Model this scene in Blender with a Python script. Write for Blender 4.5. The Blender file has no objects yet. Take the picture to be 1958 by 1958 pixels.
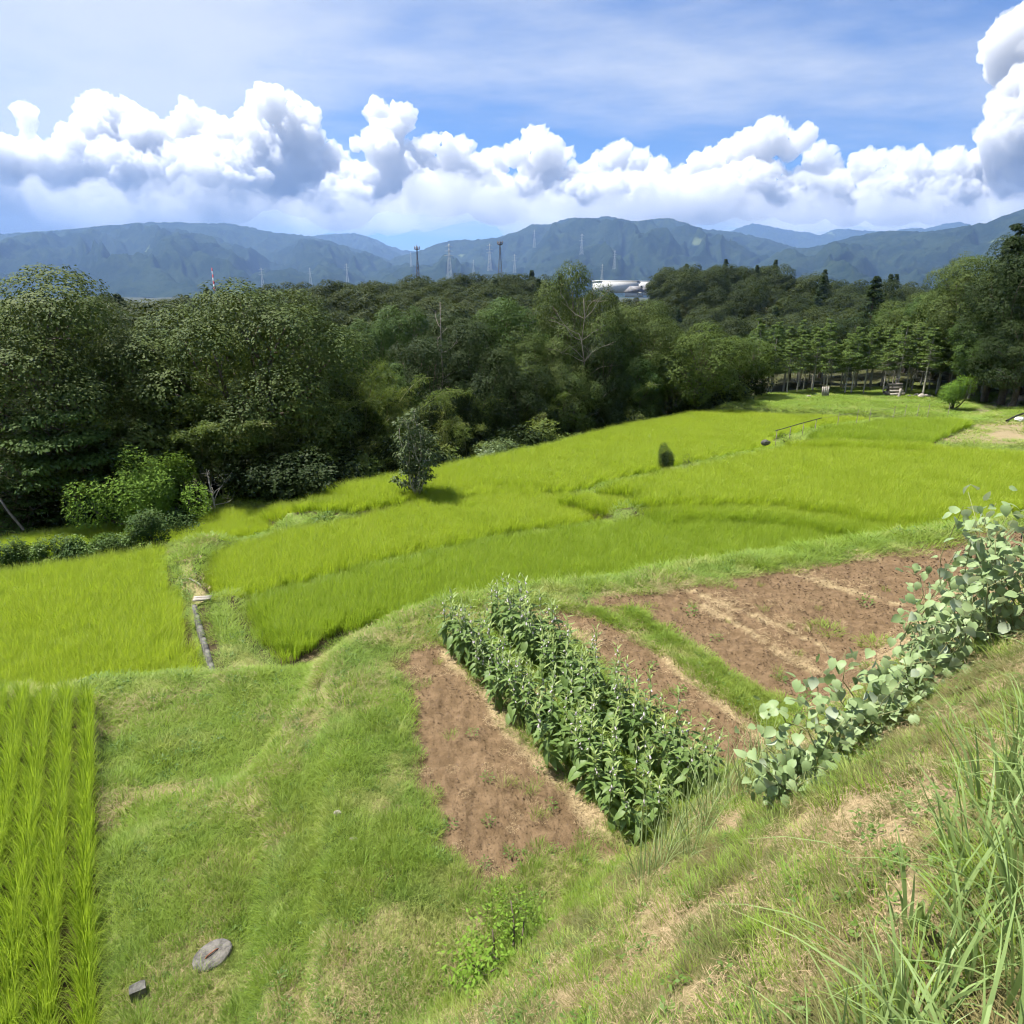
import bpy, bmesh, math, random
import numpy as np
from mathutils import Vector, Matrix
R = math.radians
S = bpy.context.scene
COL = S.collection

# ------------------------------------------------------------------ camera, sky, sun, exposure
CAM_Z = 8.0
cam_d = bpy.data.cameras.new('camera')
cam_d.sensor_width = 36.0
cam_d.lens = 36.0 * 0.663
cam_d.clip_start = 0.05
cam_d.clip_end = 60000.0
cam = bpy.data.objects.new('camera', cam_d)
cam.location = (0, 0, CAM_Z)
cam.rotation_euler = (R(90 - 18), 0, 0)
COL.objects.link(cam)
S.camera = cam

SUN_EL, SUN_AZ = R(63), R(-72)           # azimuth measured from +Y towards +X
sun_dir = Vector((math.sin(SUN_AZ) * math.cos(SUN_EL), math.cos(SUN_AZ) * math.cos(SUN_EL), math.sin(SUN_EL)))
sun_d = bpy.data.lights.new('sun', 'SUN')
sun_d.energy = 5.0
sun_d.angle = R(0.6)
sun_d.color = (1.0, 0.95, 0.86)
sun = bpy.data.objects.new('sun', sun_d)
sun.rotation_euler = sun_dir.to_track_quat('Z', 'Y').to_euler()
sun.location = (0, 0, 60)
COL.objects.link(sun)

world = bpy.data.worlds.new('World')
S.world = world
world.use_nodes = True


def build_world():
    nt = world.node_tree
    N, L = nt.nodes, nt.links
    N.clear()
    out = N.new('ShaderNodeOutputWorld')
    sky = N.new('ShaderNodeTexSky')
    sky.sky_type = 'NISHITA'
    sky.sun_disc = False
    sky.sun_elevation = SUN_EL
    sky.sun_rotation = SUN_AZ
    sky.altitude = 300
    sky.air_density = 1.0
    sky.dust_density = 0.6
    sky.ozone_density = 1.6
    bg = N.new('ShaderNodeBackground')
    bg.inputs['Strength'].default_value = 0.05
    # a thin high cloud layer: noise on a horizontal sheet overhead, projected along the view direction
    tc = N.new('ShaderNodeTexCoord')
    sep = N.new('ShaderNodeSeparateXYZ')
    L.new(tc.outputs['Generated'], sep.inputs[0])
    zc = N.new('ShaderNodeMath'); zc.operation = 'MAXIMUM'; zc.inputs[1].default_value = 0.0
    L.new(sep.outputs['Z'], zc.inputs[0])
    zz = N.new('ShaderNodeMath'); zz.operation = 'ADD'; zz.inputs[1].default_value = 0.12
    L.new(zc.outputs[0], zz.inputs[0])
    dv = N.new('ShaderNodeVectorMath'); dv.operation = 'DIVIDE'
    cz = N.new('ShaderNodeCombineXYZ')
    for i in range(3):
        L.new(zz.outputs[0], cz.inputs[i])
    L.new(tc.outputs['Generated'], dv.inputs[0]); L.new(cz.outputs[0], dv.inputs[1])
    mp = N.new('ShaderNodeMapping')
    mp.inputs['Rotation'].default_value = (0, 0, R(38))
    mp.inputs['Scale'].default_value = (0.55, 0.95, 0.0)
    mp.inputs['Location'].default_value = VEIL_OFFSET
    L.new(dv.outputs[0], mp.inputs['Vector'])
    n1 = N.new('ShaderNodeTexNoise'); n1.inputs['Scale'].default_value = 0.55
    n1.inputs['Detail'].default_value = 9; n1.inputs['Roughness'].default_value = 0.52
    n1.inputs['Distortion'].default_value = 0.35
    L.new(mp.outputs[0], n1.inputs['Vector'])
    n2 = N.new('ShaderNodeTexNoise'); n2.inputs['Scale'].default_value = 2.6
    n2.inputs['Detail'].default_value = 8; n2.inputs['Roughness'].default_value = 0.6
    L.new(mp.outputs[0], n2.inputs['Vector'])
    mixn = N.new('ShaderNodeMath'); mixn.operation = 'MULTIPLY_ADD'; mixn.inputs[1].default_value = 0.22
    L.new(n2.outputs['Fac'], mixn.inputs[0]); L.new(n1.outputs['Fac'], mixn.inputs[2])
    rp = N.new('ShaderNodeMapRange'); rp.interpolation_type = 'SMOOTHSTEP'
    rp.inputs['From Min'].default_value = 0.495; rp.inputs['From Max'].default_value = 0.73
    rp.inputs['To Min'].default_value = 0.0; rp.inputs['To Max'].default_value = 0.95
    L.new(mixn.outputs[0], rp.inputs['Value'])
    mx = N.new('ShaderNodeMix'); mx.data_type = 'RGBA'
    L.new(rp.outputs[0], mx.inputs['Factor'])
    gain = N.new('ShaderNodeMix'); gain.data_type = 'RGBA'; gain.blend_type = 'MULTIPLY'
    gain.inputs['Factor'].default_value = 1.0
    gain.inputs['B'].default_value = (0.45, 0.70, 1.06, 1)
    L.new(sky.outputs[0], gain.inputs['A'])
    L.new(gain.outputs['Result'], mx.inputs['A'])
    mx.inputs['B'].default_value = (5.9, 6.3, 7.0, 1)
    L.new(mx.outputs['Result'], bg.inputs['Color'])
    L.new(bg.outputs[0], out.inputs['Surface'])


VEIL_OFFSET = (0.0, 0.0, 0.0)
build_world()

S.view_settings.view_transform = 'Standard'
S.view_settings.look = 'None'
S.view_settings.exposure = 1.35
S.view_settings.gamma = 1.0
S.view_settings.use_curve_mapping = False
S.render.engine = 'CYCLES'
cy = S.cycles
cy.max_bounces = 9
cy.diffuse_bounces = 2
cy.glossy_bounces = 2
cy.transmission_bounces = 2
cy.transparent_max_bounces = 6
cy.volume_bounces = 7
cy.caustics_reflective = False
cy.caustics_refractive = False
cy.sample_clamp_indirect = 6.0
cy.filter_width = 1.1
cy.use_adaptive_sampling = True
cy.adaptive_threshold = 0.025
cy.adaptive_min_samples = 12
cy.use_denoising = True
try:
    cy.denoiser = 'OPENIMAGEDENOISE'
    cy.denoising_input_passes = 'RGB_ALBEDO_NORMAL'
except Exception:
    pass

# ------------------------------------------------------------------ helpers
rng = np.random.default_rng(7)


def hash3(ix, iy, iz, seed):
    h = (ix.astype(np.int64) * 374761393 + iy.astype(np.int64) * 668265263 + iz.astype(np.int64) * 2147483647 + seed * 974711) & 0xFFFFFFFF
    h = ((h ^ (h >> 13)) * 1274126177) & 0xFFFFFFFF
    h = ((h ^ (h >> 16)) * 2246822519) & 0xFFFFFFFF
    return ((h ^ (h >> 15)) & 0xFFFFFF) / float(0xFFFFFF)


def vnoise(p, seed=0):
    """value noise in 0..1 on an (n,3) array"""
    i = np.floor(p).astype(np.int64); f = p - i
    f = f * f * f * (f * (f * 6 - 15) + 10)
    r = 0
    for dx in (0, 1):
        wx = f[:, 0] if dx else 1 - f[:, 0]
        for dy in (0, 1):
            wy = f[:, 1] if dy else 1 - f[:, 1]
            for dz in (0, 1):
                wz = f[:, 2] if dz else 1 - f[:, 2]
                r = r + wx * wy * wz * hash3(i[:, 0] + dx, i[:, 1] + dy, i[:, 2] + dz, seed)
    return r


def fbm(p, octaves=4, seed=0, gain=0.5):
    a, t, r = 1.0, 0.0, 0
    p = np.asarray(p, float)
    for o in range(octaves):
        r = r + a * vnoise(p, seed + o * 17); t += a
        p = p * 2.03 + 11.7; a *= gain
    return r / t


def fbm2(x, y, sc, octaves=4, seed=0):
    return fbm(np.stack([np.asarray(x, float) * sc, np.asarray(y, float) * sc, np.full(np.shape(x), 0.37)], 1), octaves, seed)


def poly_dist(px, py, poly):
    """(distance to the polygon's outline, inside mask)"""
    q = np.asarray(poly, float)
    d = np.full(px.shape, 1e18); ins = np.zeros(px.shape, bool)
    for k in range(len(q)):
        ax, ay = q[k]; bx, by = q[(k + 1) % len(q)]
        ex, ey = bx - ax, by - ay
        t = np.clip(((px - ax) * ex + (py - ay) * ey) / (ex * ex + ey * ey + 1e-12), 0, 1)
        d = np.minimum(d, (px - ax - t * ex) ** 2 + (py - ay - t * ey) ** 2)
        c = ((ay > py) != (by > py)) & (px < (bx - ax) * (py - ay) / (by - ay + 1e-15) + ax)
        ins ^= c
    return np.sqrt(d), ins


def line_dist(px, py, pts):
    q = np.asarray(pts, float)
    d = np.full(px.shape, 1e18)
    for k in range(len(q) - 1):
        ax, ay = q[k]; bx, by = q[k + 1]
        ex, ey = bx - ax, by - ay
        t = np.clip(((px - ax) * ex + (py - ay) * ey) / (ex * ex + ey * ey + 1e-12), 0, 1)
        d = np.minimum(d, (px - ax - t * ex) ** 2 + (py - ay - t * ey) ** 2)
    return np.sqrt(d)


def smooth(a, b, v):
    t = np.clip((v - a) / (b - a), 0, 1)
    return t * t * (3 - 2 * t)


def mesh_np(name, v, faces, mat=None, smooth_shade=False, attrs=None):
    """mesh from an (n,3) array and an (m,k) index array (k = 3 or 4), or a list of such index arrays"""
    me = bpy.data.meshes.new(name)
    v = np.ascontiguousarray(v, np.float32)
    fl = faces if isinstance(faces, list) else [faces]
    fl = [np.ascontiguousarray(f, np.int32) for f in fl if len(f)]
    me.vertices.add(len(v)); me.vertices.foreach_set('co', v.ravel())
    nl = sum(f.size for f in fl); nf = sum(len(f) for f in fl)
    me.loops.add(nl); me.polygons.add(nf)
    me.loops.foreach_set('vertex_index', np.concatenate([f.ravel() for f in fl]))
    tot = np.concatenate([np.full(len(f), f.shape[1], np.int32) for f in fl])
    st = np.zeros(nf, np.int32); st[1:] = np.cumsum(tot)[:-1]
    me.polygons.foreach_set('loop_start', st)
    me.polygons.foreach_set('loop_total', tot)
    if smooth_shade:
        me.polygons.foreach_set('use_smooth', np.ones(nf, bool))
    for k, a in (attrs or {}).items():
        a = np.asarray(a, np.float32)
        if a.ndim == 1:
            at = me.attributes.new(k, 'FLOAT', 'POINT'); at.data.foreach_set('value', a)
        else:
            at = me.attributes.new(k, 'FLOAT_VECTOR', 'POINT'); at.data.foreach_set('vector', a.ravel())
    me.update(calc_edges=True)
    if mat is not None:
        me.materials.append(mat)
    return me


def link(name, data, parent=None, loc=None, rot=None, scale=None, col=None):
    o = bpy.data.objects.new(name, data)
    (col or COL).objects.link(o)
    if parent is not None:
        o.parent = parent
    if loc is not None:
        o.location = loc
    if rot is not None:
        o.rotation_euler = rot
    if scale is not None:
        o.scale = (scale, scale, scale) if np.isscalar(scale) else scale
    return o


def tag(o, label=None, cat=None, group=None, kind=None):
    if label: o['label'] = label
    if cat: o['category'] = cat
    if group: o['group'] = group
    if kind: o['kind'] = kind
    return o


def copy_tree(o, parent=None):
    c = o.copy(); COL.objects.link(c); c.parent = parent
    for ch in o.children:
        copy_tree(ch, c)
    return c


# ------------------------------------------------------------------ materials
def newmat(name):
    m = bpy.data.materials.new(name); m.use_nodes = True
    nt = m.node_tree; nt.nodes.clear()
    out = nt.nodes.new('ShaderNodeOutputMaterial')
    return m, nt.nodes, nt.links, out


def nmix(N, L, a, b, fac, blend='MIX'):
    m = N.new('ShaderNodeMix'); m.data_type = 'RGBA'; m.blend_type = blend
    for s, v in (('Factor', fac), ('A', a), ('B', b)):
        if isinstance(v, (int, float)):
            m.inputs[s].default_value = v
        elif isinstance(v, tuple):
            m.inputs[s].default_value = (*v, 1) if len(v) == 3 else v
        else:
            L.new(v, m.inputs[s])
    return m.outputs['Result']


def nnoise(N, L, scale, detail=4, rough=0.55, vec=None, dist=0.0):
    n = N.new('ShaderNodeTexNoise')
    n.inputs['Scale'].default_value = scale; n.inputs['Detail'].default_value = detail
    n.inputs['Roughness'].default_value = rough; n.inputs['Distortion'].default_value = dist
    if vec is not None:
        L.new(vec, n.inputs['Vector'])
    return n.outputs['Fac']


def nrange(N, L, v, a, b, c=0.0, d=1.0):
    m = N.new('ShaderNodeMapRange'); m.interpolation_type = 'SMOOTHSTEP'
    m.inputs['From Min'].default_value = a; m.inputs['From Max'].default_value = b
    m.inputs['To Min'].default_value = c; m.inputs['To Max'].default_value = d
    L.new(v, m.inputs['Value'])
    return m.outputs[0]


def nattr(N, name):
    a = N.new('ShaderNodeAttribute'); a.attribute_name = name
    return a


def leaf_mat(name, ca, cb, cc=None, trans=0.35, tcol=None, rough=0.55, spec=0.25, tip=None, back=None, patch=0.35, patch_scale=0.4):
    """foliage: two greens mixed per plant and per leaf, an optional third in patches, an optional tip colour, light through the blade"""
    m, N, L, out = newmat(name)
    oi = N.new('ShaderNodeObjectInfo'); ge = N.new('ShaderNodeNewGeometry')
    isl = ge.outputs['Random Per Island']
    ad = N.new('ShaderNodeMath'); ad.operation = 'MULTIPLY_ADD'; ad.inputs[1].default_value = 0.5
    h = N.new('ShaderNodeMath'); h.operation = 'MULTIPLY'; h.inputs[1].default_value = 0.5
    L.new(oi.outputs['Random'], h.inputs[0]); L.new(isl, ad.inputs[0]); L.new(h.outputs[0], ad.inputs[2])
    col = nmix(N, L, ca, cb, ad.outputs[0])
    if cc is not None:
        nz = nnoise(N, L, patch_scale, 3, 0.6, ge.outputs['Position'])
        col = nmix(N, L, col, cc, nrange(N, L, nz, 0.45, 0.68, 0, patch))
    if tip is not None:
        t = nattr(N, 'tip')
        col = nmix(N, L, col, tip, nrange(N, L, t.outputs['Fac'], 0.35, 1.0))
    if back is not None:
        col = nmix(N, L, col, back, ge.outputs['Backfacing'])
    p = N.new('ShaderNodeBsdfPrincipled')
    p.inputs['Roughness'].default_value = rough
    p.inputs['Specular IOR Level'].default_value = spec
    L.new(col, p.inputs['Base Color'])
    tr = N.new('ShaderNodeBsdfTranslucent')
    if tcol is None:
        tcol = tuple(min(1, x) for x in (cb[0] * 1.5, cb[1] * 1.35, cb[2] * 0.6))
    tm = nmix(N, L, col, tcol, 0.6)
    L.new(tm, tr.inputs['Color'])
    mx = N.new('ShaderNodeMixShader'); mx.inputs[0].default_value = trans
    L.new(p.outputs[0], mx.inputs[1]); L.new(tr.outputs[0], mx.inputs[2])
    L.new(mx.outputs[0], out.inputs['Surface'])
    return m


def solid_mat(name, ca, cb, scale=8, rough=0.8, bump=0.0, bscale=30, spec=0.3, metal=0.0):
    m, N, L, out = newmat(name)
    tc = N.new('ShaderNodeTexCoord')
    col = nmix(N, L, ca, cb, nrange(N, L, nnoise(N, L, scale, 6, 0.6, tc.outputs['Object']), 0.35, 0.65))
    p = N.new('ShaderNodeBsdfPrincipled')
    p.inputs['Roughness'].default_value = rough; p.inputs['Specular IOR Level'].default_value = spec
    p.inputs['Metallic'].default_value = metal
    L.new(col, p.inputs['Base Color'])
    if bump:
        b = N.new('ShaderNodeBump'); b.inputs['Strength'].default_value = bump; b.inputs['Distance'].default_value = 0.02
        L.new(nnoise(N, L, bscale, 5, 0.6, tc.outputs['Object']), b.inputs['Height'])
        L.new(b.outputs[0], p.inputs['Normal'])
    L.new(p.outputs[0], out.inputs['Surface'])
    return m


# ------------------------------------------------------------------ shape builders (numpy)
def unit(v):
    return v / (np.linalg.norm(v, axis=-1, keepdims=True) + 1e-12)


def blades(n, h, spread, width, lean, droop, segs, r, hvar=0.3, base_r=None):
    """n tapering grass blades in a tuft; returns verts, tris/quads list, tip attribute"""
    V, Q, T, tip = [], [], [], []
    k = 0
    for b in range(n):
        a = r.uniform(0, 2 * math.pi); rad = spread * math.sqrt(r.uniform()) if base_r is None else base_r
        bx, by = rad * math.cos(a), rad * math.sin(a)
        a2 = a + r.normal(0, 0.7)
        hh = h * (1 - hvar * r.uniform()); ln = lean * r.uniform(0.25, 1.0) ; dr = droop * r.uniform(0.1, 1.0) ** 1.5
        w = width * r.uniform(0.7, 1.15)
        wa = a2 + math.pi / 2 + r.normal(0, 0.5)
        cx, cyy = math.cos(a2), math.sin(a2); sx, sy = math.cos(wa) * w / 2, math.sin(wa) * w / 2
        st = k
        for s in range(segs + 1):
            t = s / segs
            out = hh * (ln * t + dr * t * t * t); up = hh * (t - 0.55 * dr * t ** 4)
            x, y, z = bx + cx * out, by + cyy * out, up
            f = (1 - t ** 2.2) if s < segs else 0
            f *= 0.75 + 0.25 * min(1, t * 4)
            if s == segs:
                V.append((x, y, z)); tip.append(1.0); k += 1
            else:
                V.append((x - sx * f, y - sy * f, z)); V.append((x + sx * f, y + sy * f, z)); tip += [t, t]; k += 2
        for s in range(segs - 1):
            o = st + 2 * s
            Q.append((o, o + 1, o + 3, o + 2))
        o = st + 2 * (segs - 1)
        T.append((o, o + 1, o + 2))
    return np.array(V), [np.array(T), np.array(Q)] if Q else [np.array(T)], np.array(tip)


def tuft_mesh(name, mat, seed, **kw):
    V, F, t = blades(r=np.random.default_rng(seed), **kw)
    return mesh_np(name, V, F, mat, attrs={'tip': t})


def tube(pts, radii, sides=6, cap=True):
    pts = np.asarray(pts, float); n = len(pts)
    tan = np.gradient(pts, axis=0); tan = unit(tan)
    ref = np.array([0.0, 0.0, 1.0]) if abs(tan[0, 2]) < 0.9 else np.array([1.0, 0, 0])
    V = []
    for i in range(n):
        a = unit(np.cross(tan[i], ref)); b = np.cross(tan[i], a)
        for s in range(sides):
            an = 2 * math.pi * s / sides
            V.append(pts[i] + radii[i] * (a * math.cos(an) + b * math.sin(an)))
    Q = []
    for i in range(n - 1):
        for s in range(sides):
            s2 = (s + 1) % sides
            Q.append((i * sides + s, i * sides + s2, (i + 1) * sides + s2, (i + 1) * sides + s))
    T = []
    if cap:
        V.append(pts[-1]); e = len(V) - 1
        for s in range(sides):
            T.append(((n - 1) * sides + s, (n - 1) * sides + (s + 1) % sides, e))
    return np.array(V), [np.array(T, int).reshape(-1, 3), np.array(Q)]


class Geo:
    """collects vertex and face arrays into one mesh"""
    def __init__(self):
        self.v, self.t, self.q, self.n = [], [], [], 0
        self.at = []

    def add(self, v, faces, at=None):
        v = np.asarray(v, float)
        for f in (faces if isinstance(faces, list) else [faces]):
            f = np.asarray(f, int)
            if f.size == 0:
                continue
            (self.t if f.shape[1] == 3 else self.q).append(f + self.n)
        self.v.append(v); self.n += len(v)
        self.at.append(np.full(len(v), 0.0) if at is None else np.asarray(at, float))

    def box(self, c, size, rot=None):
        x, y, z = [s / 2 for s in size]
        v = np.array([(i, j, k) for i in (-x, x) for j in (-y, y) for k in (-z, z)])
        if rot is not None:
            v = v @ np.array(rot).T
        self.add(v + np.array(c), np.array([(0, 1, 3, 2), (4, 6, 7, 5), (0, 4, 5, 1), (2, 3, 7, 6), (0, 2, 6, 4), (1, 5, 7, 3)]))

    def tube(self, pts, radii, sides=6):
        v, f = tube(pts, radii, sides); self.add(v, f)

    def mesh(self, name, mat=None, sm=False, attr=None):
        f = []
        if self.t: f.append(np.concatenate(self.t))
        if self.q: f.append(np.concatenate(self.q))
        return mesh_np(name, np.concatenate(self.v), f, mat, sm, {attr: np.concatenate(self.at)} if attr else None)


def leaf_quads(pos, nrm, along, length, width, fold=0.0):
    """rhombic leaves: pos (n,3) is the leaf base, along the direction it points, nrm its upper side"""
    n = len(pos)
    al = unit(along - nrm * np.sum(along * nrm, 1, keepdims=True)); sd = np.cross(nrm, al)
    L_ = np.asarray(length).reshape(-1, 1) * np.ones((n, 1)); W_ = np.asarray(width).reshape(-1, 1) * np.ones((n, 1))
    a = pos; b = pos + al * L_ * 0.45 + sd * W_ / 2 - nrm * W_ * fold; c = pos + al * L_; d = pos + al * L_ * 0.45 - sd * W_ / 2 - nrm * W_ * fold
    V = np.stack([a, b, c, d], 1).reshape(-1, 3)
    F = np.arange(n * 4).reshape(n, 4)
    return V, F


def rand_dirs(r, n):
    return unit(r.normal(size=(n, 3)))

# ------------------------------------------------------------------ layout of the place (metres, camera at the origin looking along +Y)
POLY = {
    'rice_a': (1.3, [(-7.26, 10.17), (-5.4, 7.28), (-4.45, 5.66), (-3.69, 4.37), (-3.06, 3.03), (-7.01, 3.03), (-16.91, 10.17)]),
    'rice_b': (-0.1, [(-20.55, 16.41), (-15.07, 18.54), (-13.03, 19.85), (-11.27, 20.67), (-9.33, 17.45), (-8.07, 15.46), (-6.45, 12.47), (-8.48, 11.88), (-14.83, 11.15)]),
    'rice_c': (0.3, [(-6.84, 15.8), (-4.05, 18.17), (-0.1, 20.72), (5.09, 22.7), (9.09, 22.95), (11.9, 21.09), (15.03, 21.09), (12.21, 20.06), (10.1, 19.12), (6.57, 18.05), (2.6, 16.71), (0.46, 15.93), (-2.15, 15.08), (-3.77, 14.23), (-4.26, 13.34), (-4.82, 12.22), (-5.66, 13.34), (-6.68, 14.94)]),
    'rice_d': (0.0, [(-9.47, 20.11), (-8.03, 21.82), (-6.15, 22.99), (-3.83, 25.33), (-1.44, 26.87), (0.52, 26.87), (1.99, 26.08), (3.69, 24.62), (5.19, 23.55), (-0.11, 21.66), (-4.22, 18.97), (-7.13, 16.55), (-7.97, 16.48), (-8.61, 17.29), (-9.33, 18.67)]),
    'rice_e': (-0.6, [(-22.0, 20.77), (-18.07, 22.57), (-16.36, 23.73), (-13.66, 25.0), (-11.49, 26.25), (-9.49, 26.03), (-6.82, 25.54), (-6.72, 25.13), (-8.77, 23.85), (-10.34, 21.97), (-11.48, 21.87), (-12.19, 22.4), (-13.55, 22.85), (-15.36, 21.26), (-16.96, 21.01), (-19.6, 18.22)]),
    'rice_f': (0.2, [(-9.27, 24.27), (-7.86, 23.72), (-5.88, 23.53), (-5.19, 23.93), (-3.75, 24.84), (-0.13, 26.37), (1.95, 25.66), (5.1, 28.35), (8.15, 30.53), (13.72, 34.31), (14.26, 36.55), (18.57, 39.76), (23.83, 41.38), (18.19, 43.55), (14.56, 45.04), (11.14, 43.97), (5.68, 39.24), (0.92, 34.05), (-3.3, 30.32), (-6.01, 28.08), (-7.8, 26.37), (-9.07, 25.06)]),
    'rice_g': (0.7, [(1.96, 24.49), (4.95, 26.32), (7.82, 28.43), (13.11, 32.17), (15.49, 32.92), (20.04, 31.8), (23.54, 30.63), (27.79, 28.13), (24.32, 24.35), (17.4, 22.12), (14.16, 19.87), (11.21, 19.87), (8.58, 21.69), (5.04, 21.69)]),
    'rice_h': (1.0, [(13.16, 31.71), (16.56, 35.43), (21.79, 37.88), (25.43, 37.53), (25.13, 36.53), (19.26, 30.98), (16.68, 31.22)]),
    'path_a': (0.55, [(-7.9, 15.61), (-6.1, 12.19), (-4.67, 12.35), (-5.41, 13.2), (-6.51, 14.73), (-7.22, 15.92)]),
    'path_b': (0.3, [(-10.75, 20.45), (-9.93, 20.79), (-9.71, 19.21), (-8.94, 17.76), (-8.17, 16.79), (-7.33, 16.83), (-8.26, 16.23), (-9.48, 18.06)]),
    'lawn': (0.7, [(14.7, 45.45), (18.45, 44.15), (24.26, 42.15), (28.32, 41.77), (32.24, 45.67), (36.7, 51.42), (34.38, 53.15), (26.28, 53.45), (20.21, 50.59)]),
    'field': (1.0, [(20.58, 32.85), (26.17, 37.83), (32.49, 41.75), (36.3, 37.35), (30.26, 30.75), (24.67, 32.12)]),
    'valley_far': (1.15, [(-7.55, 10.88), (-5.58, 11.06), (-4.43, 11.15), (-3.88, 9.9), (-3.81, 8.55), (-6.13, 8.55)]),
    'valley_near': (1.55, [(-4.95, 6.6), (-3.14, 6.6), (-2.53, 4.51), (-2.08, 3.12), (-3.01, 3.12)]),
    'slope_mid': (1.88, [(-3.31, 8.98), (-3.1, 8.98), (-2.41, 6.26), (-1.93, 4.28), (-2.08, 4.28), (-2.56, 6.26)]),
    'garden': (2.2, [(-2.74, 10.19), (-1.98, 11.05), (-1.08, 11.8), (1.99, 12.65), (5.04, 13.75), (7.81, 14.7), (11.58, 16.16), (21.4, 19.72), (8.56, 6.76), (1.87, 5.65), (0.14, 3.78), (-1.37, 3.78), (-1.84, 5.94), (-2.16, 7.78)]),
    'grey_path': (-0.1, [(-11.48, 26.77), (-10.16, 26.54), (-8.64, 26.03), (-6.43, 25.68), (-6.74, 25.2), (-9.44, 25.89)]),
}
RICE = ['rice_a', 'rice_b', 'rice_c', 'rice_d', 'rice_e', 'rice_f', 'rice_g', 'rice_h']
SOIL_A = [(-2.0, 10.28), (-1.16, 10.56), (-0.82, 9.68), (-0.04, 8.13), (0.56, 7.14), (1.1, 6.17), (1.94, 5.94), (1.81, 5.65), (0.94, 5.86), (0.25, 5.79), (0.13, 5.51), (-0.36, 5.38), (-0.67, 5.86), (-1.1, 7.04), (-1.46, 8.38), (-1.67, 9.06)]
SOIL_B = [(1.84, 12.4), (4.95, 13.46), (7.65, 14.37), (11.05, 15.96), (18.35, 18.14), (7.92, 6.76), (3.66, 7.34), (2.98, 6.95), (2.4, 7.78), (1.28, 10.1), (0.24, 11.8), (0.97, 12.03)]
GREEN_STRIPS = [([(0.76, 12.03), (1.65, 11.69), (2.38, 10.75), (3.16, 9.21), (3.61, 8.38), (3.86, 7.66)], 0.2), ([(2.18, 11.85), (2.61, 10.95), (3.17, 9.85), (3.67, 8.99), (4.15, 8.38)], 0.13)]
STRAW_LINES = [
    ([(-1.05, 10.28), (-0.55, 9.29), (-0.05, 8.25), (0.56, 7.14), (1.01, 6.41)], 0.24),
    ([(1.87, 6.41), (2.0, 6.17)], 0.35),
    ([(2.13, 10.95), (2.96, 9.06), (3.4, 7.78)], 0.13),
    ([(3.64, 12.78), (4.76, 11.36), (5.41, 10.37)], 0.12),
    ([(3.76, 12.03), (4.61, 10.19), (4.93, 9.68)], 0.15),
    ([(6.14, 13.61), (7.58, 12.03)], 0.12),
    ([(7.97, 14.54), (9.36, 13.61)], 0.1),
    ([(0.83, 11.36), (1.51, 10.56)], 0.12),
    ([(-8.21, 16.14), (-7.65, 16.41), (-7.05, 16.67)], 0.35),
    ([(-10.15, 19.52), (-10.22, 20.21), (-9.79, 20.79)], 0.3)]
TRACKS = [[(27.11, 40.44), (31.01, 44.42), (34.8, 48.42), (37.45, 51.69)], [(28.69, 40.44), (32.4, 44.42), (36.12, 48.42), (37.45, 50.84)]]
MUD_EDGES = [[(-7.14, 15.82), (-5.85, 13.69), (-4.93, 12.56)], [(-7.66, 15.26), (-6.07, 12.31)], [(-9.43, 18.87), (-8.75, 17.61), (-8.09, 16.83)]]
CREST = [(-3.71, 9.81), (-3.53, 10.74), (-3.07, 11.6), (-1.74, 12.24), (0.37, 12.87), (2.09, 13.41), (5.28, 14.46), (8.16, 15.41), (12.18, 17.06)]
BANK_A, BANK_N = (1.7, 6.2), (0.678, -0.736)
# spots off the terraces: x, y, ground level, radius
SPOTS = [(-27, 30, -4.0, 3), (-19, 34, -5.0, 3), (-12, 38, -5.5, 3), (-4, 44, -5.5, 3), (4, 49, -5.5, 3), (9, 54, -5.0, 2),
         (-16, 29.5, -2.6, 1.2), (-9.5, 31, -2.6, 1.2), (-3, 35, -2.4, 1.2), (3, 41, -2.6, 1.2), (9, 47, -2.6, 1.2), (-21.5, 26.5, -2.6, 1.2),
         (18, 58, -0.2, 3), (27, 60, 0.6, 4), (36, 58, 1.0, 4), (46, 60, 3.0, 5), (44, 47, 2.2, 4), (60, 50, 6.0, 8),
         (-30, 70, -8, 10), (-5, 80, -10, 12), (25, 95, -9, 12), (60, 95, -4, 12), (-70, 60, -7, 15),
         (-55, 105, -3.5, 12), (-22, 130, 0.5, 14), (6, 140, 1.5, 12), (30, 135, -5, 10), (40, 175, 5.5, 16), (62, 190, 6.0, 16), (85, 185, 1.5, 14), (95, 140, -5, 12),
         (130, 180, -1.5, 20), (-90, 150, -4, 20), (-20, 250, -6, 40), (60, 300, -6, 40), (150, 300, -4, 50), (-130, 300, -10, 60), (200, 90, 6, 30),
         (-40, 12, -3.5, 6), (-30, 3, -1.0, 5), (-12, -8, 3.0, 3), (0, -8, 6.3, 3), (20, -6, 6.4, 5), (60, 10, 8, 12), (-80, -20, -4, 25), (60, -60, 8, 25)]


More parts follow.
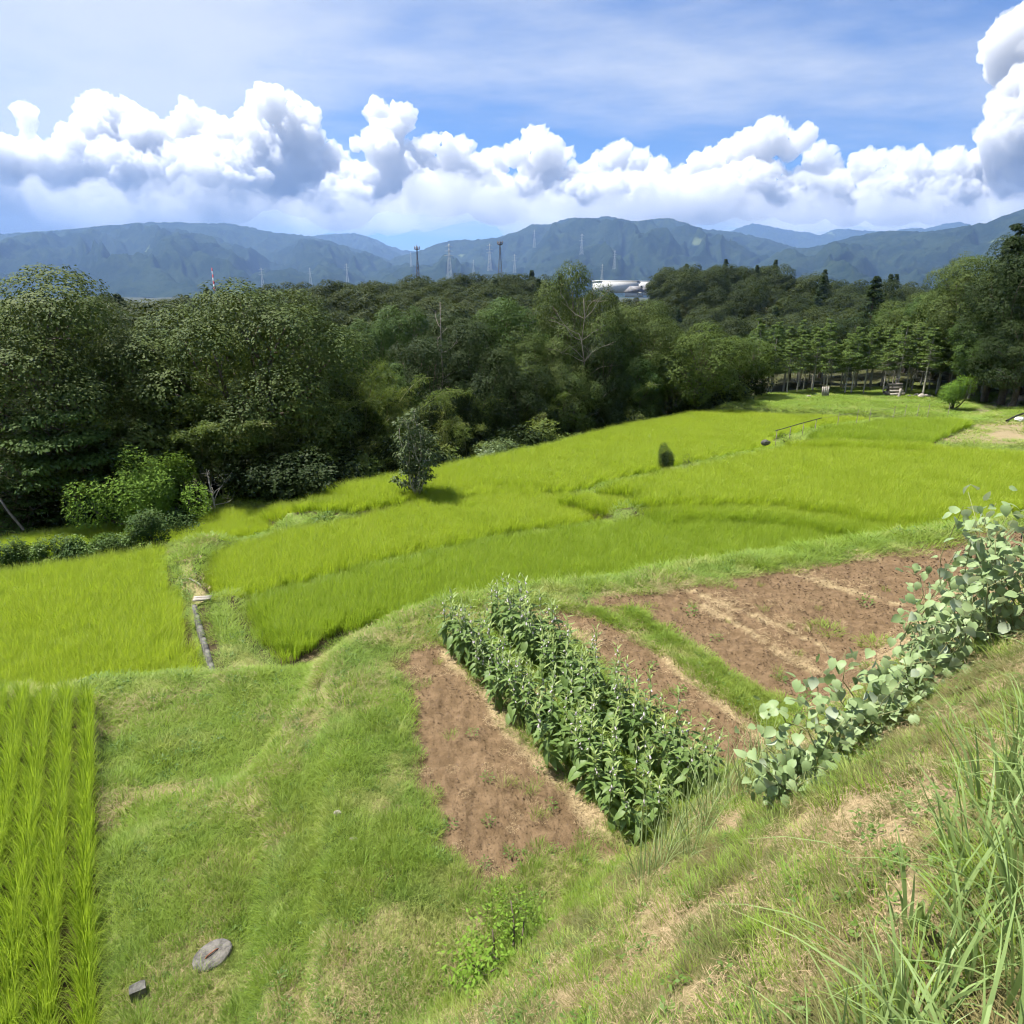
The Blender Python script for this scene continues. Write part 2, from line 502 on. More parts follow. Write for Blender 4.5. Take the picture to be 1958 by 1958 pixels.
def terrain(x, y, detail=True):
    x = np.asarray(x, float); y = np.asarray(y, float)
    num = np.zeros(x.shape); den = np.zeros(x.shape)
    for k, (z, q) in POLY.items():
        d, ins = poly_dist(x, y, q)
        d = np.where(ins, 0, d)
        w = 1.0 / (d ** 2.6 + 2e-4)
        num += w * z; den += w
    for sx, sy, z, r in SPOTS:
        d = np.maximum(0, np.hypot(x - sx, y - sy) - r)
        w = 1.0 / (d ** 2.6 + 2e-4)
        num += w * z; den += w
    far = np.hypot(x, y)
    w = np.where(far > 300, ((far - 300) / 60) ** 2 * 0.02, 0)
    num += w * -14; den += w
    z = num / den
    s = (x - BANK_A[0]) * BANK_N[0] + (y - BANK_A[1]) * BANK_N[1] - 0.012 * np.maximum(0, y - 11) ** 2
    zb = np.minimum(2.2 + 1.15 * s, 6.35 + 0.02 * s)
    zb = np.where(far > 70, -50, zb)
    k = 0.35
    h = np.clip(0.5 + 0.5 * (zb - z) / k, 0, 1)
    z = z * (1 - h) + zb * h + k * h * (1 - h) * 0.5
    if detail:
        a = np.clip(far / 60, 0.05, 1.0)
        z = z + (fbm2(x, y, 1.3, 3, 3) - 0.5) * 0.12 + (fbm2(x, y, 5.0, 3, 9) - 0.5) * 0.045
        z = z + np.where(far > 60, (fbm2(x, y, 0.02, 4, 5) - 0.5) * 6 * smooth(60, 200, far), 0)
    return z


def tz(x, y):
    return float(terrain(np.array([x]), np.array([y]))[0])


def masks(x, y):
    """what covers the ground at each point: soil, straw, mud, forest floor, track"""
    n = (fbm2(x, y, 1.6, 4, 21) - 0.5) * 0.55
    n2 = (fbm2(x, y, 0.5, 4, 33) - 0.5)

    def inside(q, soft=0.12, grow=0.0):
        d, ins = poly_dist(x, y, q)
        sd = np.where(ins, d, -d) + n * 0.8 + grow
        return smooth(-soft, soft, sd)
    soil = np.maximum(inside(SOIL_A), inside(SOIL_B))
    for l, w in GREEN_STRIPS:
        soil = soil * smooth(w * 0.35, w * 0.8, line_dist(x, y, l) + n * 0.25)
    field = inside(POLY['field'][1], 0.3)
    mud = np.zeros(x.shape)
    for k in RICE:
        d, ins = poly_dist(x, y, POLY[k][1])
        mud = np.maximum(mud, smooth(0.0, 0.12, np.where(ins, d, -d)))
    for l in MUD_EDGES:
        mud = np.maximum(mud, smooth(0.20, 0.08, line_dist(x, y, l) + n * 0.12))
    straw = np.zeros(x.shape)
    for l, w in STRAW_LINES:
        straw = np.maximum(straw, smooth(w, w * 0.3, line_dist(x, y, l) + n * 0.5))
    straw = np.maximum(straw, inside(POLY['path_b'][1], 0.2) * smooth(-0.1, 0.12, n2 + 0.1) * 0.8)
    s = (x - BANK_A[0]) * BANK_N[0] + (y - BANK_A[1]) * BANK_N[1]
    onbank = smooth(0.1, 0.6, s) * (np.hypot(x, y) < 14)
    straw = np.maximum(straw, 0.85 * onbank * smooth(-0.01, 0.14, (fbm2(x, y, 1.9, 4, 51) - 0.5) + 0.05))
    # worn, mown patches on the grass near the stone lid
    worn = smooth(0.08, 0.2, fbm2(x, y, 0.9, 4, 61) - 0.42 + 0.25 * smooth(1.6, 0.3, np.hypot(x + 1.6, (y - 4.6) * 0.7)))
    straw = np.maximum(straw, worn * 0.5 * (np.hypot(x, y) < 14) * (1 - onbank) * (1 - soil))
    track = np.zeros(x.shape)
    for l in TRACKS:
        track = np.maximum(track, smooth(0.45, 0.2, line_dist(x, y, l) + n * 0.3))
    far = np.hypot(x, y)
    open_ = np.zeros(x.shape)
    for k, (z, q) in POLY.items():
        d, ins = poly_dist(x, y, q)
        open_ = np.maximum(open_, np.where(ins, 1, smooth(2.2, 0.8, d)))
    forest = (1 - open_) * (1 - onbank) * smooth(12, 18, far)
    return dict(soil=soil, straw=straw, mud=mud, forest=forest, track=track, field=field, bank=onbank)


def build_ground():
    az = np.concatenate([np.linspace(-180, -62, 60)[:-1], np.linspace(-62, -46, 60)[:-1], np.linspace(-46, 46, 620)[:-1], np.linspace(46, 62, 60)[:-1], np.linspace(62, 180, 60)[:-1]])
    rr = np.concatenate([[0.02, 0.5, 0.9], np.exp(np.linspace(math.log(1.2), math.log(60), 330)), np.exp(np.linspace(math.log(62), math.log(14000), 80))])
    A, Rr = np.meshgrid(np.radians(az), rr)
    x = (Rr * np.sin(A)).ravel(); y = (Rr * np.cos(A)).ravel()
    z = terrain(x, y)
    mk = masks(x, y)
    # tilled soil is cloddy
    z = z + mk['soil'] * ((fbm2(x, y, 7, 3, 71) - 0.5) * 0.13) - mk['soil'] * 0.03 - mk['track'] * 0.05
    na, nr = len(az), len(rr)
    i = np.arange((nr - 1) * na); c = i % na; r = i // na
    c2 = (c + 1) % na
    F = np.stack([r * na + c, r * na + c2, (r + 1) * na + c2, (r + 1) * na + c], 1)
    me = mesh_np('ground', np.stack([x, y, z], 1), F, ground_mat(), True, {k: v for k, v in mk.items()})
    g = link('ground', me)
    tag(g, kind='structure')
    return g


def ground_mat():
    m, N, L, out = newmat('ground_cover')
    ge = N.new('ShaderNodeNewGeometry'); P = ge.outputs['Position']
    A = {k: nattr(N, k).outputs['Fac'] for k in ('soil', 'straw', 'mud', 'forest', 'track', 'field', 'bank')}
    g = nmix(N, L, (0.075, 0.105, 0.022), (0.14, 0.19, 0.045), nrange(N, L, nnoise(N, L, 2.2, 6, 0.65, P), 0.35, 0.65))
    g = nmix(N, L, g, (0.16, 0.125, 0.06), nrange(N, L, nnoise(N, L, 9, 5, 0.7, P), 0.5, 0.75, 0, 0.7))
    st = nmix(N, L, (0.20, 0.15, 0.078), (0.36, 0.285, 0.165), nrange(N, L, nnoise(N, L, 30, 4, 0.7, P), 0.35, 0.65))
    so = nmix(N, L, (0.104, 0.069, 0.037), (0.165, 0.112, 0.064), nrange(N, L, nnoise(N, L, 5, 7, 0.7, P), 0.35, 0.66))
    so = nmix(N, L, so, (0.085, 0.050, 0.030), nrange(N, L, nnoise(N, L, 46, 4, 0.7, P), 0.55, 0.75, 0, 0.8))
    fi = nmix(N, L, (0.20, 0.17, 0.085), (0.26, 0.20, 0.13), nnoise(N, L, 1.4, 6, 0.7, P))
    tr = nmix(N, L, (0.34, 0.27, 0.19), (0.44, 0.37, 0.28), nnoise(N, L, 3, 6, 0.7, P))
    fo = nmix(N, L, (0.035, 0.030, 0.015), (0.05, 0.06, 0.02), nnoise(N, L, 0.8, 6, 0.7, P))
    bk = nmix(N, L, (0.085, 0.072, 0.030), (0.17, 0.14, 0.065), nrange(N, L, nnoise(N, L, 6, 6, 0.7, P), 0.35, 0.65))
    g = nmix(N, L, g, bk, A['bank'])
    c = nmix(N, L, g, fi, A['field'])
    c = nmix(N, L, c, so, A['soil'])
    c = nmix(N, L, c, st, A['straw'])
    c = nmix(N, L, c, (0.055, 0.042, 0.022), A['mud'])
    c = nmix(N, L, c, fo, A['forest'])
    c = nmix(N, L, c, tr, A['track'])
    p = N.new('ShaderNodeBsdfPrincipled'); p.inputs['Roughness'].default_value = 0.95
    p.inputs['Specular IOR Level'].default_value = 0.1
    L.new(c, p.inputs['Base Color'])
    b = N.new('ShaderNodeBump'); b.inputs['Strength'].default_value = 0.9; b.inputs['Distance'].default_value = 0.03
    L.new(nnoise(N, L, 22, 7, 0.7, P), b.inputs['Height']); L.new(b.outputs[0], p.inputs['Normal'])
    L.new(p.outputs[0], out.inputs['Surface'])
    return m


ground = build_ground()


# ------------------------------------------------------------------ scattering (for what nobody could count)
def proto_col(name, meshes):
    c = bpy.data.collections.new(name)          # holds the source tufts; never linked to the scene itself
    for i, me in enumerate(meshes):
        o = bpy.data.objects.new('%s_%02d' % (name, i), me)
        c.objects.link(o)
    return c


def scatter_group(c):
    ng = bpy.data.node_groups.new('scatter_' + c.name, 'GeometryNodeTree')
    ng.interface.new_socket('Geometry', in_out='INPUT', socket_type='NodeSocketGeometry')
    ng.interface.new_socket('Geometry', in_out='OUTPUT', socket_type='NodeSocketGeometry')
    N, L = ng.nodes, ng.links
    gi = N.new('NodeGroupInput'); go = N.new('NodeGroupOutput')
    ci = N.new('GeometryNodeCollectionInfo'); ci.inputs['Collection'].default_value = c
    ci.inputs['Separate Children'].default_value = True; ci.inputs['Reset Children'].default_value = True
    ip = N.new('GeometryNodeInstanceOnPoints')

    def na(name, dt):
        a = N.new('GeometryNodeInputNamedAttribute'); a.data_type = dt; a.inputs['Name'].default_value = name
        return a.outputs['Attribute']
    L.new(gi.outputs[0], ip.inputs['Points']); L.new(ci.outputs[0], ip.inputs['Instance'])
    ip.inputs['Pick Instance'].default_value = True
    L.new(na('idx', 'INT'), ip.inputs['Instance Index'])
    e2r = N.new('FunctionNodeEulerToRotation')
    L.new(na('rot', 'FLOAT_VECTOR'), e2r.inputs[0]); L.new(e2r.outputs[0], ip.inputs['Rotation'])
    L.new(na('scl', 'FLOAT_VECTOR'), ip.inputs['Scale'])
    L.new(ip.outputs[0], go.inputs[0])
    return ng


def scatter(name, pts, meshes, rot=None, scl=None, idx=None, seed=0, kind='stuff', label=None, cat=None, tilt=0.12):
    r = np.random.default_rng(seed)
    n = len(pts)
    me = bpy.data.meshes.new(name)
    me.vertices.add(n); me.vertices.foreach_set('co', np.asarray(pts, np.float32).ravel())
    if rot is None:
        rot = np.stack([r.normal(0, tilt, n), r.normal(0, tilt, n), r.uniform(0, 6.283, n)], 1)
    if scl is None:
        scl = np.ones(n)
    scl = np.asarray(scl, float)
    if scl.ndim == 1:
        scl = np.repeat(scl[:, None], 3, 1)
    if idx is None:
        idx = r.integers(0, len(meshes), n)
    a = me.attributes.new('rot', 'FLOAT_VECTOR', 'POINT'); a.data.foreach_set('vector', np.asarray(rot, np.float32).ravel())
    a = me.attributes.new('scl', 'FLOAT_VECTOR', 'POINT'); a.data.foreach_set('vector', np.asarray(scl, np.float32).ravel())
    a = me.attributes.new('idx', 'INT', 'POINT'); a.data.foreach_set('value', np.asarray(idx, np.int32))
    o = link(name, me)
    mod = o.modifiers.new('scatter', 'NODES')
    mod.node_group = scatter_group(proto_col(name + '_source', meshes))
    tag(o, label, cat, None, kind)
    return o


# ------------------------------------------------------------------ rice
M_RICE = leaf_mat('rice_blade', (0.18, 0.29, 0.014), (0.25, 0.365, 0.02), (0.30, 0.365, 0.028), 0.5, (0.42, 0.55, 0.03), 0.5, 0.25, tip=(0.38, 0.455, 0.05), patch=0.5, patch_scale=0.25)
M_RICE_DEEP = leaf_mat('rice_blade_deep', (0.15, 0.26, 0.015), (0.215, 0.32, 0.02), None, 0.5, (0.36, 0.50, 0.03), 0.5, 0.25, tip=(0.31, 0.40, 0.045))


def rice_tufts(mat, lod, tagname):
    kw = {0: dict(n=78, h=0.76, spread=0.06, width=0.0095, lean=0.21, droop=0.42, segs=4, hvar=0.45),
          1: dict(n=290, h=0.64, spread=0.30, width=0.0095, lean=0.28, droop=0.55, segs=3, hvar=0.34),
          2: dict(n=290, h=0.62, spread=0.35, width=0.012, lean=0.28, droop=0.55, segs=3, hvar=0.34)}[lod]
    return [tuft_mesh('%s_%d_%d' % (tagname, lod, i), mat, 100 + 10 * lod + i, **kw) for i in range(6)]


def rice_points(q, ang, row=0.30, hill=0.18, inset=0.03):
    q = np.asarray(q); c = q.mean(0)
    ca, sa = math.cos(ang), math.sin(ang)
    ext = np.abs(q - c).max() * 1.5
    u, v = np.meshgrid(np.arange(-ext, ext, row), np.arange(-ext, ext, hill))
    u = u.ravel() + rng.normal(0, 0.04 * row, u.size); v = v.ravel() + rng.normal(0, 0.15 * hill, v.size)
    x = c[0] + u * ca - v * sa; y = c[1] + u * sa + v * ca
    d, ins = poly_dist(x, y, q)
    a = np.degrees(np.arctan2(x, y))
    k = ins & (d > inset) & (np.abs(a) < 47)
    return x[k], y[k]


ROW_ANG = math.atan2(0.507, 0.862)     # rows of the near paddy run away to the left
RICE_LABEL = {
    'rice_a': 'tall green rice in rows along the near grass slope',
    'rice_b': 'bright green rice beside the concrete kerb of the grass path',
    'rice_c': 'strip of rice below the garden bank, shade put into its deeper green',
    'rice_d': 'yellow green rice around the lone leafy tree',
    'rice_e': 'low lying rice beyond the row of weedy shrubs',
    'rice_f': 'long yellow green rice field against the dark wood',
    'rice_g': 'broad yellow green rice field with the small round shrub',
    'rice_h': 'small fresh green rice plot inside the low rail fence'}


def build_rice():
    tm = {}
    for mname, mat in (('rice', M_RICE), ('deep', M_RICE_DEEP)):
        for lod in (0, 1, 2):
            tm[mname, lod] = rice_tufts(mat, lod, mname)
    for k in RICE:
        z0, q = POLY[k]
        deep = k in ('rice_c', 'rice_h', 'rice_a')  # rice_c: the shade over the strip is put into this deeper blade colour
        ang = ROW_ANG if k == 'rice_a' else {'rice_b': 0.45, 'rice_c': -0.5, 'rice_d': -0.5, 'rice_f': -0.55, 'rice_g': -0.4}.get(k, 0.2)
        lodn = 0 if k == 'rice_a' else (1 if k in ('rice_b', 'rice_c', 'rice_d', 'rice_e') else 2)
        x, y = rice_points(q, ang, *((0.315, 0.13, 0.03), (0.34, 0.34, 0.30), (0.40, 0.40, 0.36))[lodn])
        dist = np.hypot(x, y)
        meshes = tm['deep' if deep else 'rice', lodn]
        hs = 0.86 + 0.28 * fbm2(x, y, 0.35, 3, 81) + (fbm2(x, y, 2.2, 2, 87) - 0.5) * 0.12
        d, _ = poly_dist(x, y, q)
        hs *= 0.86 + 0.14 * smooth(0, 0.8, d)
        z = terrain(x, y) - 0.03
        P = np.stack([x, y, z], 1)
        n = len(x)
        r = np.random.default_rng(hash(k) % 1000 if False else len(k) + ord(k[-1]))
        lean_dir = 0.10 * (fbm2(x, y, 0.18, 3, 91) - 0.5) * 2
        rot = np.stack([r.normal(0, 0.05, n) + lean_dir, r.normal(0, 0.05, n) + lean_dir * 0.6, r.uniform(0, 6.283, n)], 1)
        scl = np.stack([hs, hs, hs], 1)
        rest = np.ones(n, bool)
        if k == 'rice_a':
            # the nearest hills stand as plants of their own
            vis = (np.abs(np.degrees(np.arctan2(x, y))) < 46)
            order = np.argsort(np.where(vis, dist, 1e9))[:280]
            rest[order] = False
            for j, i in enumerate(order):
                o = link('rice_plant', meshes[int(r.integers(0, 6))], None, tuple(P[i]), tuple(rot[i]), tuple(scl[i]))
                tag(o, 'rice plant standing in the rows of the near paddy', 'rice plant', 'rice plants of the near paddy')
        scatter('rice', P[rest], meshes, rot[rest], scl[rest], seed=5, label=RICE_LABEL[k], cat='rice')


build_rice()

# ------------------------------------------------------------------ grass, straw and weeds on the banks
M_GRASS = leaf_mat('short_grass', (0.135, 0.225, 0.036), (0.225, 0.325, 0.064), (0.36, 0.37, 0.125), 0.35, (0.28, 0.36, 0.06), 0.6, 0.2, patch=0.8, patch_scale=1.1)
M_GRASS_DULL = leaf_mat('dull_grass', (0.085, 0.105, 0.03), (0.155, 0.165, 0.055), (0.22, 0.175, 0.08), 0.3, None, 0.6, 0.2, patch=0.8, patch_scale=2.5)
M_GRASS_LIME = leaf_mat('lime_grass', (0.14, 0.23, 0.028), (0.225, 0.325, 0.048), (0.30, 0.33, 0.085), 0.4, (0.34, 0.43, 0.05), 0.6, 0.2)
M_GRASS_TALL = leaf_mat('tall_grass', (0.16, 0.24, 0.075), (0.25, 0.34, 0.12), None, 0.35, (0.33, 0.42, 0.11), 0.5, 0.3)
M_GRASS_PALE = leaf_mat('pale_grass', (0.17, 0.24, 0.085), (0.28, 0.34, 0.14), None, 0.35, (0.35, 0.40, 0.12), 0.5, 0.3)
M_STRAW = leaf_mat('dry_straw', (0.24, 0.175, 0.095), (0.42, 0.33, 0.195), None, 0.15, (0.55, 0.42, 0.2), 0.7, 0.2)
M_WEED = leaf_mat('weed_leaf', (0.06, 0.12, 0.02), (0.12, 0.20, 0.035), None, 0.35, (0.22, 0.33, 0.04), 0.55, 0.3)


def straw_mesh(name, seed, n=26, rad=0.14, L_=0.16):
    r = np.random.default_rng(seed)
    a = r.uniform(0, 6.283, n); rr = rad * np.sqrt(r.uniform(0, 1, n)); b = r.uniform(0, 6.283, n)
    pos = np.stack([rr * np.cos(a), rr * np.sin(a), r.uniform(0.0, 0.035, n)], 1)
    al = np.stack([np.cos(b), np.sin(b), r.normal(0.03, 0.16, n)], 1)
    nr = unit(np.stack([r.normal(0, 0.4, n), r.normal(0, 0.4, n), np.ones(n)], 1))
    V, F = leaf_quads(pos - al * L_ / 2, nr, al, L_ * r.uniform(0.5, 1.2, n), r.uniform(0.0025, 0.0055, n))
    return mesh_np(name, V, F, M_STRAW)


def weed_mesh(name, seed, n=36, rad=0.11, h=0.13, size=0.05, mat=None):
    r = np.random.default_rng(seed)
    a = r.uniform(0, 6.283, n); rr = rad * np.sqrt(r.uniform(0, 1, n))
    z = r.uniform(0.01, 1, n) * h * (1 - (rr / rad) ** 2 * 0.6)
    pos = np.stack([rr * np.cos(a), rr * np.sin(a), z], 1)
    al = np.stack([np.cos(a + r.normal(0, 0.9, n)), np.sin(a + r.normal(0, 0.9, n)), r.normal(0.1, 0.4, n)], 1)
    nr = unit(np.stack([r.normal(0, 0.45, n), r.normal(0, 0.45, n), np.ones(n)], 1))
    V, F = leaf_quads(pos, nr, unit(al), size * r.uniform(0.6, 1.3, n), size * 0.5 * r.uniform(0.7, 1.2, n))
    return mesh_np(name, V, F, mat or M_WEED)


def log_points(n, r0, r1, az0, az1, seed):
    r = np.random.default_rng(seed)
    d = np.exp(r.uniform(math.log(r0), math.log(r1), n)); a = np.radians(r.uniform(az0, az1, n))
    return d * np.sin(a), d * np.cos(a)


def ring_points(r0, r1, az, frac, lo, hi, seed):
    """jittered points whose spacing grows with distance from the viewer"""
    r = np.random.default_rng(seed)
    X, Y, H = [], [], []
    d = r0
    while d < r1:
        h = min(max(frac * d, lo), hi)
        n = max(2, int(2 * math.radians(az) * d / h))
        a = np.linspace(-az, az, n) + r.uniform(-0.5, 0.5, n) * 2 * az / n
        dd = d + r.uniform(-0.5, 0.5, n) * h
        a = np.radians(a); X.append(dd * np.sin(a)); Y.append(dd * np.cos(a)); H.append(np.full(n, h))
        d += h
    return np.concatenate(X), np.concatenate(Y), np.concatenate(H)


def ground_tilt(x, y, r):
    """euler angles that lay a patch on the slope, turned at random"""
    e = 0.12
    gx = (terrain(x + e, y, False) - terrain(x - e, y, False)) / (2 * e); gy = (terrain(x, y + e, False) - terrain(x, y - e, False)) / (2 * e)
    n = np.stack([-gx, -gy, np.ones(len(x))], 1)
    out = np.zeros((len(x), 3))
    an = r.uniform(0, 6.283, len(x))
    for i in range(len(x)):
        v = Vector(n[i]).normalized()
        v = (v + Vector((0, 0, 1))).normalized() if v.z < 0.99 else v      # blades grow half-way between the slope and upright
        q = v.to_track_quat('Z', 'Y')
        out[i] = (q.to_matrix() @ Matrix.Rotation(an[i], 3, 'Z')).to_euler()
    return out


def build_grass():
    short = [tuft_mesh('short_patch_%d' % i, M_GRASS, 200 + i, n=230, h=0.10, spread=0.2, width=0.0062, lean=0.75, droop=0.8, segs=2, hvar=0.65) for i in range(4)] + \
            [tuft_mesh('lime_patch_%d' % i, M_GRASS_LIME, 220 + i, n=190, h=0.14, spread=0.2, width=0.0068, lean=0.6, droop=0.9, segs=3, hvar=0.6) for i in range(3)] + \
            [tuft_mesh('dull_patch_%d' % i, M_GRASS_DULL, 230 + i, n=210, h=0.10, spread=0.2, width=0.006, lean=1.0, droop=0.8, segs=2, hvar=0.7) for i in range(3)]
    mid = [tuft_mesh('mid_patch_%d' % i, M_GRASS_LIME if i % 2 else M_GRASS, 240 + i, n=46, h=0.26, spread=0.14, width=0.0075, lean=0.5, droop=0.8, segs=3, hvar=0.5) for i in range(4)]
    weeds = [weed_mesh('weed_%d' % i, 260 + i) for i in range(4)]
    straws = [straw_mesh('straw_%d' % i, 280 + i, 110, 0.2, 0.10) for i in range(4)]
    x, y, h = ring_points(1.3, 62, 46, 0.0215, 0.125, 0.75, 1)
    mk = masks(x, y); d = np.hypot(x, y)
    n = len(x)
    r = np.random.default_rng(2)
    z = terrain(x, y)
    rot = ground_tilt(x, y, r)
    P = np.stack([x, y, z - 0.012], 1)
    ok = (mk['mud'] < 0.3) & (mk['forest'] < 0.5 + 0.3 * r.uniform(size=n)) & (mk['track'] < 0.4)
    u = r.uniform(size=n)
    dens = 1.0 - 0.995 * mk['soil'] - 0.6 * mk['field'] - 0.5 * mk['straw'] - 0.15 * mk['bank']
    g = ok & (u < dens)
    nz = fbm2(x, y, 0.7, 3, 101); nz2 = fbm2(x, y, 2.1, 3, 103)
    sc = h / 0.2 * 1.2
    idx = np.where(nz + r.normal(0, 0.08, n) > 0.52, r.integers(4, 7, n), r.integers(0, 4, n))
    idx = np.where((mk['bank'] > 0.4) & (r.uniform(size=n) < 0.78), r.integers(7, 10, n), idx)
    zs = (1 - 0.25 * mk['bank']) * (0.65 + 0.7 * nz2) * (1 + 0.5 * np.clip((d - 8) / 30, 0, 1))
    S3 = np.stack([sc, sc, zs], 1)
    scatter('grass', P[g], short, rot[g], S3[g], idx[g], label='short green grass on the slope, banks and lawn', cat='grass')
    crest = smooth(0.9, 0.1, line_dist(x, y, CREST)) * (d > 7)
    m = ok & (r.uniform(size=n) < 0.30 * smooth(0.52, 0.66, nz2) * (d < 16) + 0.5 * crest + 0.07 * mk['bank']) & (mk['soil'] < 0.3)
    scatter('long_grass', P[m], mid, rot[m], np.stack([sc, sc, np.minimum(sc * 1.1, 1.15)], 1)[m], seed=12, label='longer tufts of lime green grass along the banks', cat='grass')
    w = ok & (r.uniform(size=n) < 0.06 + 0.3 * smooth(0.5, 0.62, fbm2(x, y, 1.2, 3, 107)) + 0.12 * mk['bank']) & (mk['soil'] < 0.2) & (d < 30)
    w |= ok & (mk['soil'] > 0.5) & (r.uniform(size=n) < 0.10 * smooth(0.48, 0.6, nz2)) & (d < 15)
    scatter('weeds', P[w], weeds, rot[w], (0.6 + 0.6 * nz)[w] * np.clip(d / 9, 0.8, 2.5)[w], seed=13, label='small broad leaved weeds among the grass', cat='weeds')
    s = ok & (mk['straw'] > 0.2) & (r.uniform(size=n) < 1.1 * mk['straw'])
    scatter('straw', P[s] + np.array([0, 0, 0.014]), straws, rot[s], np.clip(sc, 0.7, 1.8)[s], seed=14, label='dry cut straw lying on the bank and the beds', cat='straw')
    s2 = (mk['soil'] > 0.5) & (r.uniform(size=n) < 0.08)
    scatter('straw_scraps', P[s2] + np.array([0, 0, 0.01]), straws, rot[s2], (sc * 0.5)[s2], seed=15, label='thin scraps of straw on the tilled soil', cat='straw')
    sp = (mk['soil'] > 0.6) & (r.uniform(size=n) < 0.16 * smooth(0.45, 0.6, nz2)) & (d < 16)
    scatter('sprouts', P[sp], mid[:4], rot[sp], (0.3 + 0.35 * r.uniform(size=n))[sp], seed=16, label='thin grass sprouts on the bare soil bed', cat='grass')
    cl = []
    for i in range(4):
        rr = np.random.default_rng(290 + i); g = Geo()
        for _ in range(26):
            a = rr.uniform(0, 6.283); q = 0.2 * math.sqrt(rr.uniform()); sz = 0.003 + 0.012 * rr.uniform() ** 3
            v = rand_dirs(rr, 6) * 0.3 + np.array([(1, 0, 0), (-1, 0, 0), (0, 1, 0), (0, -1, 0), (0, 0, 1), (0, 0, -1)])
            g.add(v * sz * np.array([1, 1, 0.75]) + np.array([q * math.cos(a), q * math.sin(a), 0.005]), np.array([(0, 2, 4), (2, 1, 4), (1, 3, 4), (3, 0, 4), (2, 0, 5), (1, 2, 5), (3, 1, 5), (0, 3, 5)]))
        cl.append(g.mesh('clods_%d' % i, solid_mat('soil_clod_%d' % i, (0.105, 0.07, 0.04), (0.17, 0.115, 0.068), 20, 0.95)))
    sc_ = (mk['soil'] > 0.4) & (r.uniform(size=n) < 0.8)
    scatter('soil_clods', P[sc_] + np.array([0, 0, 0.006]), cl, rot[sc_], sc[sc_], seed=18, label='crumbly brown clods on the tilled soil beds', cat='clods')
    X = []
    for l, wd in GREEN_STRIPS:
        l = np.asarray(l)
        for k in range(len(l) - 1):
            nn = int(np.hypot(*(l[k + 1] - l[k])) * 30)
            t = r.uniform(size=nn); X.append(l[k] + (l[k + 1] - l[k]) * t[:, None] + r.normal(0, wd * 0.4, (nn, 2)))
    X = np.concatenate(X); X = X[fbm2(X[:, 0], X[:, 1], 2.5, 3, 111) > 0.40]
    lw = [tuft_mesh('strip_patch_%d' % i, M_GRASS_LIME, 300 + i, n=90, h=0.14, spread=0.17, width=0.009, lean=0.9, droop=0.8, segs=2, hvar=0.5) for i in range(4)]
    scatter('bed_weeds', np.stack([X[:, 0], X[:, 1], terrain(X[:, 0], X[:, 1])], 1), lw, scl=r.uniform(0.45, 0.95, len(X)), seed=17, label='lime green weeds in two strips across the soil', cat='weeds', tilt=0.2)


build_grass()

# ------------------------------------------------------------------ mountains, haze and clouds
def ridge_mountain(name, prof, r0, front, back, seed, mat, base=-14.0, rough=0.6, na=520, nr=150, pad=0):
    """a mountain ridge as terrain: prof lists (azimuth in degrees, crest height in metres), the crest runs at range r0"""
    prof = np.asarray(prof, float)
    az = np.linspace(prof[0, 0] - pad, prof[-1, 0] + pad, na)
    H = np.interp(az, prof[:, 0], prof[:, 1])
    k = np.exp(-np.linspace(-2, 2, 9) ** 2); k /= k.sum()
    H = np.convolve(np.pad(H, 4, 'edge'), k, 'valid')
    t = np.concatenate([np.linspace(0, 1, nr), 1 + np.linspace(0, 1, 20)[1:]])
    A, T = np.meshgrid(np.radians(az), t)
    Rg = np.where(T <= 1, r0 - front * (1 - T), r0 + back * (T - 1))
    HH = np.broadcast_to(H, A.shape)
    x = (Rg * np.sin(A)).ravel(); y = (Rg * np.cos(A)).ravel()
    sx = A.ravel() * r0; sy = Rg.ravel(); tt = T.ravel(); hh = HH.ravel()
    # spurs and gullies that run down from the crest
    w = fbm(np.stack([sx / 900, sy / 900, np.full(sx.shape, 1.3)], 1), 3, seed) - 0.5
    rid = 1 - np.abs(2 * fbm(np.stack([(sx + w * 700) / 620, sy / 1500, np.full(sx.shape, 4.1)], 1), 3, seed + 5) - 1) * 2.2
    rid2 = 1 - np.abs(2 * fbm(np.stack([(sx + w * 400) / 210, sy / 480, np.full(sx.shape, 8.1)], 1), 3, seed + 9) - 1) * 2
    f = np.where(tt <= 1, tt, np.maximum(0, 2 - tt))
    shape = np.where(tt <= 1, f ** 1.25, f)
    amp = np.sin(np.clip(f, 0, 1) * math.pi) ** 0.8
    z = base + (hh - base) * shape + (hh - base) * amp * (rough * (rid - 0.4) * 0.55 + rough * 0.28 * (rid2 - 0.4))
    z = np.minimum(z, CAM_Z + (hh - CAM_Z) * np.where(tt <= 1, Rg.ravel() / r0, 1.0) - 4 * (1 - f))
    z = z + (fbm(np.stack([x / 26, y / 26, z / 26], 1), 2, seed + 21) - 0.5) * 22
    n_az = len(az); nt_ = len(t)
    i = np.arange((nt_ - 1) * (n_az - 1)); c = i % (n_az - 1); r = i // (n_az - 1)
    F = np.stack([r * n_az + c, r * n_az + c + 1, (r + 1) * n_az + c + 1, (r + 1) * n_az + c], 1)
    o = link(name, mesh_np(name, np.stack([x, y, z], 1), F, mat, True))
    tag(o, kind='structure')
    return o


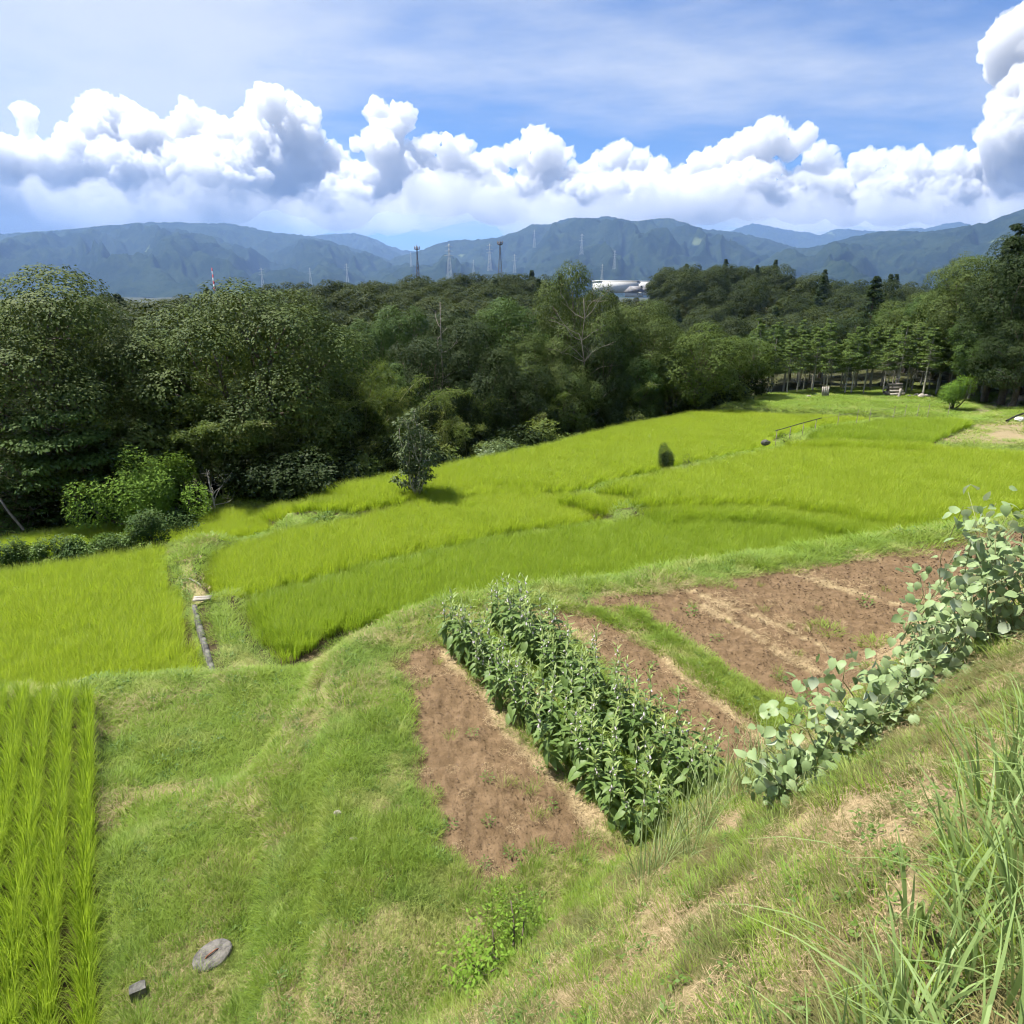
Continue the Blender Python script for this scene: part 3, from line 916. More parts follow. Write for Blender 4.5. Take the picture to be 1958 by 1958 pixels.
def mountain_mat():
    m, N, L, out = newmat('mountain_forest')
    ge = N.new('ShaderNodeNewGeometry'); P = ge.outputs['Position']
    c = nmix(N, L, (0.012, 0.022, 0.014), (0.028, 0.042, 0.022), nrange(N, L, nnoise(N, L, 0.006, 8, 0.7, P), 0.38, 0.62))
    c = nmix(N, L, c, (0.010, 0.022, 0.010), nrange(N, L, nnoise(N, L, 0.045, 4, 0.7, P), 0.5, 0.7, 0, 0.85))
    # clearings and felled strips
    mp = N.new('ShaderNodeMapping'); mp.inputs['Scale'].default_value = (0.0040, 0.0012, 0.0026); L.new(P, mp.inputs['Vector'])
    c = nmix(N, L, c, (0.12, 0.15, 0.07), nrange(N, L, nnoise(N, L, 1.0, 3, 0.5, mp.outputs[0]), 0.685, 0.71, 0, 0.8))
    p = N.new('ShaderNodeBsdfPrincipled'); p.inputs['Roughness'].default_value = 1.0
    p.inputs['Specular IOR Level'].default_value = 0.0
    L.new(c, p.inputs['Base Color'])
    b = N.new('ShaderNodeBump'); b.inputs['Strength'].default_value = 1.0; b.inputs['Distance'].default_value = 14.0
    L.new(nnoise(N, L, 0.05, 6, 0.75, P), b.inputs['Height']); L.new(b.outputs[0], p.inputs['Normal'])
    L.new(p.outputs[0], out.inputs['Surface'])
    return m


M_MOUNT = mountain_mat()
ridge_mountain('mountain_left', [(-53.68, 211.2), (-46.97, 213.2), (-40.26, 327.6), (-34.98, 388.8), (-32.08, 415.9), (-28.95, 465.6), (-26.15, 507.1), (-24.29, 511.0), (-22.91, 512.5), (-21.13, 518.9), (-18.99, 478.9), (-17.89, 462.2), (-15.64, 439.5), (-14.11, 402.0), (-11.39, 323.6), (-8.6, 221.2), (-4.91, 50.7), (-0.68, -36.7)], 6200, 3300, 1500, 11, M_MOUNT)
ridge_mountain('mountain_saddle', [(-21.35, 430.7), (-17.93, 556.1), (-15.64, 573.4), (-13.29, 606.2), (-12.18, 614.2), (-10.92, 573.6), (-9.75, 499.2), (-8.55, 445.7), (-7.52, 435.7), (-5.66, 459.6), (-2.76, 405.4)], 8200, 2400, 1200, 12, M_MOUNT)
ridge_mountain('mountain_middle', [(-15.24, -31.0), (-11.07, 161.1), (-9.19, 253.5), (-7.32, 304.0), (-4.82, 381.2), (-2.74, 385.8), (-1.29, 397.5), (0.58, 442.8), (1.61, 495.1), (2.85, 487.2), (4.48, 538.3), (5.51, 530.1), (7.54, 546.4), (9.57, 503.2), (11.94, 528.4), (13.15, 493.4), (14.74, 446.7), (16.3, 429.0), (17.45, 408.5), (19.37, 364.9), (20.51, 326.8), (22.02, 277.6), (24.96, 184.5), (28.48, 76.5)], 5600, 2900, 1400, 13, M_MOUNT)
ridge_mountain('mountain_right', [(16.98, 102.0), (19.15, 186.9), (20.54, 251.6), (22.69, 259.8), (24.05, 289.2), (25.03, 312.9), (26.67, 331.3), (27.98, 330.3), (29.27, 318.1), (30.19, 326.2), (31.09, 334.0), (32.81, 357.0), (34.71, 413.3), (39.02, 429.4), (47.88, 288.6)], 4700, 2500, 1400, 14, M_MOUNT)
ridge_mountain('mountain_spur', [(-2.81, -23.0), (-0.25, 97.9), (1.43, 187.1), (3.09, 245.6), (4.54, 268.5), (5.99, 250.5), (8.08, 200.0), (10.99, 125.6), (13.9, 36.8)], 4300, 1100, 800, 15, M_MOUNT)
ridge_mountain('mountain_far', [(11.7, 517.4), (14.8, 634.2), (16.49, 707.9), (17.4, 758.5), (18.13, 797.2), (19.27, 756.4), (20.39, 715.8), (21.13, 694.7), (22.21, 672.0), (22.94, 639.4), (23.6, 694.2), (24.28, 707.8), (26.0, 669.7), (27.32, 662.1), (28.58, 687.6), (29.54, 675.9), (30.43, 713.3), (31.31, 733.5), (31.94, 696.7), (32.87, 647.5), (34.08, 596.9), (36.95, 474.8)], 9400, 2300, 1200, 16, M_MOUNT, rough=0.2)

# clearings that can be told apart, as grassy patches lying on the slopes
HAZE_TOP = 880.0


def build_haze():
    m, N, L, out = newmat('hazy_air')
    v = N.new('ShaderNodeVolumePrincipled')
    v.inputs['Color'].default_value = (0.33, 0.54, 1.0, 1)
    v.inputs['Density'].default_value = HAZE_DENSITY
    v.inputs['Anisotropy'].default_value = 0.2
    L.new(v.outputs[0], out.inputs['Volume'])
    g = Geo(); z0, z1 = -60.0, HAZE_TOP
    g.box((0, 0, (z0 + z1) / 2), (22400, 22400, z1 - z0))
    o = link('haze', g.mesh('haze', m))
    tag(o, 'thin blue haze filling the valley air', 'haze', kind='stuff')


HAZE_DENSITY = 0.00008
build_haze()


def cloud_mat(name='cloud_white', col=0.925, dens=0.009):
    m, N, L, out = newmat(name)
    v = N.new('ShaderNodeVolumePrincipled')
    v.inputs['Color'].default_value = (col, col, col, 1)
    v.inputs['Density'].default_value = dens
    v.inputs['Anisotropy'].default_value = 0.3
    L.new(v.outputs[0], out.inputs['Volume'])
    return m


def build_cloud(name, blobs, voxel, mat, seed, label, amp=1.0):
    """one cumulus: overlapping blobs fused into a skin that is then billowed"""
    bm = bmesh.new()
    for (x, y, z, r, fx, fz) in blobs:
        bmesh.ops.create_icosphere(bm, subdivisions=2, radius=1.0,
                                   matrix=Matrix.Translation((x, y, z)) @ Matrix.Diagonal((r * fx, r, r * fz, 1)))
    me = bpy.data.meshes.new(name + '_blobs'); bm.to_mesh(me); bm.free()
    o = bpy.data.objects.new(name, me); COL.objects.link(o)
    md = o.modifiers.new('fuse', 'REMESH'); md.mode = 'VOXEL'; md.voxel_size = voxel
    dg = bpy.context.evaluated_depsgraph_get()
    ev = o.evaluated_get(dg)
    fused = bpy.data.meshes.new_from_object(ev)
    o.modifiers.clear(); o.data = fused
    n = len(fused.vertices)
    co = np.empty(n * 3, np.float32); fused.vertices.foreach_get('co', co); co = co.reshape(-1, 3).astype(float)
    no = np.empty(n * 3, np.float32); fused.vertices.foreach_get('normal', no); no = no.reshape(-1, 3).astype(float)

    def billow(p, s, sd):
        q = fbm(p / s, 2, sd, 0.5)
        return 1 - np.abs(2 * q - 1) * 2.0
    warp = (np.stack([fbm(co / 520 + 5, 2, seed + 31), fbm(co / 520 + 15, 2, seed + 32), fbm(co / 520 + 25, 2, seed + 33)], 1) - 0.5) * 190
    d = 0
    for s, a in ((670, 112), (310, 78), (150, 62), (75, 44), (39, 27)):
        d = d + a * (billow(co + warp * min(1, s / 220), s, seed + int(s)) - 0.45)
    # cloud bases are flatter and smoother than the tops
    up = smooth(-0.6, 0.3, no[:, 2]) * 0.7 + 0.3
    co = co + no * (d * amp * up)[:, None]
    fused.vertices.foreach_set('co', co.astype(np.float32).ravel())
    fused.polygons.foreach_set('use_smooth', np.ones(len(fused.polygons), bool))
    fused.materials.clear(); fused.materials.append(mat)
    fused.update()
    bpy.data.meshes.remove(me)
    tag(o, label, 'cloud', 'cumulus clouds over the mountains')
    return o


M_CLOUD = cloud_mat()
M_CLOUD_THIN = cloud_mat('cloud_thin', 0.93, 0.0014)  # for the thin bank added in front to brighten the dark cumulus bases
CLOUDS = [
    ('tall cumulus bank with billowing tops above the cloud capped ridge', [(-6836, 10855, 2411, 130, 1.0, 1.0), (-6864, 10828, 2273, 140, 1.0, 1.0), (-6856, 10804, 2135, 150, 1.0, 1.0), (-6867, 10816, 1982, 200, 1.0, 1.0), (-7364, 11026, 1672, 435, 1.0, 1.0), (-6622, 10718, 1660, 465, 1.25, 0.8), (-6355, 10979, 1909, 297, 1.0, 1.0), (-6250, 11739, 2535, 353, 1.0, 1.0), (-6227, 11464, 2243, 367, 1.0, 1.0), (-5998, 11919, 2442, 333, 1.0, 1.0), (-5641, 11637, 2226, 384, 1.0, 1.0), (-5611, 12037, 2130, 435, 1.0, 1.0), (-5110, 12071, 2658, 225, 1.0, 1.0), (-5221, 12128, 2485, 289, 1.0, 1.0), (-4884, 12232, 2506, 257, 1.0, 1.0), (-4619, 12147, 2324, 355, 1.0, 1.0), (-4209, 11998, 2591, 129, 1.0, 1.0), (-3827, 12212, 2800, 280, 1.0, 1.0), (-4069, 12622, 2664, 373, 1.0, 1.0), (-3707, 12752, 2753, 311, 1.0, 1.0), (-3450, 12842, 2773, 228, 1.0, 1.0), (-3405, 12428, 2431, 302, 1.0, 1.0), (-3311, 12685, 2347, 174, 1.0, 1.0), (-3128, 12834, 2027, 351, 1.0, 1.0), (-2859, 12784, 1856, 286, 1.0, 1.0), (-7448, 10741, 1106, 750, 1.25, 0.8), (-6778, 10940, 1235, 738, 1.25, 0.8), (-6191, 11384, 1544, 797, 1.25, 0.8), (-5558, 11730, 1515, 798, 1.25, 0.8), (-4726, 11775, 1634, 780, 1.25, 0.8), (-4105, 12489, 1933, 808, 1.25, 0.8), (-3564, 12678, 1718, 648, 1.25, 0.8), (-2851, 12224, 1379, 514, 1.25, 0.8)]),
    ('upright white cumulus tower with a lower shoulder beside it', [(-2275, 13134, 2868, 208, 1.0, 1.0), (-1923, 13184, 2798, 229, 1.0, 1.0), (-2081, 12952, 2533, 287, 1.0, 1.0), (-2313, 12468, 2338, 198, 1.0, 1.0), (-2672, 13008, 2374, 104, 1.0, 1.0), (-2145, 12558, 2222, 298, 1.0, 1.0), (-1904, 13191, 2292, 208, 1.0, 1.0), (-1514, 13029, 2305, 205, 1.0, 1.0), (-1304, 12625, 2328, 149, 1.0, 1.0), (-1034, 12725, 2227, 239, 1.0, 1.0), (-860, 13066, 2320, 153, 1.0, 1.0), (-2483, 12657, 1675, 529, 1.25, 0.8), (-1884, 12885, 1746, 587, 1.25, 0.8), (-1173, 13097, 1733, 593, 1.25, 0.8), (-779, 12779, 1814, 350, 1.0, 1.0)]),
    ('peaked white cumulus above the saddle between the ridges', [(-544, 12641, 1940, 198, 1.0, 1.0), (-290, 13292, 2125, 228, 1.0, 1.0), (53, 12659, 2160, 198, 1.0, 1.0), (425, 13257, 2511, 228, 1.0, 1.0), (570, 12718, 2210, 278, 1.0, 1.0), (824, 13191, 2209, 206, 1.0, 1.0), (408, 13192, 2209, 361, 1.0, 1.0), (1114, 13218, 1876, 259, 1.0, 1.0), (-239, 12883, 1537, 528, 1.25, 0.8), (505, 13105, 1606, 591, 1.25, 0.8), (1117, 12592, 1420, 466, 1.25, 0.8)]),
    ('ragged white cumulus over the long central mountain', [(1237, 13062, 1955, 225, 1.0, 1.0), (1478, 12796, 2046, 201, 1.0, 1.0), (1836, 13147, 2218, 249, 1.0, 1.0), (2147, 13016, 2031, 268, 1.0, 1.0), (2468, 12743, 1891, 284, 1.0, 1.0), (2827, 12708, 1804, 254, 1.0, 1.0), (1541, 12423, 1523, 513, 1.25, 0.8), (2237, 12323, 1430, 513, 1.25, 0.8), (2954, 12728, 1393, 428, 1.0, 1.0)]),
    ('grey bellied cumulus with a pointed white crown', [(3232, 12584, 1932, 325, 1.0, 1.0), (3663, 12739, 2093, 331, 1.0, 1.0), (3964, 12460, 2165, 347, 1.0, 1.0), (4112, 12066, 2286, 259, 1.0, 1.0), (4082, 12241, 2508, 101, 1.0, 1.0), (4286, 12471, 2571, 72, 1.0, 1.0), (4478, 12222, 2201, 224, 1.0, 1.0), (4504, 11829, 2219, 168, 1.0, 1.0), (4948, 12277, 2056, 248, 1.0, 1.0), (5131, 12194, 1849, 227, 1.0, 1.0), (3240, 12135, 1448, 494, 1.25, 0.8), (4038, 12231, 1579, 581, 1.25, 0.8), (4691, 11874, 1456, 523, 1.25, 0.8)]),
    ('low row of small cumulus heads over the blue peaks', [(5329, 12078, 1777, 206, 1.0, 1.0), (5423, 11669, 1866, 181, 1.0, 1.0), (5572, 11538, 1750, 220, 1.0, 1.0), (5932, 11557, 1848, 203, 1.0, 1.0), (6145, 11825, 2070, 94, 1.0, 1.0), (6030, 11196, 1748, 248, 1.0, 1.0), (6340, 11039, 1696, 258, 1.0, 1.0), (6811, 11172, 1716, 245, 1.0, 1.0), (5474, 12088, 1419, 435, 1.0, 1.0), (5904, 11423, 1364, 506, 1.25, 0.8), (6433, 11070, 1322, 472, 1.25, 0.8), (7134, 11166, 1297, 434, 1.0, 1.0), (7353, 10773, 1216, 481, 1.25, 0.8)]),
    ('towering bright cumulus column cut by the picture edge', [(6758, 10749, 3258, 297, 1.0, 1.0), (6876, 11346, 3327, 186, 1.0, 1.0), (6924, 10750, 3320, 319, 1.0, 1.0), (7057, 10753, 2916, 382, 1.0, 1.0), (7351, 10825, 3125, 644, 1.25, 0.8), (7036, 10867, 2721, 162, 1.0, 1.0), (7320, 10814, 2611, 482, 1.25, 0.8), (6946, 10712, 2314, 159, 1.0, 1.0), (7169, 11157, 2183, 228, 1.0, 1.0), (7005, 10681, 1958, 299, 1.0, 1.0), (7124, 10399, 2003, 568, 1.25, 0.8), (6976, 10965, 1768, 254, 1.0, 1.0), (7194, 10692, 1656, 402, 1.0, 1.0), (7556, 10430, 2393, 845, 1.25, 0.8), (7941, 10460, 1554, 969, 1.25, 0.8), (7616, 10533, 1292, 746, 1.25, 0.8)]),
    ('long cumulus bank continuing past the ridge end', [(-7448, 10044, 1684, 615, 1.25, 0.8), (-7953, 9925, 1789, 730, 1.25, 0.8), (-8415, 9753, 1573, 634, 1.25, 0.8), (-8684, 9458, 1764, 842, 1.25, 0.8), (-9199, 9187, 1541, 959, 1.25, 0.8), (-9499, 8638, 1449, 1158, 1.25, 0.8), (-7707, 9909, 1087, 926, 1.25, 0.8), (-8437, 9454, 1037, 1039, 1.25, 0.8), (-9323, 9193, 1009, 1181, 1.25, 0.8)]),
    ('hazy thin cloud bank added before the cumulus bases to brighten them', [(-8460, 8450, 906, 443, 1.5, 0.75), (-8377, 8704, 919, 449, 1.5, 0.75), (-8142, 9013, 816, 534, 1.5, 0.75), (-7942, 9046, 932, 420, 1.5, 0.75), (-7715, 9260, 1108, 406, 1.5, 0.75), (-7364, 9517, 1007, 539, 1.5, 0.75), (-7058, 9635, 1147, 424, 1.5, 0.75), (-6955, 9930, 999, 554, 1.5, 0.75), (-6531, 10055, 1098, 492, 1.5, 0.75), (-6365, 10318, 983, 400, 1.5, 0.75), (-5982, 10336, 1096, 563, 1.5, 0.75), (-5645, 10714, 1076, 427, 1.5, 0.75), (-5256, 10883, 1160, 558, 1.5, 0.75), (-4867, 11006, 1240, 450, 1.5, 0.75), (-4523, 11096, 1270, 392, 1.5, 0.75), (-4188, 11130, 1121, 362, 1.5, 0.75), (-3913, 11430, 1124, 422, 1.5, 0.75), (-3296, 11495, 1113, 432, 1.5, 0.75), (-2715, 11739, 1204, 451, 1.5, 0.75), (-2476, 11629, 1119, 414, 1.5, 0.75), (-1951, 11713, 1174, 424, 1.5, 0.75), (-1405, 11810, 1207, 375, 1.5, 0.75), (-1096, 12043, 1442, 532, 1.5, 0.75), (-403, 11896, 1383, 427, 1.5, 0.75), (-60, 12120, 1268, 369, 1.5, 0.75), (620, 11946, 1051, 569, 1.5, 0.75), (1136, 11969, 1005, 361, 1.5, 0.75), (1469, 11865, 1025, 528, 1.5, 0.75), (2004, 11868, 1106, 497, 1.5, 0.75), (2560, 11599, 1335, 395, 1.5, 0.75), (2913, 11611, 1416, 441, 1.5, 0.75), (3079, 11734, 1058, 290, 1.5, 0.75), (3391, 11411, 1174, 247, 1.5, 0.75), (3809, 11428, 1151, 348, 1.5, 0.75), (4142, 11207, 1100, 280, 1.5, 0.75), (4482, 11067, 1126, 370, 1.5, 0.75), (4789, 10847, 1056, 268, 1.5, 0.75), (5102, 10702, 1094, 248, 1.5, 0.75), (5538, 10797, 1088, 336, 1.5, 0.75), (5821, 10607, 1072, 251, 1.5, 0.75), (6109, 10433, 1007, 278, 1.5, 0.75), (6394, 10264, 922, 262, 1.5, 0.75), (6668, 10140, 974, 349, 1.5, 0.75), (6778, 9778, 955, 370, 1.5, 0.75), (7086, 9715, 940, 276, 1.5, 0.75), (7291, 9529, 931, 248, 1.5, 0.75), (7517, 9383, 915, 277, 1.5, 0.75), (7796, 9294, 849, 356, 1.5, 0.75), (7945, 9097, 878, 249, 1.5, 0.75)]),
]
for k_, (lab_, blobs_) in enumerate(CLOUDS):
    build_cloud('cumulus_cloud', blobs_, 25.0 if not lab_.startswith('hazy') else 60.0, M_CLOUD_THIN if lab_.startswith('hazy') else M_CLOUD, 300 + 40 * k_, lab_)

# ------------------------------------------------------------------ trees
M_BARK = solid_mat('bark_brown', (0.06, 0.045, 0.03), (0.11, 0.09, 0.065), 6, 0.9, 0.6, 25)
M_BARK_PALE = solid_mat('bark_pale', (0.26, 0.24, 0.20), (0.42, 0.39, 0.33), 5, 0.9, 0.5, 25)
M_DEADWOOD = solid_mat('dead_wood', (0.11, 0.095, 0.08), (0.19, 0.17, 0.145), 6, 0.9)
M_CULM = solid_mat('bamboo_culm', (0.10, 0.13, 0.04), (0.18, 0.18, 0.07), 3, 0.5)
M_OLIVE = leaf_mat('olive_leaf', (0.036, 0.060, 0.013), (0.066, 0.096, 0.019), (0.090, 0.113, 0.027), 0.14, None, 0.65, 0.12, patch=0.5, patch_scale=0.5)
M_DARK = leaf_mat('dark_leaf', (0.013, 0.026, 0.006), (0.025, 0.043, 0.010), (0.039, 0.057, 0.013), 0.14, None, 0.65, 0.12, patch=0.4, patch_scale=0.6)
M_MIDG = leaf_mat('mid_leaf', (0.029, 0.061, 0.012), (0.054, 0.095, 0.018), (0.076, 0.118, 0.022), 0.14, None, 0.65, 0.12, patch=0.5, patch_scale=0.5)
M_YOUNG = leaf_mat('maple_leaf', (0.045, 0.075, 0.014), (0.082, 0.118, 0.022), None, 0.2, None, 0.65, 0.12)
M_FRESH = leaf_mat('fresh_leaf', (0.096, 0.181, 0.024), (0.161, 0.265, 0.034), None, 0.35, None, 0.65, 0.1)
M_BAMBOO = leaf_mat('bamboo_leaf', (0.060, 0.097, 0.018), (0.099, 0.143, 0.029), (0.133, 0.137, 0.040), 0.35, None, 0.65, 0.12, patch=0.6, patch_scale=0.35)
M_CYPRESS = leaf_mat('cypress_leaf', (0.060, 0.100, 0.023), (0.105, 0.156, 0.035), None, 0.25, None, 0.65, 0.12)
M_CEDAR = leaf_mat('cedar_leaf', (0.017, 0.034, 0.009), (0.033, 0.053, 0.013), None, 0.2, None, 0.65, 0.12)
M_GLOSS = leaf_mat('glossy_leaf', (0.024, 0.048, 0.012), (0.055, 0.088, 0.024), None, 0.2, None, 0.55, 0.08, back=(0.085, 0.115, 0.05))
M_FARLEAF = leaf_mat('far_leaf', (0.020, 0.033, 0.009), (0.038, 0.054, 0.014), (0.054, 0.071, 0.020), 0.25, None, 0.65, 0.12, patch=0.5, patch_scale=0.06)


def clump_leaves(r, centers, radii, per, size, flat=0.55, up=0.9, droop=0.0, aspect=0.55, outward=None):
    """leaves gathered in domed sprays about the given centres"""
    n = len(centers) * per
    C = np.repeat(centers, per, 0); Rd = np.repeat(radii, per)
    d = rand_dirs(r, n); d[:, 2] = np.abs(d[:, 2]) * 1.0 - 0.18
    rad = Rd * (0.55 + 0.45 * r.uniform(size=n) ** 0.5)
    pos = C + d * rad[:, None] * np.array([1, 1, flat])
    nr = unit(d * 1.0 + np.array([0, 0, up * 0.8]) + rand_dirs(r, n) * 0.42)
    al = d * np.array([1, 1, 0.2]) + rand_dirs(r, n) * 0.7 - np.array([0, 0, droop])
    L_ = size * r.uniform(0.65, 1.3, n)
    return leaf_quads(pos, nr, unit(al), L_, L_ * aspect * r.uniform(0.8, 1.2, n), 0.12)


def limb(g, a, b, ra, rb, r, wob=0.12, sides=6, n=6):
    a = np.asarray(a, float); b = np.asarray(b, float); ln = np.linalg.norm(b - a)
    t = np.linspace(0, 1, n)[:, None]
    p = a + (b - a) * t + np.sin(t * math.pi) * r.normal(0, wob * ln * 0.5, 3) + (r.normal(0, wob * ln * 0.12, (n, 3)) * (t > 0) * (t < 1))
    g.tube(p, ra + (rb - ra) * t[:, 0], sides)
    return p


def broadleaf(name, seed, H=12.0, Wd=9.0, base=0.28, nclump=150, per=150, leaf=0.19, mat=None, tiers=0.0, clump=0.95, flat=0.5, bark=None, lump=0.35, sparse=0.0):
    """(trunk mesh, crown mesh) of a spreading broad-leaved tree standing at the origin"""
    r = np.random.default_rng(seed)
    zc = H * (base + (1 - base) * 0.5); hz = H * (1 - base) * 0.5; hx = Wd / 2
    # big lobes first, sprays over the lobes
    nl = 9
    ld = rand_dirs(r, nl); ld[:, 2] = np.abs(ld[:, 2]) * 1.2 - 0.35; ld = unit(ld)
    lc = ld * np.array([hx, hx, hz]) * r.uniform(0.35, 0.62, (nl, 1)); lc = np.concatenate([lc, [[0, 0, hz * 0.35]]])
    lr = r.uniform(0.42, 0.60, nl + 1)
    k = r.integers(0, nl + 1, nclump)
    d = rand_dirs(r, nclump); d[:, 2] += 0.25; d = unit(d)
    C = lc[k] + d * (lr[k] * r.uniform(0.7, 1.02, nclump))[:, None] * np.array([hx, hx, hz])
    if tiers:
        C[:, 2] = np.round(C[:, 2] / tiers) * tiers + r.normal(0, tiers * 0.12, nclump)
    C = C + np.array([0, 0, zc])
    C[:, 2] = np.maximum(C[:, 2], H * base * 0.75)
    C = C[r.uniform(size=nclump) > sparse]
    D2 = np.linalg.norm(C[:, None] - C[None], axis=2)
    C = C[(D2 < 2.1 * clump).sum(1) > 3]
    rad = clump * r.uniform(0.6, 1.25, len(C))
    V, F = clump_leaves(r, C, rad, per, leaf, flat)
    crown = mesh_np(name + '_crown', V, F, mat or M_OLIVE)
    g = Geo()
    top = np.array([r.normal(0, 0.25), r.normal(0, 0.25), H * (base + 0.30)])
    tr = 0.022 * H + 0.06
    limb(g, (0, 0, -0.3), top, tr, tr * 0.55, r, 0.06, 8, 8)
    for j in np.argsort(r.uniform(size=len(C)))[:26]:
        t = r.uniform(0.45, 1.0)
        a = top * t; b = C[j]
        p = limb(g, a, b, tr * 0.38 * (1.1 - t * 0.4), 0.02, r, 0.16, 5, 6)
        for _ in range(2):
            q = p[r.integers(2, 5)]; e = C[np.argmin(np.linalg.norm(C - q - rand_dirs(r, 1)[0] * 1.5, axis=1))]
            limb(g, q, e, 0.045, 0.012, r, 0.15, 4, 4)
    return g.mesh(name + '_trunk', bark or M_BARK, True), crown


def bamboo(name, seed, H=8.0, lean=0.25, leaves=1500, mat=None):
    r = np.random.default_rng(seed)
    n = 16
    t = np.linspace(0, 1, n)
    a = r.uniform(0, 6.28)
    out = H * (lean * t ** 2.2 + 0.12 * t ** 6)
    z = H * (t - 0.13 * t ** 5)
    p = np.stack([out * math.cos(a), out * math.sin(a), z], 1)
    p[-1, 2] -= 0.25
    g = Geo(); g.tube(p, 0.045 * (1 - t * 0.85) + 0.006, 6)
    # side sprays that arch outward and hang
    nb = 46
    tb = r.uniform(0.34, 1.0, nb) ** 0.8
    bx = np.stack([np.interp(tb, t, p[:, i]) for i in range(3)], 1)
    ba = r.uniform(0, 6.283, nb); bl = (0.35 + 1.0 * (1 - tb)) * r.uniform(0.7, 1.25, nb) * (H / 8) ** 0.6
    per = leaves // nb
    s = r.uniform(0.15, 1.0, (nb, per))
    ox = (np.cos(ba) * bl)[:, None] * s; oy = (np.sin(ba) * bl)[:, None] * s; oz = bl[:, None] * (0.55 * s - 0.75 * s * s)
    pos = np.stack([bx[:, 0, None] + ox, bx[:, 1, None] + oy, bx[:, 2, None] + oz], 2).reshape(-1, 3) + r.normal(0, 0.10, (nb * per, 3))
    al = unit(np.stack([np.repeat(np.cos(ba), per), np.repeat(np.sin(ba), per), np.full(nb * per, -1.1)], 1) + r.normal(0, 0.5, (nb * per, 3)))
    nr = unit(rand_dirs(r, nb * per) * 0.7 + np.array([0, 0, 0.8]))
    V, F = leaf_quads(pos, nr, al, r.uniform(0.14, 0.26, nb * per), r.uniform(0.028, 0.05, nb * per), 0.1)
    return g.mesh(name + '_culm', M_CULM, True), mesh_np(name + '_foliage', V, F, mat or M_BAMBOO)


def conifer(name, seed, H=7.0, Wd=2.6, clear=0.45, leaves=5200, mat=None, bark=None, leaf=0.13, r0=0.085, twigs=26, cone=0.75):
    r = np.random.default_rng(seed)
    g = Geo()
    t = np.linspace(0, 1, 8)
    p = np.stack([r.normal(0, 0.02, 8) * H * 0.3 * t, r.normal(0, 0.02, 8) * H * 0.3 * t, -0.2 + (H + 0.1) * t], 1)
    g.tube(p, r0 * (1 - 0.85 * t), 7)
    for _ in range(twigs):                         # dead side twigs below the crown
        z = r.uniform(0.18, clear + 0.18) * H; a = r.uniform(0, 6.283); ln = r.uniform(0.3, 0.8)
        limb(g, (0, 0, z), (ln * math.cos(a), ln * math.sin(a), z + r.uniform(-0.05, 0.3)), 0.012, 0.004, r, 0.12, 3, 4)
    nb = 110 if H < 9 else 120
    zz = H * (clear + (1.02 - clear) * r.uniform(0, 1, nb) ** 0.9)
    u = (zz / H - clear) / (1 - clear)
    w = Wd / 2 * (1 - cone * np.clip(u, 0, 1) ** 1.3) * np.clip(0.55 + u * 2.4, 0, 1)
    a = r.uniform(0, 6.283, nb)
    c = np.stack([np.cos(a) * w * r.uniform(0.35, 0.95, nb), np.sin(a) * w * r.uniform(0.35, 0.95, nb), zz], 1)
    for k in range(0, nb, 2):
        limb(g, (0, 0, zz[k] - 0.15), c[k], 0.02, 0.006, r, 0.1, 3, 3)
    V, F = clump_leaves(r, c, (0.052 if H < 9 else 0.075) * H ** 0.9 * (1.2 - 0.85 * np.clip(u, 0, 1)), leaves // nb, leaf, 0.85, 0.5, 0.6, 0.45)
    return g.mesh(name + '_trunk', bark or M_BARK_PALE, True), mesh_np(name + '_crown', V, F, mat or M_CYPRESS)


def bush_mesh(name, seed, Wd, H, n, leaf, mat, low=0.0, lobes=5, aspect=0.5, holes=0.0):
    r = np.random.default_rng(seed)
    C = np.stack([r.normal(0, 0.22, lobes) * Wd, r.normal(0, 0.22, lobes) * Wd, H * r.uniform(0.35 + low, 0.75, lobes)], 1)
    k = r.integers(0, lobes, n); d = rand_dirs(r, n)
    pos = C[k] + d * np.array([Wd * 0.3, Wd * 0.3, H * 0.32]) * (0.55 + 0.45 * r.uniform(size=(n, 1)))
    if holes:
        pos = pos[fbm(pos * 1.7 / max(Wd, 0.5), 2, seed) > holes]
    pos = pos[pos[:, 2] > 0.02]; m = len(pos)
    d = unit(pos - np.array([0, 0, H * 0.45]))
    nr = unit(d * 0.7 + np.array([0, 0, 0.8]) + rand_dirs(r, m) * 0.7)
    L_ = leaf * r.uniform(0.6, 1.3, m)
    V, F = leaf_quads(pos, nr, unit(d + rand_dirs(r, m) * 0.8), L_, L_ * aspect, 0.1)
    g = Geo()
    for j in range(lobes):
        limb(g, (r.normal(0, 0.03), r.normal(0, 0.03), -0.1), C[j], 0.018 * H + 0.008, 0.006, r, 0.15, 5, 5)
    return g.mesh(name + '_stem', M_BARK, True), mesh_np(name + '_foliage', V, F, mat)


def bare_tree(name, seed, H, spread, mat, n=14, r0=0.09):
    r = np.random.default_rng(seed); g = Geo()
    main = limb(g, (0, 0, -0.3), (r.normal(0, 0.2), r.normal(0, 0.2), H), r0, 0.02, r, 0.05, 6, 10)
    for _ in range(n):
        i = r.integers(3, 9); a = r.uniform(0, 6.283); ln = spread * r.uniform(0.35, 1.0)
        p = limb(g, main[i], main[i] + np.array([math.cos(a) * ln, math.sin(a) * ln, ln * r.uniform(0.3, 1.1)]), r0 * 0.4, 0.008, r, 0.2, 5, 6)
        for _ in range(4):
            q = p[r.integers(2, 6)]; d = rand_dirs(r, 1)[0]; d[2] = abs(d[2]) * 0.8
            limb(g, q, q + d * ln * r.uniform(0.25, 0.55), r0 * 0.14, 0.004, r, 0.2, 3, 4)
    return g.mesh(name, mat, True)


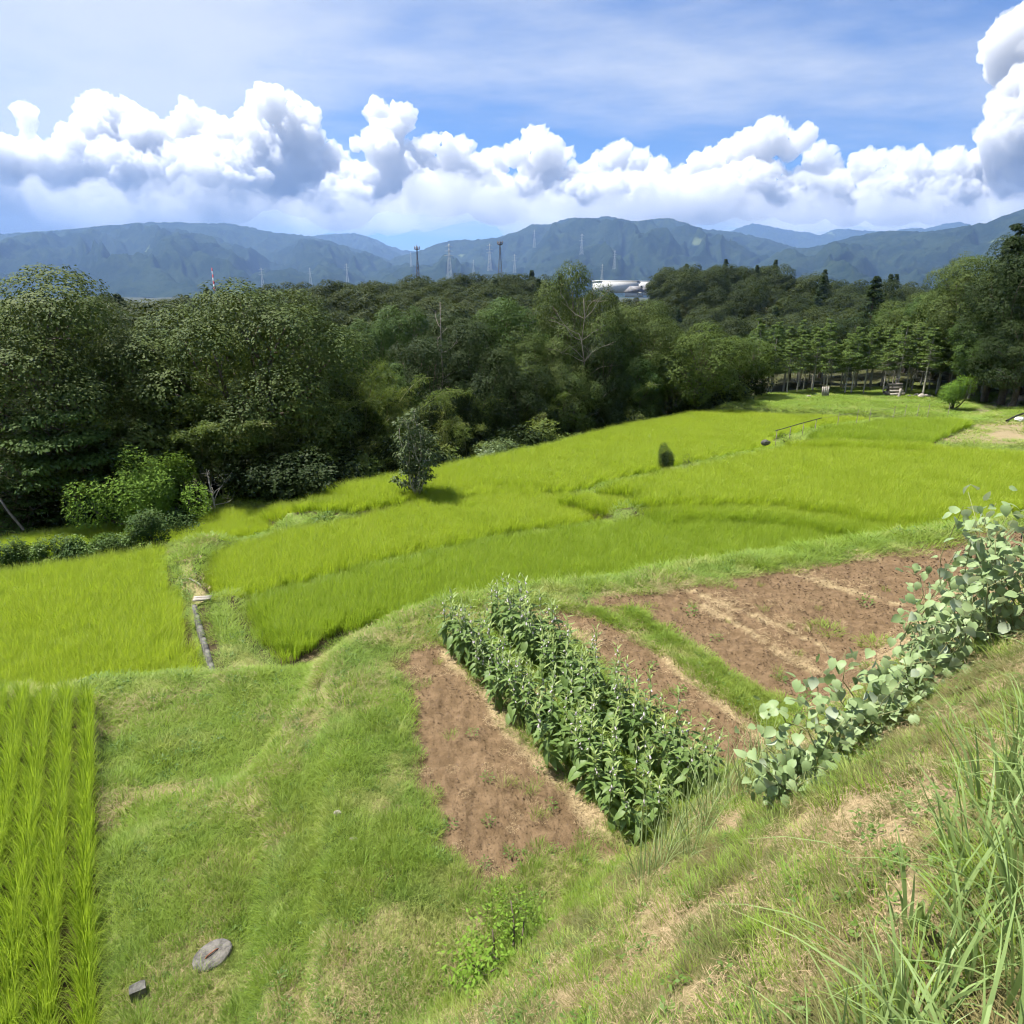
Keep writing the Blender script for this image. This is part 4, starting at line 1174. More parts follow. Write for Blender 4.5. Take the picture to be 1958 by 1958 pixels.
def tree(name, parts, loc, label, cat, rz=0.0, scale=1.0, group=None, names=('trunk', 'crown')):
    e = link(name, None, None, loc, (0, 0, rz), scale)
    for nm, me in zip(names, parts):
        link(nm, me, e)
    tag(e, label, cat, group)
    return e


def round_tree(name, seed, H=12.0, Wd=9.0, base=0.2, lobes=20, leaves=26000, leaf=0.17, mat=None, lr=(0.17, 0.27), bark=None, squash=0.8, gap=0.36):
    """(trunk mesh, crown mesh) of a dense tree whose crown is a heap of rounded boughs"""
    r = np.random.default_rng(seed)
    zc = H * (base + (1 - base) * 0.48); hz = H * (1 - base) * 0.5; hx = Wd / 2
    # boughs spread evenly over the crown, a few inside
    k = np.arange(lobes) + 0.5
    ph = np.arccos(1 - 1.72 * k / lobes); th = math.pi * (1 + 5 ** 0.5) * k
    d = np.stack([np.cos(th) * np.sin(ph), np.sin(th) * np.sin(ph), np.cos(ph)], 1) + r.normal(0, 0.13, (lobes, 3))
    rad = r.uniform(*lr, lobes) * Wd
    C = unit(d) * np.array([hx, hx, hz]) * r.uniform(0.70, 1.02, (lobes, 1)) * (1 - rad[:, None] / Wd * 0.9) + np.array([0, 0, zc])
    w = rad ** 2; n = np.random.default_rng(seed + 1).multinomial(leaves, w / w.sum())
    idx = np.repeat(np.arange(lobes), n); m = len(idx)
    e = rand_dirs(r, m)
    e = unit(e + unit(C[idx] - np.array([0, 0, zc * 0.85])) * 0.45 + np.array([0, 0, 0.18]))
    bump = fbm(C[idx] * 3.1 + e * 3.4 + seed, 3, seed)
    pos = C[idx] + e * (rad[idx] * (0.62 + 0.55 * bump) * (1 - 0.22 * r.uniform(size=m) ** 2))[:, None] * np.array([1, 1, squash])
    keep = (bump > gap) | (r.uniform(size=m) < 0.25)
    pos, e = pos[keep], e[keep]; m = len(pos)
    hi = pos[:, 2] > 0.3
    pos, e = pos[hi], e[hi]; m = len(pos)
    nr = unit(e * 0.9 + np.array([0, 0, 0.35]) + rand_dirs(r, m) * 0.45)
    al = e * np.array([1, 1, 0.3]) + rand_dirs(r, m) * 0.8 - np.array([0, 0, 0.25])
    L_ = leaf * r.uniform(0.6, 1.3, m)
    V, F = leaf_quads(pos, nr, unit(al), L_, L_ * 0.55 * r.uniform(0.8, 1.2, m), 0.12)
    crown = mesh_np(name + '_crown', V, F, mat or M_OLIVE)
    g = Geo(); top = np.array([r.normal(0, 0.25), r.normal(0, 0.25), H * (base + 0.35)]); tr = 0.02 * H + 0.05
    limb(g, (0, 0, -0.3), top, tr, tr * 0.5, r, 0.06, 8, 8)
    for j in range(lobes):
        p = limb(g, top * r.uniform(0.4, 1.0), C[j], tr * 0.35, 0.03, r, 0.14, 5, 6)
        for _ in range(2):
            limb(g, p[r.integers(2, 5)], C[j] + rand_dirs(r, 1)[0] * rad[j] * 0.45, 0.04, 0.01, r, 0.15, 4, 4)
    return g.mesh(name + '_trunk', bark or M_BARK, True), crown


KIND = {
    'oak': [round_tree('oak%d' % i, 400 + i, 12, 9.5, 0.2, 20, 54000, 0.135, M_OLIVE, (0.18, 0.27)) for i in range(3)],
    'tier': [broadleaf('tier%d' % i, 410 + i, 7, 6.0, 0.18, 80, 170, 0.19, M_MIDG, 0.9, 0.95, 0.35, sparse=0.1) for i in range(2)],
    'dark': [round_tree('dark%d' % i, 420 + i, 12, 7.5, 0.08, 20, 44000, 0.13, M_DARK, (0.19, 0.29), squash=0.9) for i in range(3)],
    'mid': [round_tree('mid%d' % i, 430 + i, 11, 7.0, 0.12, 18, 38000, 0.13, M_MIDG, (0.19, 0.30), squash=0.85) for i in range(3)],
    'young': [round_tree('young%d' % i, 440 + i, 7.5, 6.0, 0.2, 18, 24000, 0.13, M_YOUNG, (0.18, 0.27), M_BARK) for i in range(2)],
    'bamboo': [bamboo('bamboo%d' % i, 450 + i, 8.0, 0.16 + 0.05 * i) for i in range(5)],
    'cypress': [conifer('cypress%d' % i, 460 + i, 7.0, 2.3, 0.42, 6500, None, None, 0.11, 0.06, 40, 0.8) for i in range(6)],
    'cedar': [conifer('cedar%d' % i, 470 + i, 13, 4.2, 0.15, 9000, M_CEDAR, M_BARK, 0.26, 0.18, 6, 0.85) for i in range(3)],
    'hill': [round_tree('hill%d' % i, 480 + i, 10, 8.5, 0.05, 16, 8500, 0.30, M_FARLEAF, (0.18, 0.28)) for i in range(4)],
    'hillcedar': [conifer('hillcedar%d' % i, 490 + i, 11, 5.0, 0.05, 6000, M_CEDAR, M_BARK, 0.34, 0.16, 2, 0.9) for i in range(3)],
}


def mesh_top(me):
    co = np.empty(len(me.vertices) * 3, np.float32); me.vertices.foreach_get('co', co)
    return float(np.percentile(co.reshape(-1, 3)[:, 2], 99.7))


BASE_H = {k: sum(mesh_top(p[1]) for p in v) / len(v) for k, v in KIND.items()}
NAME = {'oak': 'oak_tree', 'tier': 'tiered_tree', 'dark': 'evergreen_tree', 'mid': 'broadleaf_tree', 'young': 'maple_tree', 'bamboo': 'bamboo_plant',
        'cypress': 'cypress_tree', 'cedar': 'cedar_tree', 'hill': 'hill_tree', 'hillcedar': 'hill_cedar_tree'}
trnd = random.Random(12)


def place(kind, x, y, ztop, label, group=None, wid=None, sink=0.0, zbase=None):
    """stand a tree of this kind on the ground at x, y so that its top reaches ztop"""
    z = (tz(x, y) if zbase is None else zbase) - sink
    v = trnd.randrange(len(KIND[kind]))
    s = max(0.2, (ztop - z) / BASE_H[kind])
    w = s if wid is None else wid
    nm = ('culm', 'foliage') if kind == 'bamboo' else ('trunk', 'crown')
    return tree(NAME[kind], KIND[kind][v], (x, y, z), label, 'bamboo' if kind == 'bamboo' else 'tree', trnd.uniform(0, 6.28), (w, w, s), group, nm)


TREES = [
    ('oak', -19.18, 28, 8.31, 'huge olive crowned tree filling the upper end of the forest edge', None, 1.12),
    ('oak', -18.22, 30, 7.78, 'olive tree leaning in behind the huge one at the forest edge', None, 0.7),
    ('tier', -17.22, 25.5, 4.52, 'pale green tree with flat layered boughs below the huge olive tree', None, 0.72),
    ('tier', -18.93, 24.5, 1.31, 'dark layered sapling low beside the end of the rice terraces', None, 0.5),
    ('tier', -16.72, 27, 1.19, 'small layered tree under the bamboo near the bare leaning pole', None, 0.42),
    ('oak', -12.08, 32, 8.53, 'great round olive crown standing above the bamboo thicket', None, 1.1),
    ('oak', -11.36, 36, 6.97, 'darker shoulder crown beside the great round olive tree', None, 0.6),
    ('dark', -18.15, 38, 6.64, 'dark tree half hidden between bamboo and the great round crown', None, 0.6),
    ('mid', -9.34, 38, 6.14, 'light leaved chestnut like tree right of the great round crown', None, 0.45),
    ('mid', -7.23, 47, 7.16, 'bright green domed tree behind the forest front', None, 0.75),
    ('mid', -8.79, 44, 6.42, 'pale green tree top beside the bright domed one', None, 0.6),
    ('dark', -5.03, 40, 5.4, 'dark evergreen crown directly behind the lone tree of the rice', 'forest edge broadleaf trees above the rice', 0.75),
    ('mid', -6.73, 38, 4.11, 'mid green tree front right of the chestnut like one', 'forest edge broadleaf trees above the rice', 0.6),
    ('dark', -2.78, 43, 6.46, 'dark rounded crown just right of the pale dead stem', 'forest edge broadleaf trees above the rice', 0.8),
    ('mid', -0.2, 45, 7.68, 'green domed tree high in the middle of the forest edge', 'forest edge broadleaf trees above the rice', 0.85),
    ('dark', -1.91, 41, 4.73, 'dark crown below and right of the pale dead stem', 'forest edge broadleaf trees above the rice', 0.7),
    ('oak', 1.42, 43, 6.15, 'olive crown between the domed tree and the leafless branches', 'forest edge broadleaf trees above the rice', 0.55),
    ('oak', 4.04, 46, 8.96, 'tallest olive oak behind the leafless crown', 'forest edge broadleaf trees above the rice', 0.72),
    ('dark', 0.6, 41, 3.81, 'dark evergreen low in the middle of the forest edge', 'forest edge broadleaf trees above the rice', 0.6),
    ('dark', 5.13, 44, 5.46, 'dark crown right under the leafless branches', 'forest edge broadleaf trees above the rice', 0.7),
    ('oak', 8.73, 49, 7.44, 'broad olive oak below the white factory', 'forest edge broadleaf trees above the rice', 0.75),
    ('mid', 6.85, 47, 6.31, 'mid green crown between the leafless branches and the factory oak', 'forest edge broadleaf trees above the rice', 0.6),
    ('oak', 3.02, 42, 4.02, 'small olive oak at the front below the leafless crown', 'forest edge broadleaf trees above the rice', 0.5),
    ('mid', 7.87, 46, 3.99, 'mid green tree standing before the broad factory oak', 'forest edge broadleaf trees above the rice', 0.6),
    ('oak', 11.25, 52, 6.7, 'olive oak at the end of the forest front beside the maple', 'forest edge broadleaf trees above the rice', 0.55),
    ('dark', 5.45, 43, 2.62, 'low dark tree right of the pale shrub behind the rice', 'forest edge broadleaf trees above the rice', 0.5),
    ('mid', 9.26, 48, 1.63, 'low green tree where the rice meets the maple clump', 'forest edge broadleaf trees above the rice', 0.45),
    ('dark', -3.51, 39, 2.52, 'low dark tree close behind the lone rice tree', 'forest edge broadleaf trees above the rice', 0.5),
    ('mid', -1.12, 40, 1.76, 'small green tree rising behind the pale shrub', 'forest edge broadleaf trees above the rice', 0.4),
    ('dark', -8.82, 35, 3.62, 'dark tree under the chestnut like tree', 'forest edge broadleaf trees above the rice', 0.5),
    ('mid', -7.73, 36, 2.67, 'small green tree above the young bamboo at the rice edge', 'forest edge broadleaf trees above the rice', 0.42),
    ('dark', 2.37, 41, 1.29, 'smallest dark tree at the foot of the forest front', 'forest edge broadleaf trees above the rice', 0.38),
    ('dark', -10.45, 33, 2.85, 'dark tree under the shoulder crown above the young bamboo', 'forest edge broadleaf trees above the rice', 0.42),
    ('dark', -17.36, 31, 2.92, 'dark tree sunk in the bamboo above the bright bushy tree', 'forest edge broadleaf trees above the rice', 0.45),
    ('dark', -19.19, 29, 2.1, 'dark low tree behind the pale layered one', 'forest edge broadleaf trees above the rice', 0.42),
    ('dark', -19.69, 27, 2.94, 'dark crown under the huge olive tree at the picture edge', 'forest edge broadleaf trees above the rice', 0.5),
    ('bamboo', -16.47, 30.49, 4.27, 'arching bamboo plume in the forest edge thicket', 'bamboo plants in the forest edge thicket', 0.99),
    ('bamboo', -16.06, 27.57, 2.53, 'arching bamboo plume in the forest edge thicket', 'bamboo plants in the forest edge thicket', 0.87),
    ('bamboo', -12.55, 30.09, 3.75, 'arching bamboo plume in the forest edge thicket', 'bamboo plants in the forest edge thicket', 0.99),
    ('bamboo', -17.18, 30.99, 4.26, 'arching bamboo plume in the forest edge thicket', 'bamboo plants in the forest edge thicket', 1.02),
    ('bamboo', -13.38, 27.85, 2.32, 'arching bamboo plume in the forest edge thicket', 'bamboo plants in the forest edge thicket', 0.89),
    ('bamboo', -18.32, 32.26, 5.25, 'arching bamboo plume in the forest edge thicket', 'bamboo plants in the forest edge thicket', 1.06),
    ('bamboo', -14.82, 32.57, 5.43, 'arching bamboo plume in the forest edge thicket', 'bamboo plants in the forest edge thicket', 0.93),
    ('bamboo', -13.4, 32.33, 6.5, 'arching bamboo plume in the forest edge thicket', 'bamboo plants in the forest edge thicket', 0.87),
    ('bamboo', -12.58, 29.9, 4.06, 'arching bamboo plume in the forest edge thicket', 'bamboo plants in the forest edge thicket', 0.95),
    ('bamboo', -15.34, 29.43, 3.41, 'arching bamboo plume in the forest edge thicket', 'bamboo plants in the forest edge thicket', 1.07),
    ('bamboo', -15.11, 32.61, 4.74, 'arching bamboo plume in the forest edge thicket', 'bamboo plants in the forest edge thicket', 1.0),
    ('bamboo', -17.74, 32.23, 4.49, 'arching bamboo plume in the forest edge thicket', 'bamboo plants in the forest edge thicket', 0.97),
    ('bamboo', -13.47, 28.66, 2.74, 'arching bamboo plume in the forest edge thicket', 'bamboo plants in the forest edge thicket', 0.89),
    ('bamboo', -18.05, 32.2, 5.62, 'arching bamboo plume in the forest edge thicket', 'bamboo plants in the forest edge thicket', 1.04),
    ('bamboo', -14.78, 28.33, 2.76, 'arching bamboo plume in the forest edge thicket', 'bamboo plants in the forest edge thicket', 1.06),
    ('bamboo', -17.6, 30.88, 4.68, 'arching bamboo plume in the forest edge thicket', 'bamboo plants in the forest edge thicket', 0.9),
    ('bamboo', -14.08, 32.89, 5.28, 'arching bamboo plume in the forest edge thicket', 'bamboo plants in the forest edge thicket', 0.89),
    ('bamboo', -17.26, 30.8, 5.36, 'arching bamboo plume in the forest edge thicket', 'bamboo plants in the forest edge thicket', 0.92),
    ('bamboo', -13.82, 28.36, 2.87, 'arching bamboo plume in the forest edge thicket', 'bamboo plants in the forest edge thicket', 0.89),
    ('bamboo', -13.4, 32.43, 5.84, 'arching bamboo plume in the forest edge thicket', 'bamboo plants in the forest edge thicket', 0.96),
    ('bamboo', -14.55, 30.78, 4.26, 'arching bamboo plume in the forest edge thicket', 'bamboo plants in the forest edge thicket', 1.08),
    ('bamboo', -14.85, 29.87, 4.05, 'arching bamboo plume in the forest edge thicket', 'bamboo plants in the forest edge thicket', 0.89),
    ('bamboo', -12.6, 30.37, 4.84, 'arching bamboo plume in the forest edge thicket', 'bamboo plants in the forest edge thicket', 0.92),
    ('bamboo', -13.71, 27.61, 2.25, 'arching bamboo plume in the forest edge thicket', 'bamboo plants in the forest edge thicket', 0.82),
    ('bamboo', -14.34, 30.06, 4.05, 'arching bamboo plume in the forest edge thicket', 'bamboo plants in the forest edge thicket', 1.01),
    ('bamboo', -12.91, 27.62, 2.69, 'arching bamboo plume in the forest edge thicket', 'bamboo plants in the forest edge thicket', 1.09),
    ('bamboo', -16.18, 30.01, 4.14, 'arching bamboo plume in the forest edge thicket', 'bamboo plants in the forest edge thicket', 0.91),
    ('bamboo', -15.68, 29.53, 3.86, 'arching bamboo plume in the forest edge thicket', 'bamboo plants in the forest edge thicket', 0.91),
    ('bamboo', -12.83, 27.65, 2.18, 'arching bamboo plume in the forest edge thicket', 'bamboo plants in the forest edge thicket', 0.89),
    ('bamboo', -17.01, 31.92, 5.98, 'arching bamboo plume in the forest edge thicket', 'bamboo plants in the forest edge thicket', 0.93),
    ('bamboo', -13.22, 28.06, 3.17, 'arching bamboo plume in the forest edge thicket', 'bamboo plants in the forest edge thicket', 1.05),
    ('bamboo', -16.01, 32.21, 6.05, 'arching bamboo plume in the forest edge thicket', 'bamboo plants in the forest edge thicket', 1.0),
    ('bamboo', -12.92, 29.98, 4.73, 'arching bamboo plume in the forest edge thicket', 'bamboo plants in the forest edge thicket', 0.96),
    ('bamboo', -17.28, 31.94, 5.43, 'arching bamboo plume in the forest edge thicket', 'bamboo plants in the forest edge thicket', 0.88),
    ('bamboo', -13.78, 31.03, 4.59, 'arching bamboo plume in the forest edge thicket', 'bamboo plants in the forest edge thicket', 0.84),
    ('bamboo', -16.67, 31.87, 5.69, 'arching bamboo plume in the forest edge thicket', 'bamboo plants in the forest edge thicket', 0.93),
    ('bamboo', -15.25, 29.75, 3.9, 'arching bamboo plume in the forest edge thicket', 'bamboo plants in the forest edge thicket', 0.8),
    ('bamboo', -13.53, 32.34, 5.23, 'arching bamboo plume in the forest edge thicket', 'bamboo plants in the forest edge thicket', 1.09),
    ('bamboo', -12.5, 28.72, 2.49, 'arching bamboo plume in the forest edge thicket', 'bamboo plants in the forest edge thicket', 1.0),
    ('bamboo', -14.44, 29.09, 3.91, 'arching bamboo plume in the forest edge thicket', 'bamboo plants in the forest edge thicket', 0.82),
    ('bamboo', -14.13, 29.08, 3.73, 'arching bamboo plume in the forest edge thicket', 'bamboo plants in the forest edge thicket', 1.07),
    ('bamboo', -15.02, 32.58, 4.81, 'arching bamboo plume in the forest edge thicket', 'bamboo plants in the forest edge thicket', 0.97),
    ('bamboo', -17.98, 31.6, 5.65, 'arching bamboo plume in the forest edge thicket', 'bamboo plants in the forest edge thicket', 1.0),
    ('bamboo', -14.84, 29.78, 3.27, 'arching bamboo plume in the forest edge thicket', 'bamboo plants in the forest edge thicket', 0.9),
    ('bamboo', -17.16, 32.24, 5.14, 'arching bamboo plume in the forest edge thicket', 'bamboo plants in the forest edge thicket', 0.91),
    ('bamboo', -16.63, 30.44, 4.43, 'arching bamboo plume in the forest edge thicket', 'bamboo plants in the forest edge thicket', 1.04),
    ('bamboo', -13.41, 31.93, 5.7, 'arching bamboo plume in the forest edge thicket', 'bamboo plants in the forest edge thicket', 0.99),
    ('bamboo', -12.33, 27.77, 3.13, 'arching bamboo plume in the forest edge thicket', 'bamboo plants in the forest edge thicket', 0.96),
    ('bamboo', -15.31, 30.1, 4.47, 'arching bamboo plume in the forest edge thicket', 'bamboo plants in the forest edge thicket', 0.82),
    ('bamboo', -16.09, 28.19, 2.61, 'arching bamboo plume in the forest edge thicket', 'bamboo plants in the forest edge thicket', 1.06),
    ('bamboo', -17.06, 30.26, 4.57, 'arching bamboo plume in the forest edge thicket', 'bamboo plants in the forest edge thicket', 0.91),
    ('bamboo', -14.4, 30.73, 5.01, 'arching bamboo plume in the forest edge thicket', 'bamboo plants in the forest edge thicket', 0.9),
    ('bamboo', -17.08, 30.56, 4.31, 'arching bamboo plume in the forest edge thicket', 'bamboo plants in the forest edge thicket', 0.82),
    ('bamboo', -16.46, 29.55, 3.2, 'arching bamboo plume in the forest edge thicket', 'bamboo plants in the forest edge thicket', 0.91),
    ('bamboo', -13.73, 30.93, 4.83, 'arching bamboo plume in the forest edge thicket', 'bamboo plants in the forest edge thicket', 0.95),
    ('bamboo', -13.9, 29.81, 3.73, 'arching bamboo plume in the forest edge thicket', 'bamboo plants in the forest edge thicket', 0.87),
    ('bamboo', -15.19, 31.32, 5.37, 'arching bamboo plume in the forest edge thicket', 'bamboo plants in the forest edge thicket', 0.93),
    ('bamboo', -13.98, 32.65, 5.38, 'arching bamboo plume in the forest edge thicket', 'bamboo plants in the forest edge thicket', 1.04),
    ('bamboo', -16.18, 30.05, 3.92, 'arching bamboo plume in the forest edge thicket', 'bamboo plants in the forest edge thicket', 1.0),
    ('bamboo', -13.69, 31.86, 4.75, 'arching bamboo plume in the forest edge thicket', 'bamboo plants in the forest edge thicket', 0.97),
    ('bamboo', -17.09, 30.73, 5.41, 'arching bamboo plume in the forest edge thicket', 'bamboo plants in the forest edge thicket', 1.03),
    ('bamboo', -16.38, 28.0, 2.6, 'arching bamboo plume in the forest edge thicket', 'bamboo plants in the forest edge thicket', 0.85),
    ('bamboo', -18.28, 32.13, 5.31, 'arching bamboo plume in the forest edge thicket', 'bamboo plants in the forest edge thicket', 1.0),
    ('bamboo', -14.25, 32.74, 5.39, 'arching bamboo plume in the forest edge thicket', 'bamboo plants in the forest edge thicket', 0.81),
    ('bamboo', -13.68, 30.31, 4.52, 'arching bamboo plume in the forest edge thicket', 'bamboo plants in the forest edge thicket', 1.02),
    ('bamboo', -12.07, 27.84, 2.73, 'arching bamboo plume in the forest edge thicket', 'bamboo plants in the forest edge thicket', 1.05),
    ('bamboo', -15.61, 28.49, 3.1, 'arching bamboo plume in the forest edge thicket', 'bamboo plants in the forest edge thicket', 1.03),
    ('bamboo', -15.25, 29.52, 3.96, 'arching bamboo plume in the forest edge thicket', 'bamboo plants in the forest edge thicket', 0.93),
    ('bamboo', -17.21, 30.25, 3.82, 'arching bamboo plume in the forest edge thicket', 'bamboo plants in the forest edge thicket', 1.02),
    ('bamboo', -17.28, 31.3, 4.36, 'arching bamboo plume in the forest edge thicket', 'bamboo plants in the forest edge thicket', 0.96),
    ('bamboo', -8.38, 34.86, 3.63, 'arching bamboo plume in the forest edge thicket', 'bamboo plants in the forest edge thicket', 0.83),
    ('bamboo', -7.47, 36.5, 4.53, 'arching bamboo plume in the forest edge thicket', 'bamboo plants in the forest edge thicket', 1.02),
    ('bamboo', -9.2, 32.6, 2.47, 'arching bamboo plume in the forest edge thicket', 'bamboo plants in the forest edge thicket', 0.89),
    ('bamboo', -9.59, 35.15, 3.49, 'arching bamboo plume in the forest edge thicket', 'bamboo plants in the forest edge thicket', 1.01),
    ('bamboo', -8.93, 36.12, 4.52, 'arching bamboo plume in the forest edge thicket', 'bamboo plants in the forest edge thicket', 0.87),
    ('bamboo', -10.15, 33.88, 3.59, 'arching bamboo plume in the forest edge thicket', 'bamboo plants in the forest edge thicket', 0.91),
    ('bamboo', -9.31, 35.65, 3.53, 'arching bamboo plume in the forest edge thicket', 'bamboo plants in the forest edge thicket', 0.94),
    ('bamboo', -7.75, 33.81, 2.05, 'arching bamboo plume in the forest edge thicket', 'bamboo plants in the forest edge thicket', 0.97),
    ('bamboo', -8.51, 35.32, 3.53, 'arching bamboo plume in the forest edge thicket', 'bamboo plants in the forest edge thicket', 1.02),
    ('bamboo', -6.08, 33.8, 3.61, 'arching bamboo plume in the forest edge thicket', 'bamboo plants in the forest edge thicket', 1.02),
    ('bamboo', -7.85, 36.75, 4.65, 'arching bamboo plume in the forest edge thicket', 'bamboo plants in the forest edge thicket', 0.86),
    ('bamboo', -8.87, 32.12, 1.3, 'arching bamboo plume in the forest edge thicket', 'bamboo plants in the forest edge thicket', 1.07),
    ('bamboo', -9.66, 36.19, 4.6, 'arching bamboo plume in the forest edge thicket', 'bamboo plants in the forest edge thicket', 1.02),
    ('bamboo', -9.39, 31.56, 1.77, 'arching bamboo plume in the forest edge thicket', 'bamboo plants in the forest edge thicket', 0.91),
    ('bamboo', -7.94, 35.05, 4.39, 'arching bamboo plume in the forest edge thicket', 'bamboo plants in the forest edge thicket', 0.93),
    ('bamboo', -7.94, 32.26, 1.34, 'arching bamboo plume in the forest edge thicket', 'bamboo plants in the forest edge thicket', 0.92),
    ('bamboo', -7.54, 31.72, 1.85, 'arching bamboo plume in the forest edge thicket', 'bamboo plants in the forest edge thicket', 0.83),
    ('bamboo', -6.85, 36.45, 4.15, 'arching bamboo plume in the forest edge thicket', 'bamboo plants in the forest edge thicket', 0.91),
    ('bamboo', -7.22, 35.54, 3.82, 'arching bamboo plume in the forest edge thicket', 'bamboo plants in the forest edge thicket', 1.0),
    ('bamboo', -6.66, 32.59, 1.31, 'arching bamboo plume in the forest edge thicket', 'bamboo plants in the forest edge thicket', 1.0),
    ('bamboo', -7.55, 31.68, 2.08, 'arching bamboo plume in the forest edge thicket', 'bamboo plants in the forest edge thicket', 1.02),
    ('bamboo', -7.44, 34.4, 3.34, 'arching bamboo plume in the forest edge thicket', 'bamboo plants in the forest edge thicket', 0.99),
    ('bamboo', -10.03, 36.34, 4.81, 'arching bamboo plume in the forest edge thicket', 'bamboo plants in the forest edge thicket', 1.08),
    ('bamboo', -9.53, 32.99, 2.11, 'arching bamboo plume in the forest edge thicket', 'bamboo plants in the forest edge thicket', 0.97),
    ('bamboo', -7.42, 33.75, 3.58, 'arching bamboo plume in the forest edge thicket', 'bamboo plants in the forest edge thicket', 0.82),
    ('bamboo', -7.5, 35.53, 3.44, 'arching bamboo plume in the forest edge thicket', 'bamboo plants in the forest edge thicket', 0.91),
    ('bamboo', -9.0, 33.3, 2.97, 'arching bamboo plume in the forest edge thicket', 'bamboo plants in the forest edge thicket', 0.95),
    ('bamboo', -9.57, 35.61, 4.35, 'arching bamboo plume in the forest edge thicket', 'bamboo plants in the forest edge thicket', 0.92),
    ('bamboo', -8.31, 35.63, 3.53, 'arching bamboo plume in the forest edge thicket', 'bamboo plants in the forest edge thicket', 0.83),
    ('bamboo', -8.65, 31.6, 1.78, 'arching bamboo plume in the forest edge thicket', 'bamboo plants in the forest edge thicket', 1.02),
    ('bamboo', -9.14, 32.14, 1.78, 'arching bamboo plume in the forest edge thicket', 'bamboo plants in the forest edge thicket', 1.04),
    ('bamboo', -7.13, 34.55, 3.85, 'arching bamboo plume in the forest edge thicket', 'bamboo plants in the forest edge thicket', 0.86),
    ('bamboo', -8.06, 34.41, 3.95, 'arching bamboo plume in the forest edge thicket', 'bamboo plants in the forest edge thicket', 1.03),
    ('bamboo', -10.74, 35.82, 2.88, 'arching bamboo plume in the forest edge thicket', 'bamboo plants in the forest edge thicket', 0.91),
    ('bamboo', -8.09, 34.5, 2.38, 'arching bamboo plume in the forest edge thicket', 'bamboo plants in the forest edge thicket', 1.01),
    ('bamboo', -9.49, 36.16, 4.1, 'arching bamboo plume in the forest edge thicket', 'bamboo plants in the forest edge thicket', 1.02),
    ('bamboo', -13.29, 31.43, 1.87, 'arching bamboo plume in the forest edge thicket', 'bamboo plants in the forest edge thicket', 0.85),
    ('bamboo', -10.67, 30.65, 3.38, 'arching bamboo plume in the forest edge thicket', 'bamboo plants in the forest edge thicket', 0.86),
    ('bamboo', -12.85, 30.75, 2.05, 'arching bamboo plume in the forest edge thicket', 'bamboo plants in the forest edge thicket', 0.83),
    ('bamboo', -11.15, 31.9, 1.07, 'arching bamboo plume in the forest edge thicket', 'bamboo plants in the forest edge thicket', 0.74),
    ('bamboo', -9.67, 31.06, 3.73, 'arching bamboo plume in the forest edge thicket', 'bamboo plants in the forest edge thicket', 0.81),
    ('bamboo', -11.59, 29.69, 2.56, 'arching bamboo plume in the forest edge thicket', 'bamboo plants in the forest edge thicket', 0.98),
    ('bamboo', -12.04, 31.68, 1.73, 'arching bamboo plume in the forest edge thicket', 'bamboo plants in the forest edge thicket', 0.74),
    ('bamboo', -9.62, 31.0, 1.16, 'arching bamboo plume in the forest edge thicket', 'bamboo plants in the forest edge thicket', 0.91),
    ('bamboo', -9.87, 30.36, 1.66, 'arching bamboo plume in the forest edge thicket', 'bamboo plants in the forest edge thicket', 0.98),
    ('bamboo', -9.44, 30.59, 1.76, 'arching bamboo plume in the forest edge thicket', 'bamboo plants in the forest edge thicket', 0.85),
    ('bamboo', -11.89, 29.61, 3.86, 'arching bamboo plume in the forest edge thicket', 'bamboo plants in the forest edge thicket', 0.76),
    ('bamboo', -12.36, 30.74, 1.9, 'arching bamboo plume in the forest edge thicket', 'bamboo plants in the forest edge thicket', 0.86),
    ('bamboo', -11.29, 31.12, 2.99, 'arching bamboo plume in the forest edge thicket', 'bamboo plants in the forest edge thicket', 0.84),
    ('bamboo', -9.67, 30.5, 3.44, 'arching bamboo plume in the forest edge thicket', 'bamboo plants in the forest edge thicket', 0.97),
    ('bamboo', -9.85, 30.42, 2.91, 'arching bamboo plume in the forest edge thicket', 'bamboo plants in the forest edge thicket', 0.86),
    ('bamboo', -10.12, 30.06, 4.0, 'arching bamboo plume in the forest edge thicket', 'bamboo plants in the forest edge thicket', 0.76),
    ('bamboo', -9.44, 29.86, 2.75, 'arching bamboo plume in the forest edge thicket', 'bamboo plants in the forest edge thicket', 0.76),
    ('bamboo', -11.74, 29.93, 2.9, 'arching bamboo plume in the forest edge thicket', 'bamboo plants in the forest edge thicket', 0.75),
    ('bamboo', -12.31, 29.78, 3.58, 'arching bamboo plume in the forest edge thicket', 'bamboo plants in the forest edge thicket', 0.85),
    ('bamboo', -12.19, 29.56, 2.84, 'arching bamboo plume in the forest edge thicket', 'bamboo plants in the forest edge thicket', 0.82),
    ('bamboo', 4.32, 42.23, 1.93, 'arching bamboo plume in the forest edge thicket', 'bamboo plants in the forest edge thicket', 0.72),
    ('bamboo', -5.58, 37.15, 2.54, 'arching bamboo plume in the forest edge thicket', 'bamboo plants in the forest edge thicket', 0.63),
    ('bamboo', 0.68, 39.92, 1.65, 'arching bamboo plume in the forest edge thicket', 'bamboo plants in the forest edge thicket', 0.7),
    ('bamboo', -4.08, 35.53, 1.92, 'arching bamboo plume in the forest edge thicket', 'bamboo plants in the forest edge thicket', 0.68),
    ('bamboo', 5.99, 44.44, 0.49, 'arching bamboo plume in the forest edge thicket', 'bamboo plants in the forest edge thicket', 0.69),
    ('bamboo', -2.54, 37.63, 1.48, 'arching bamboo plume in the forest edge thicket', 'bamboo plants in the forest edge thicket', 0.79),
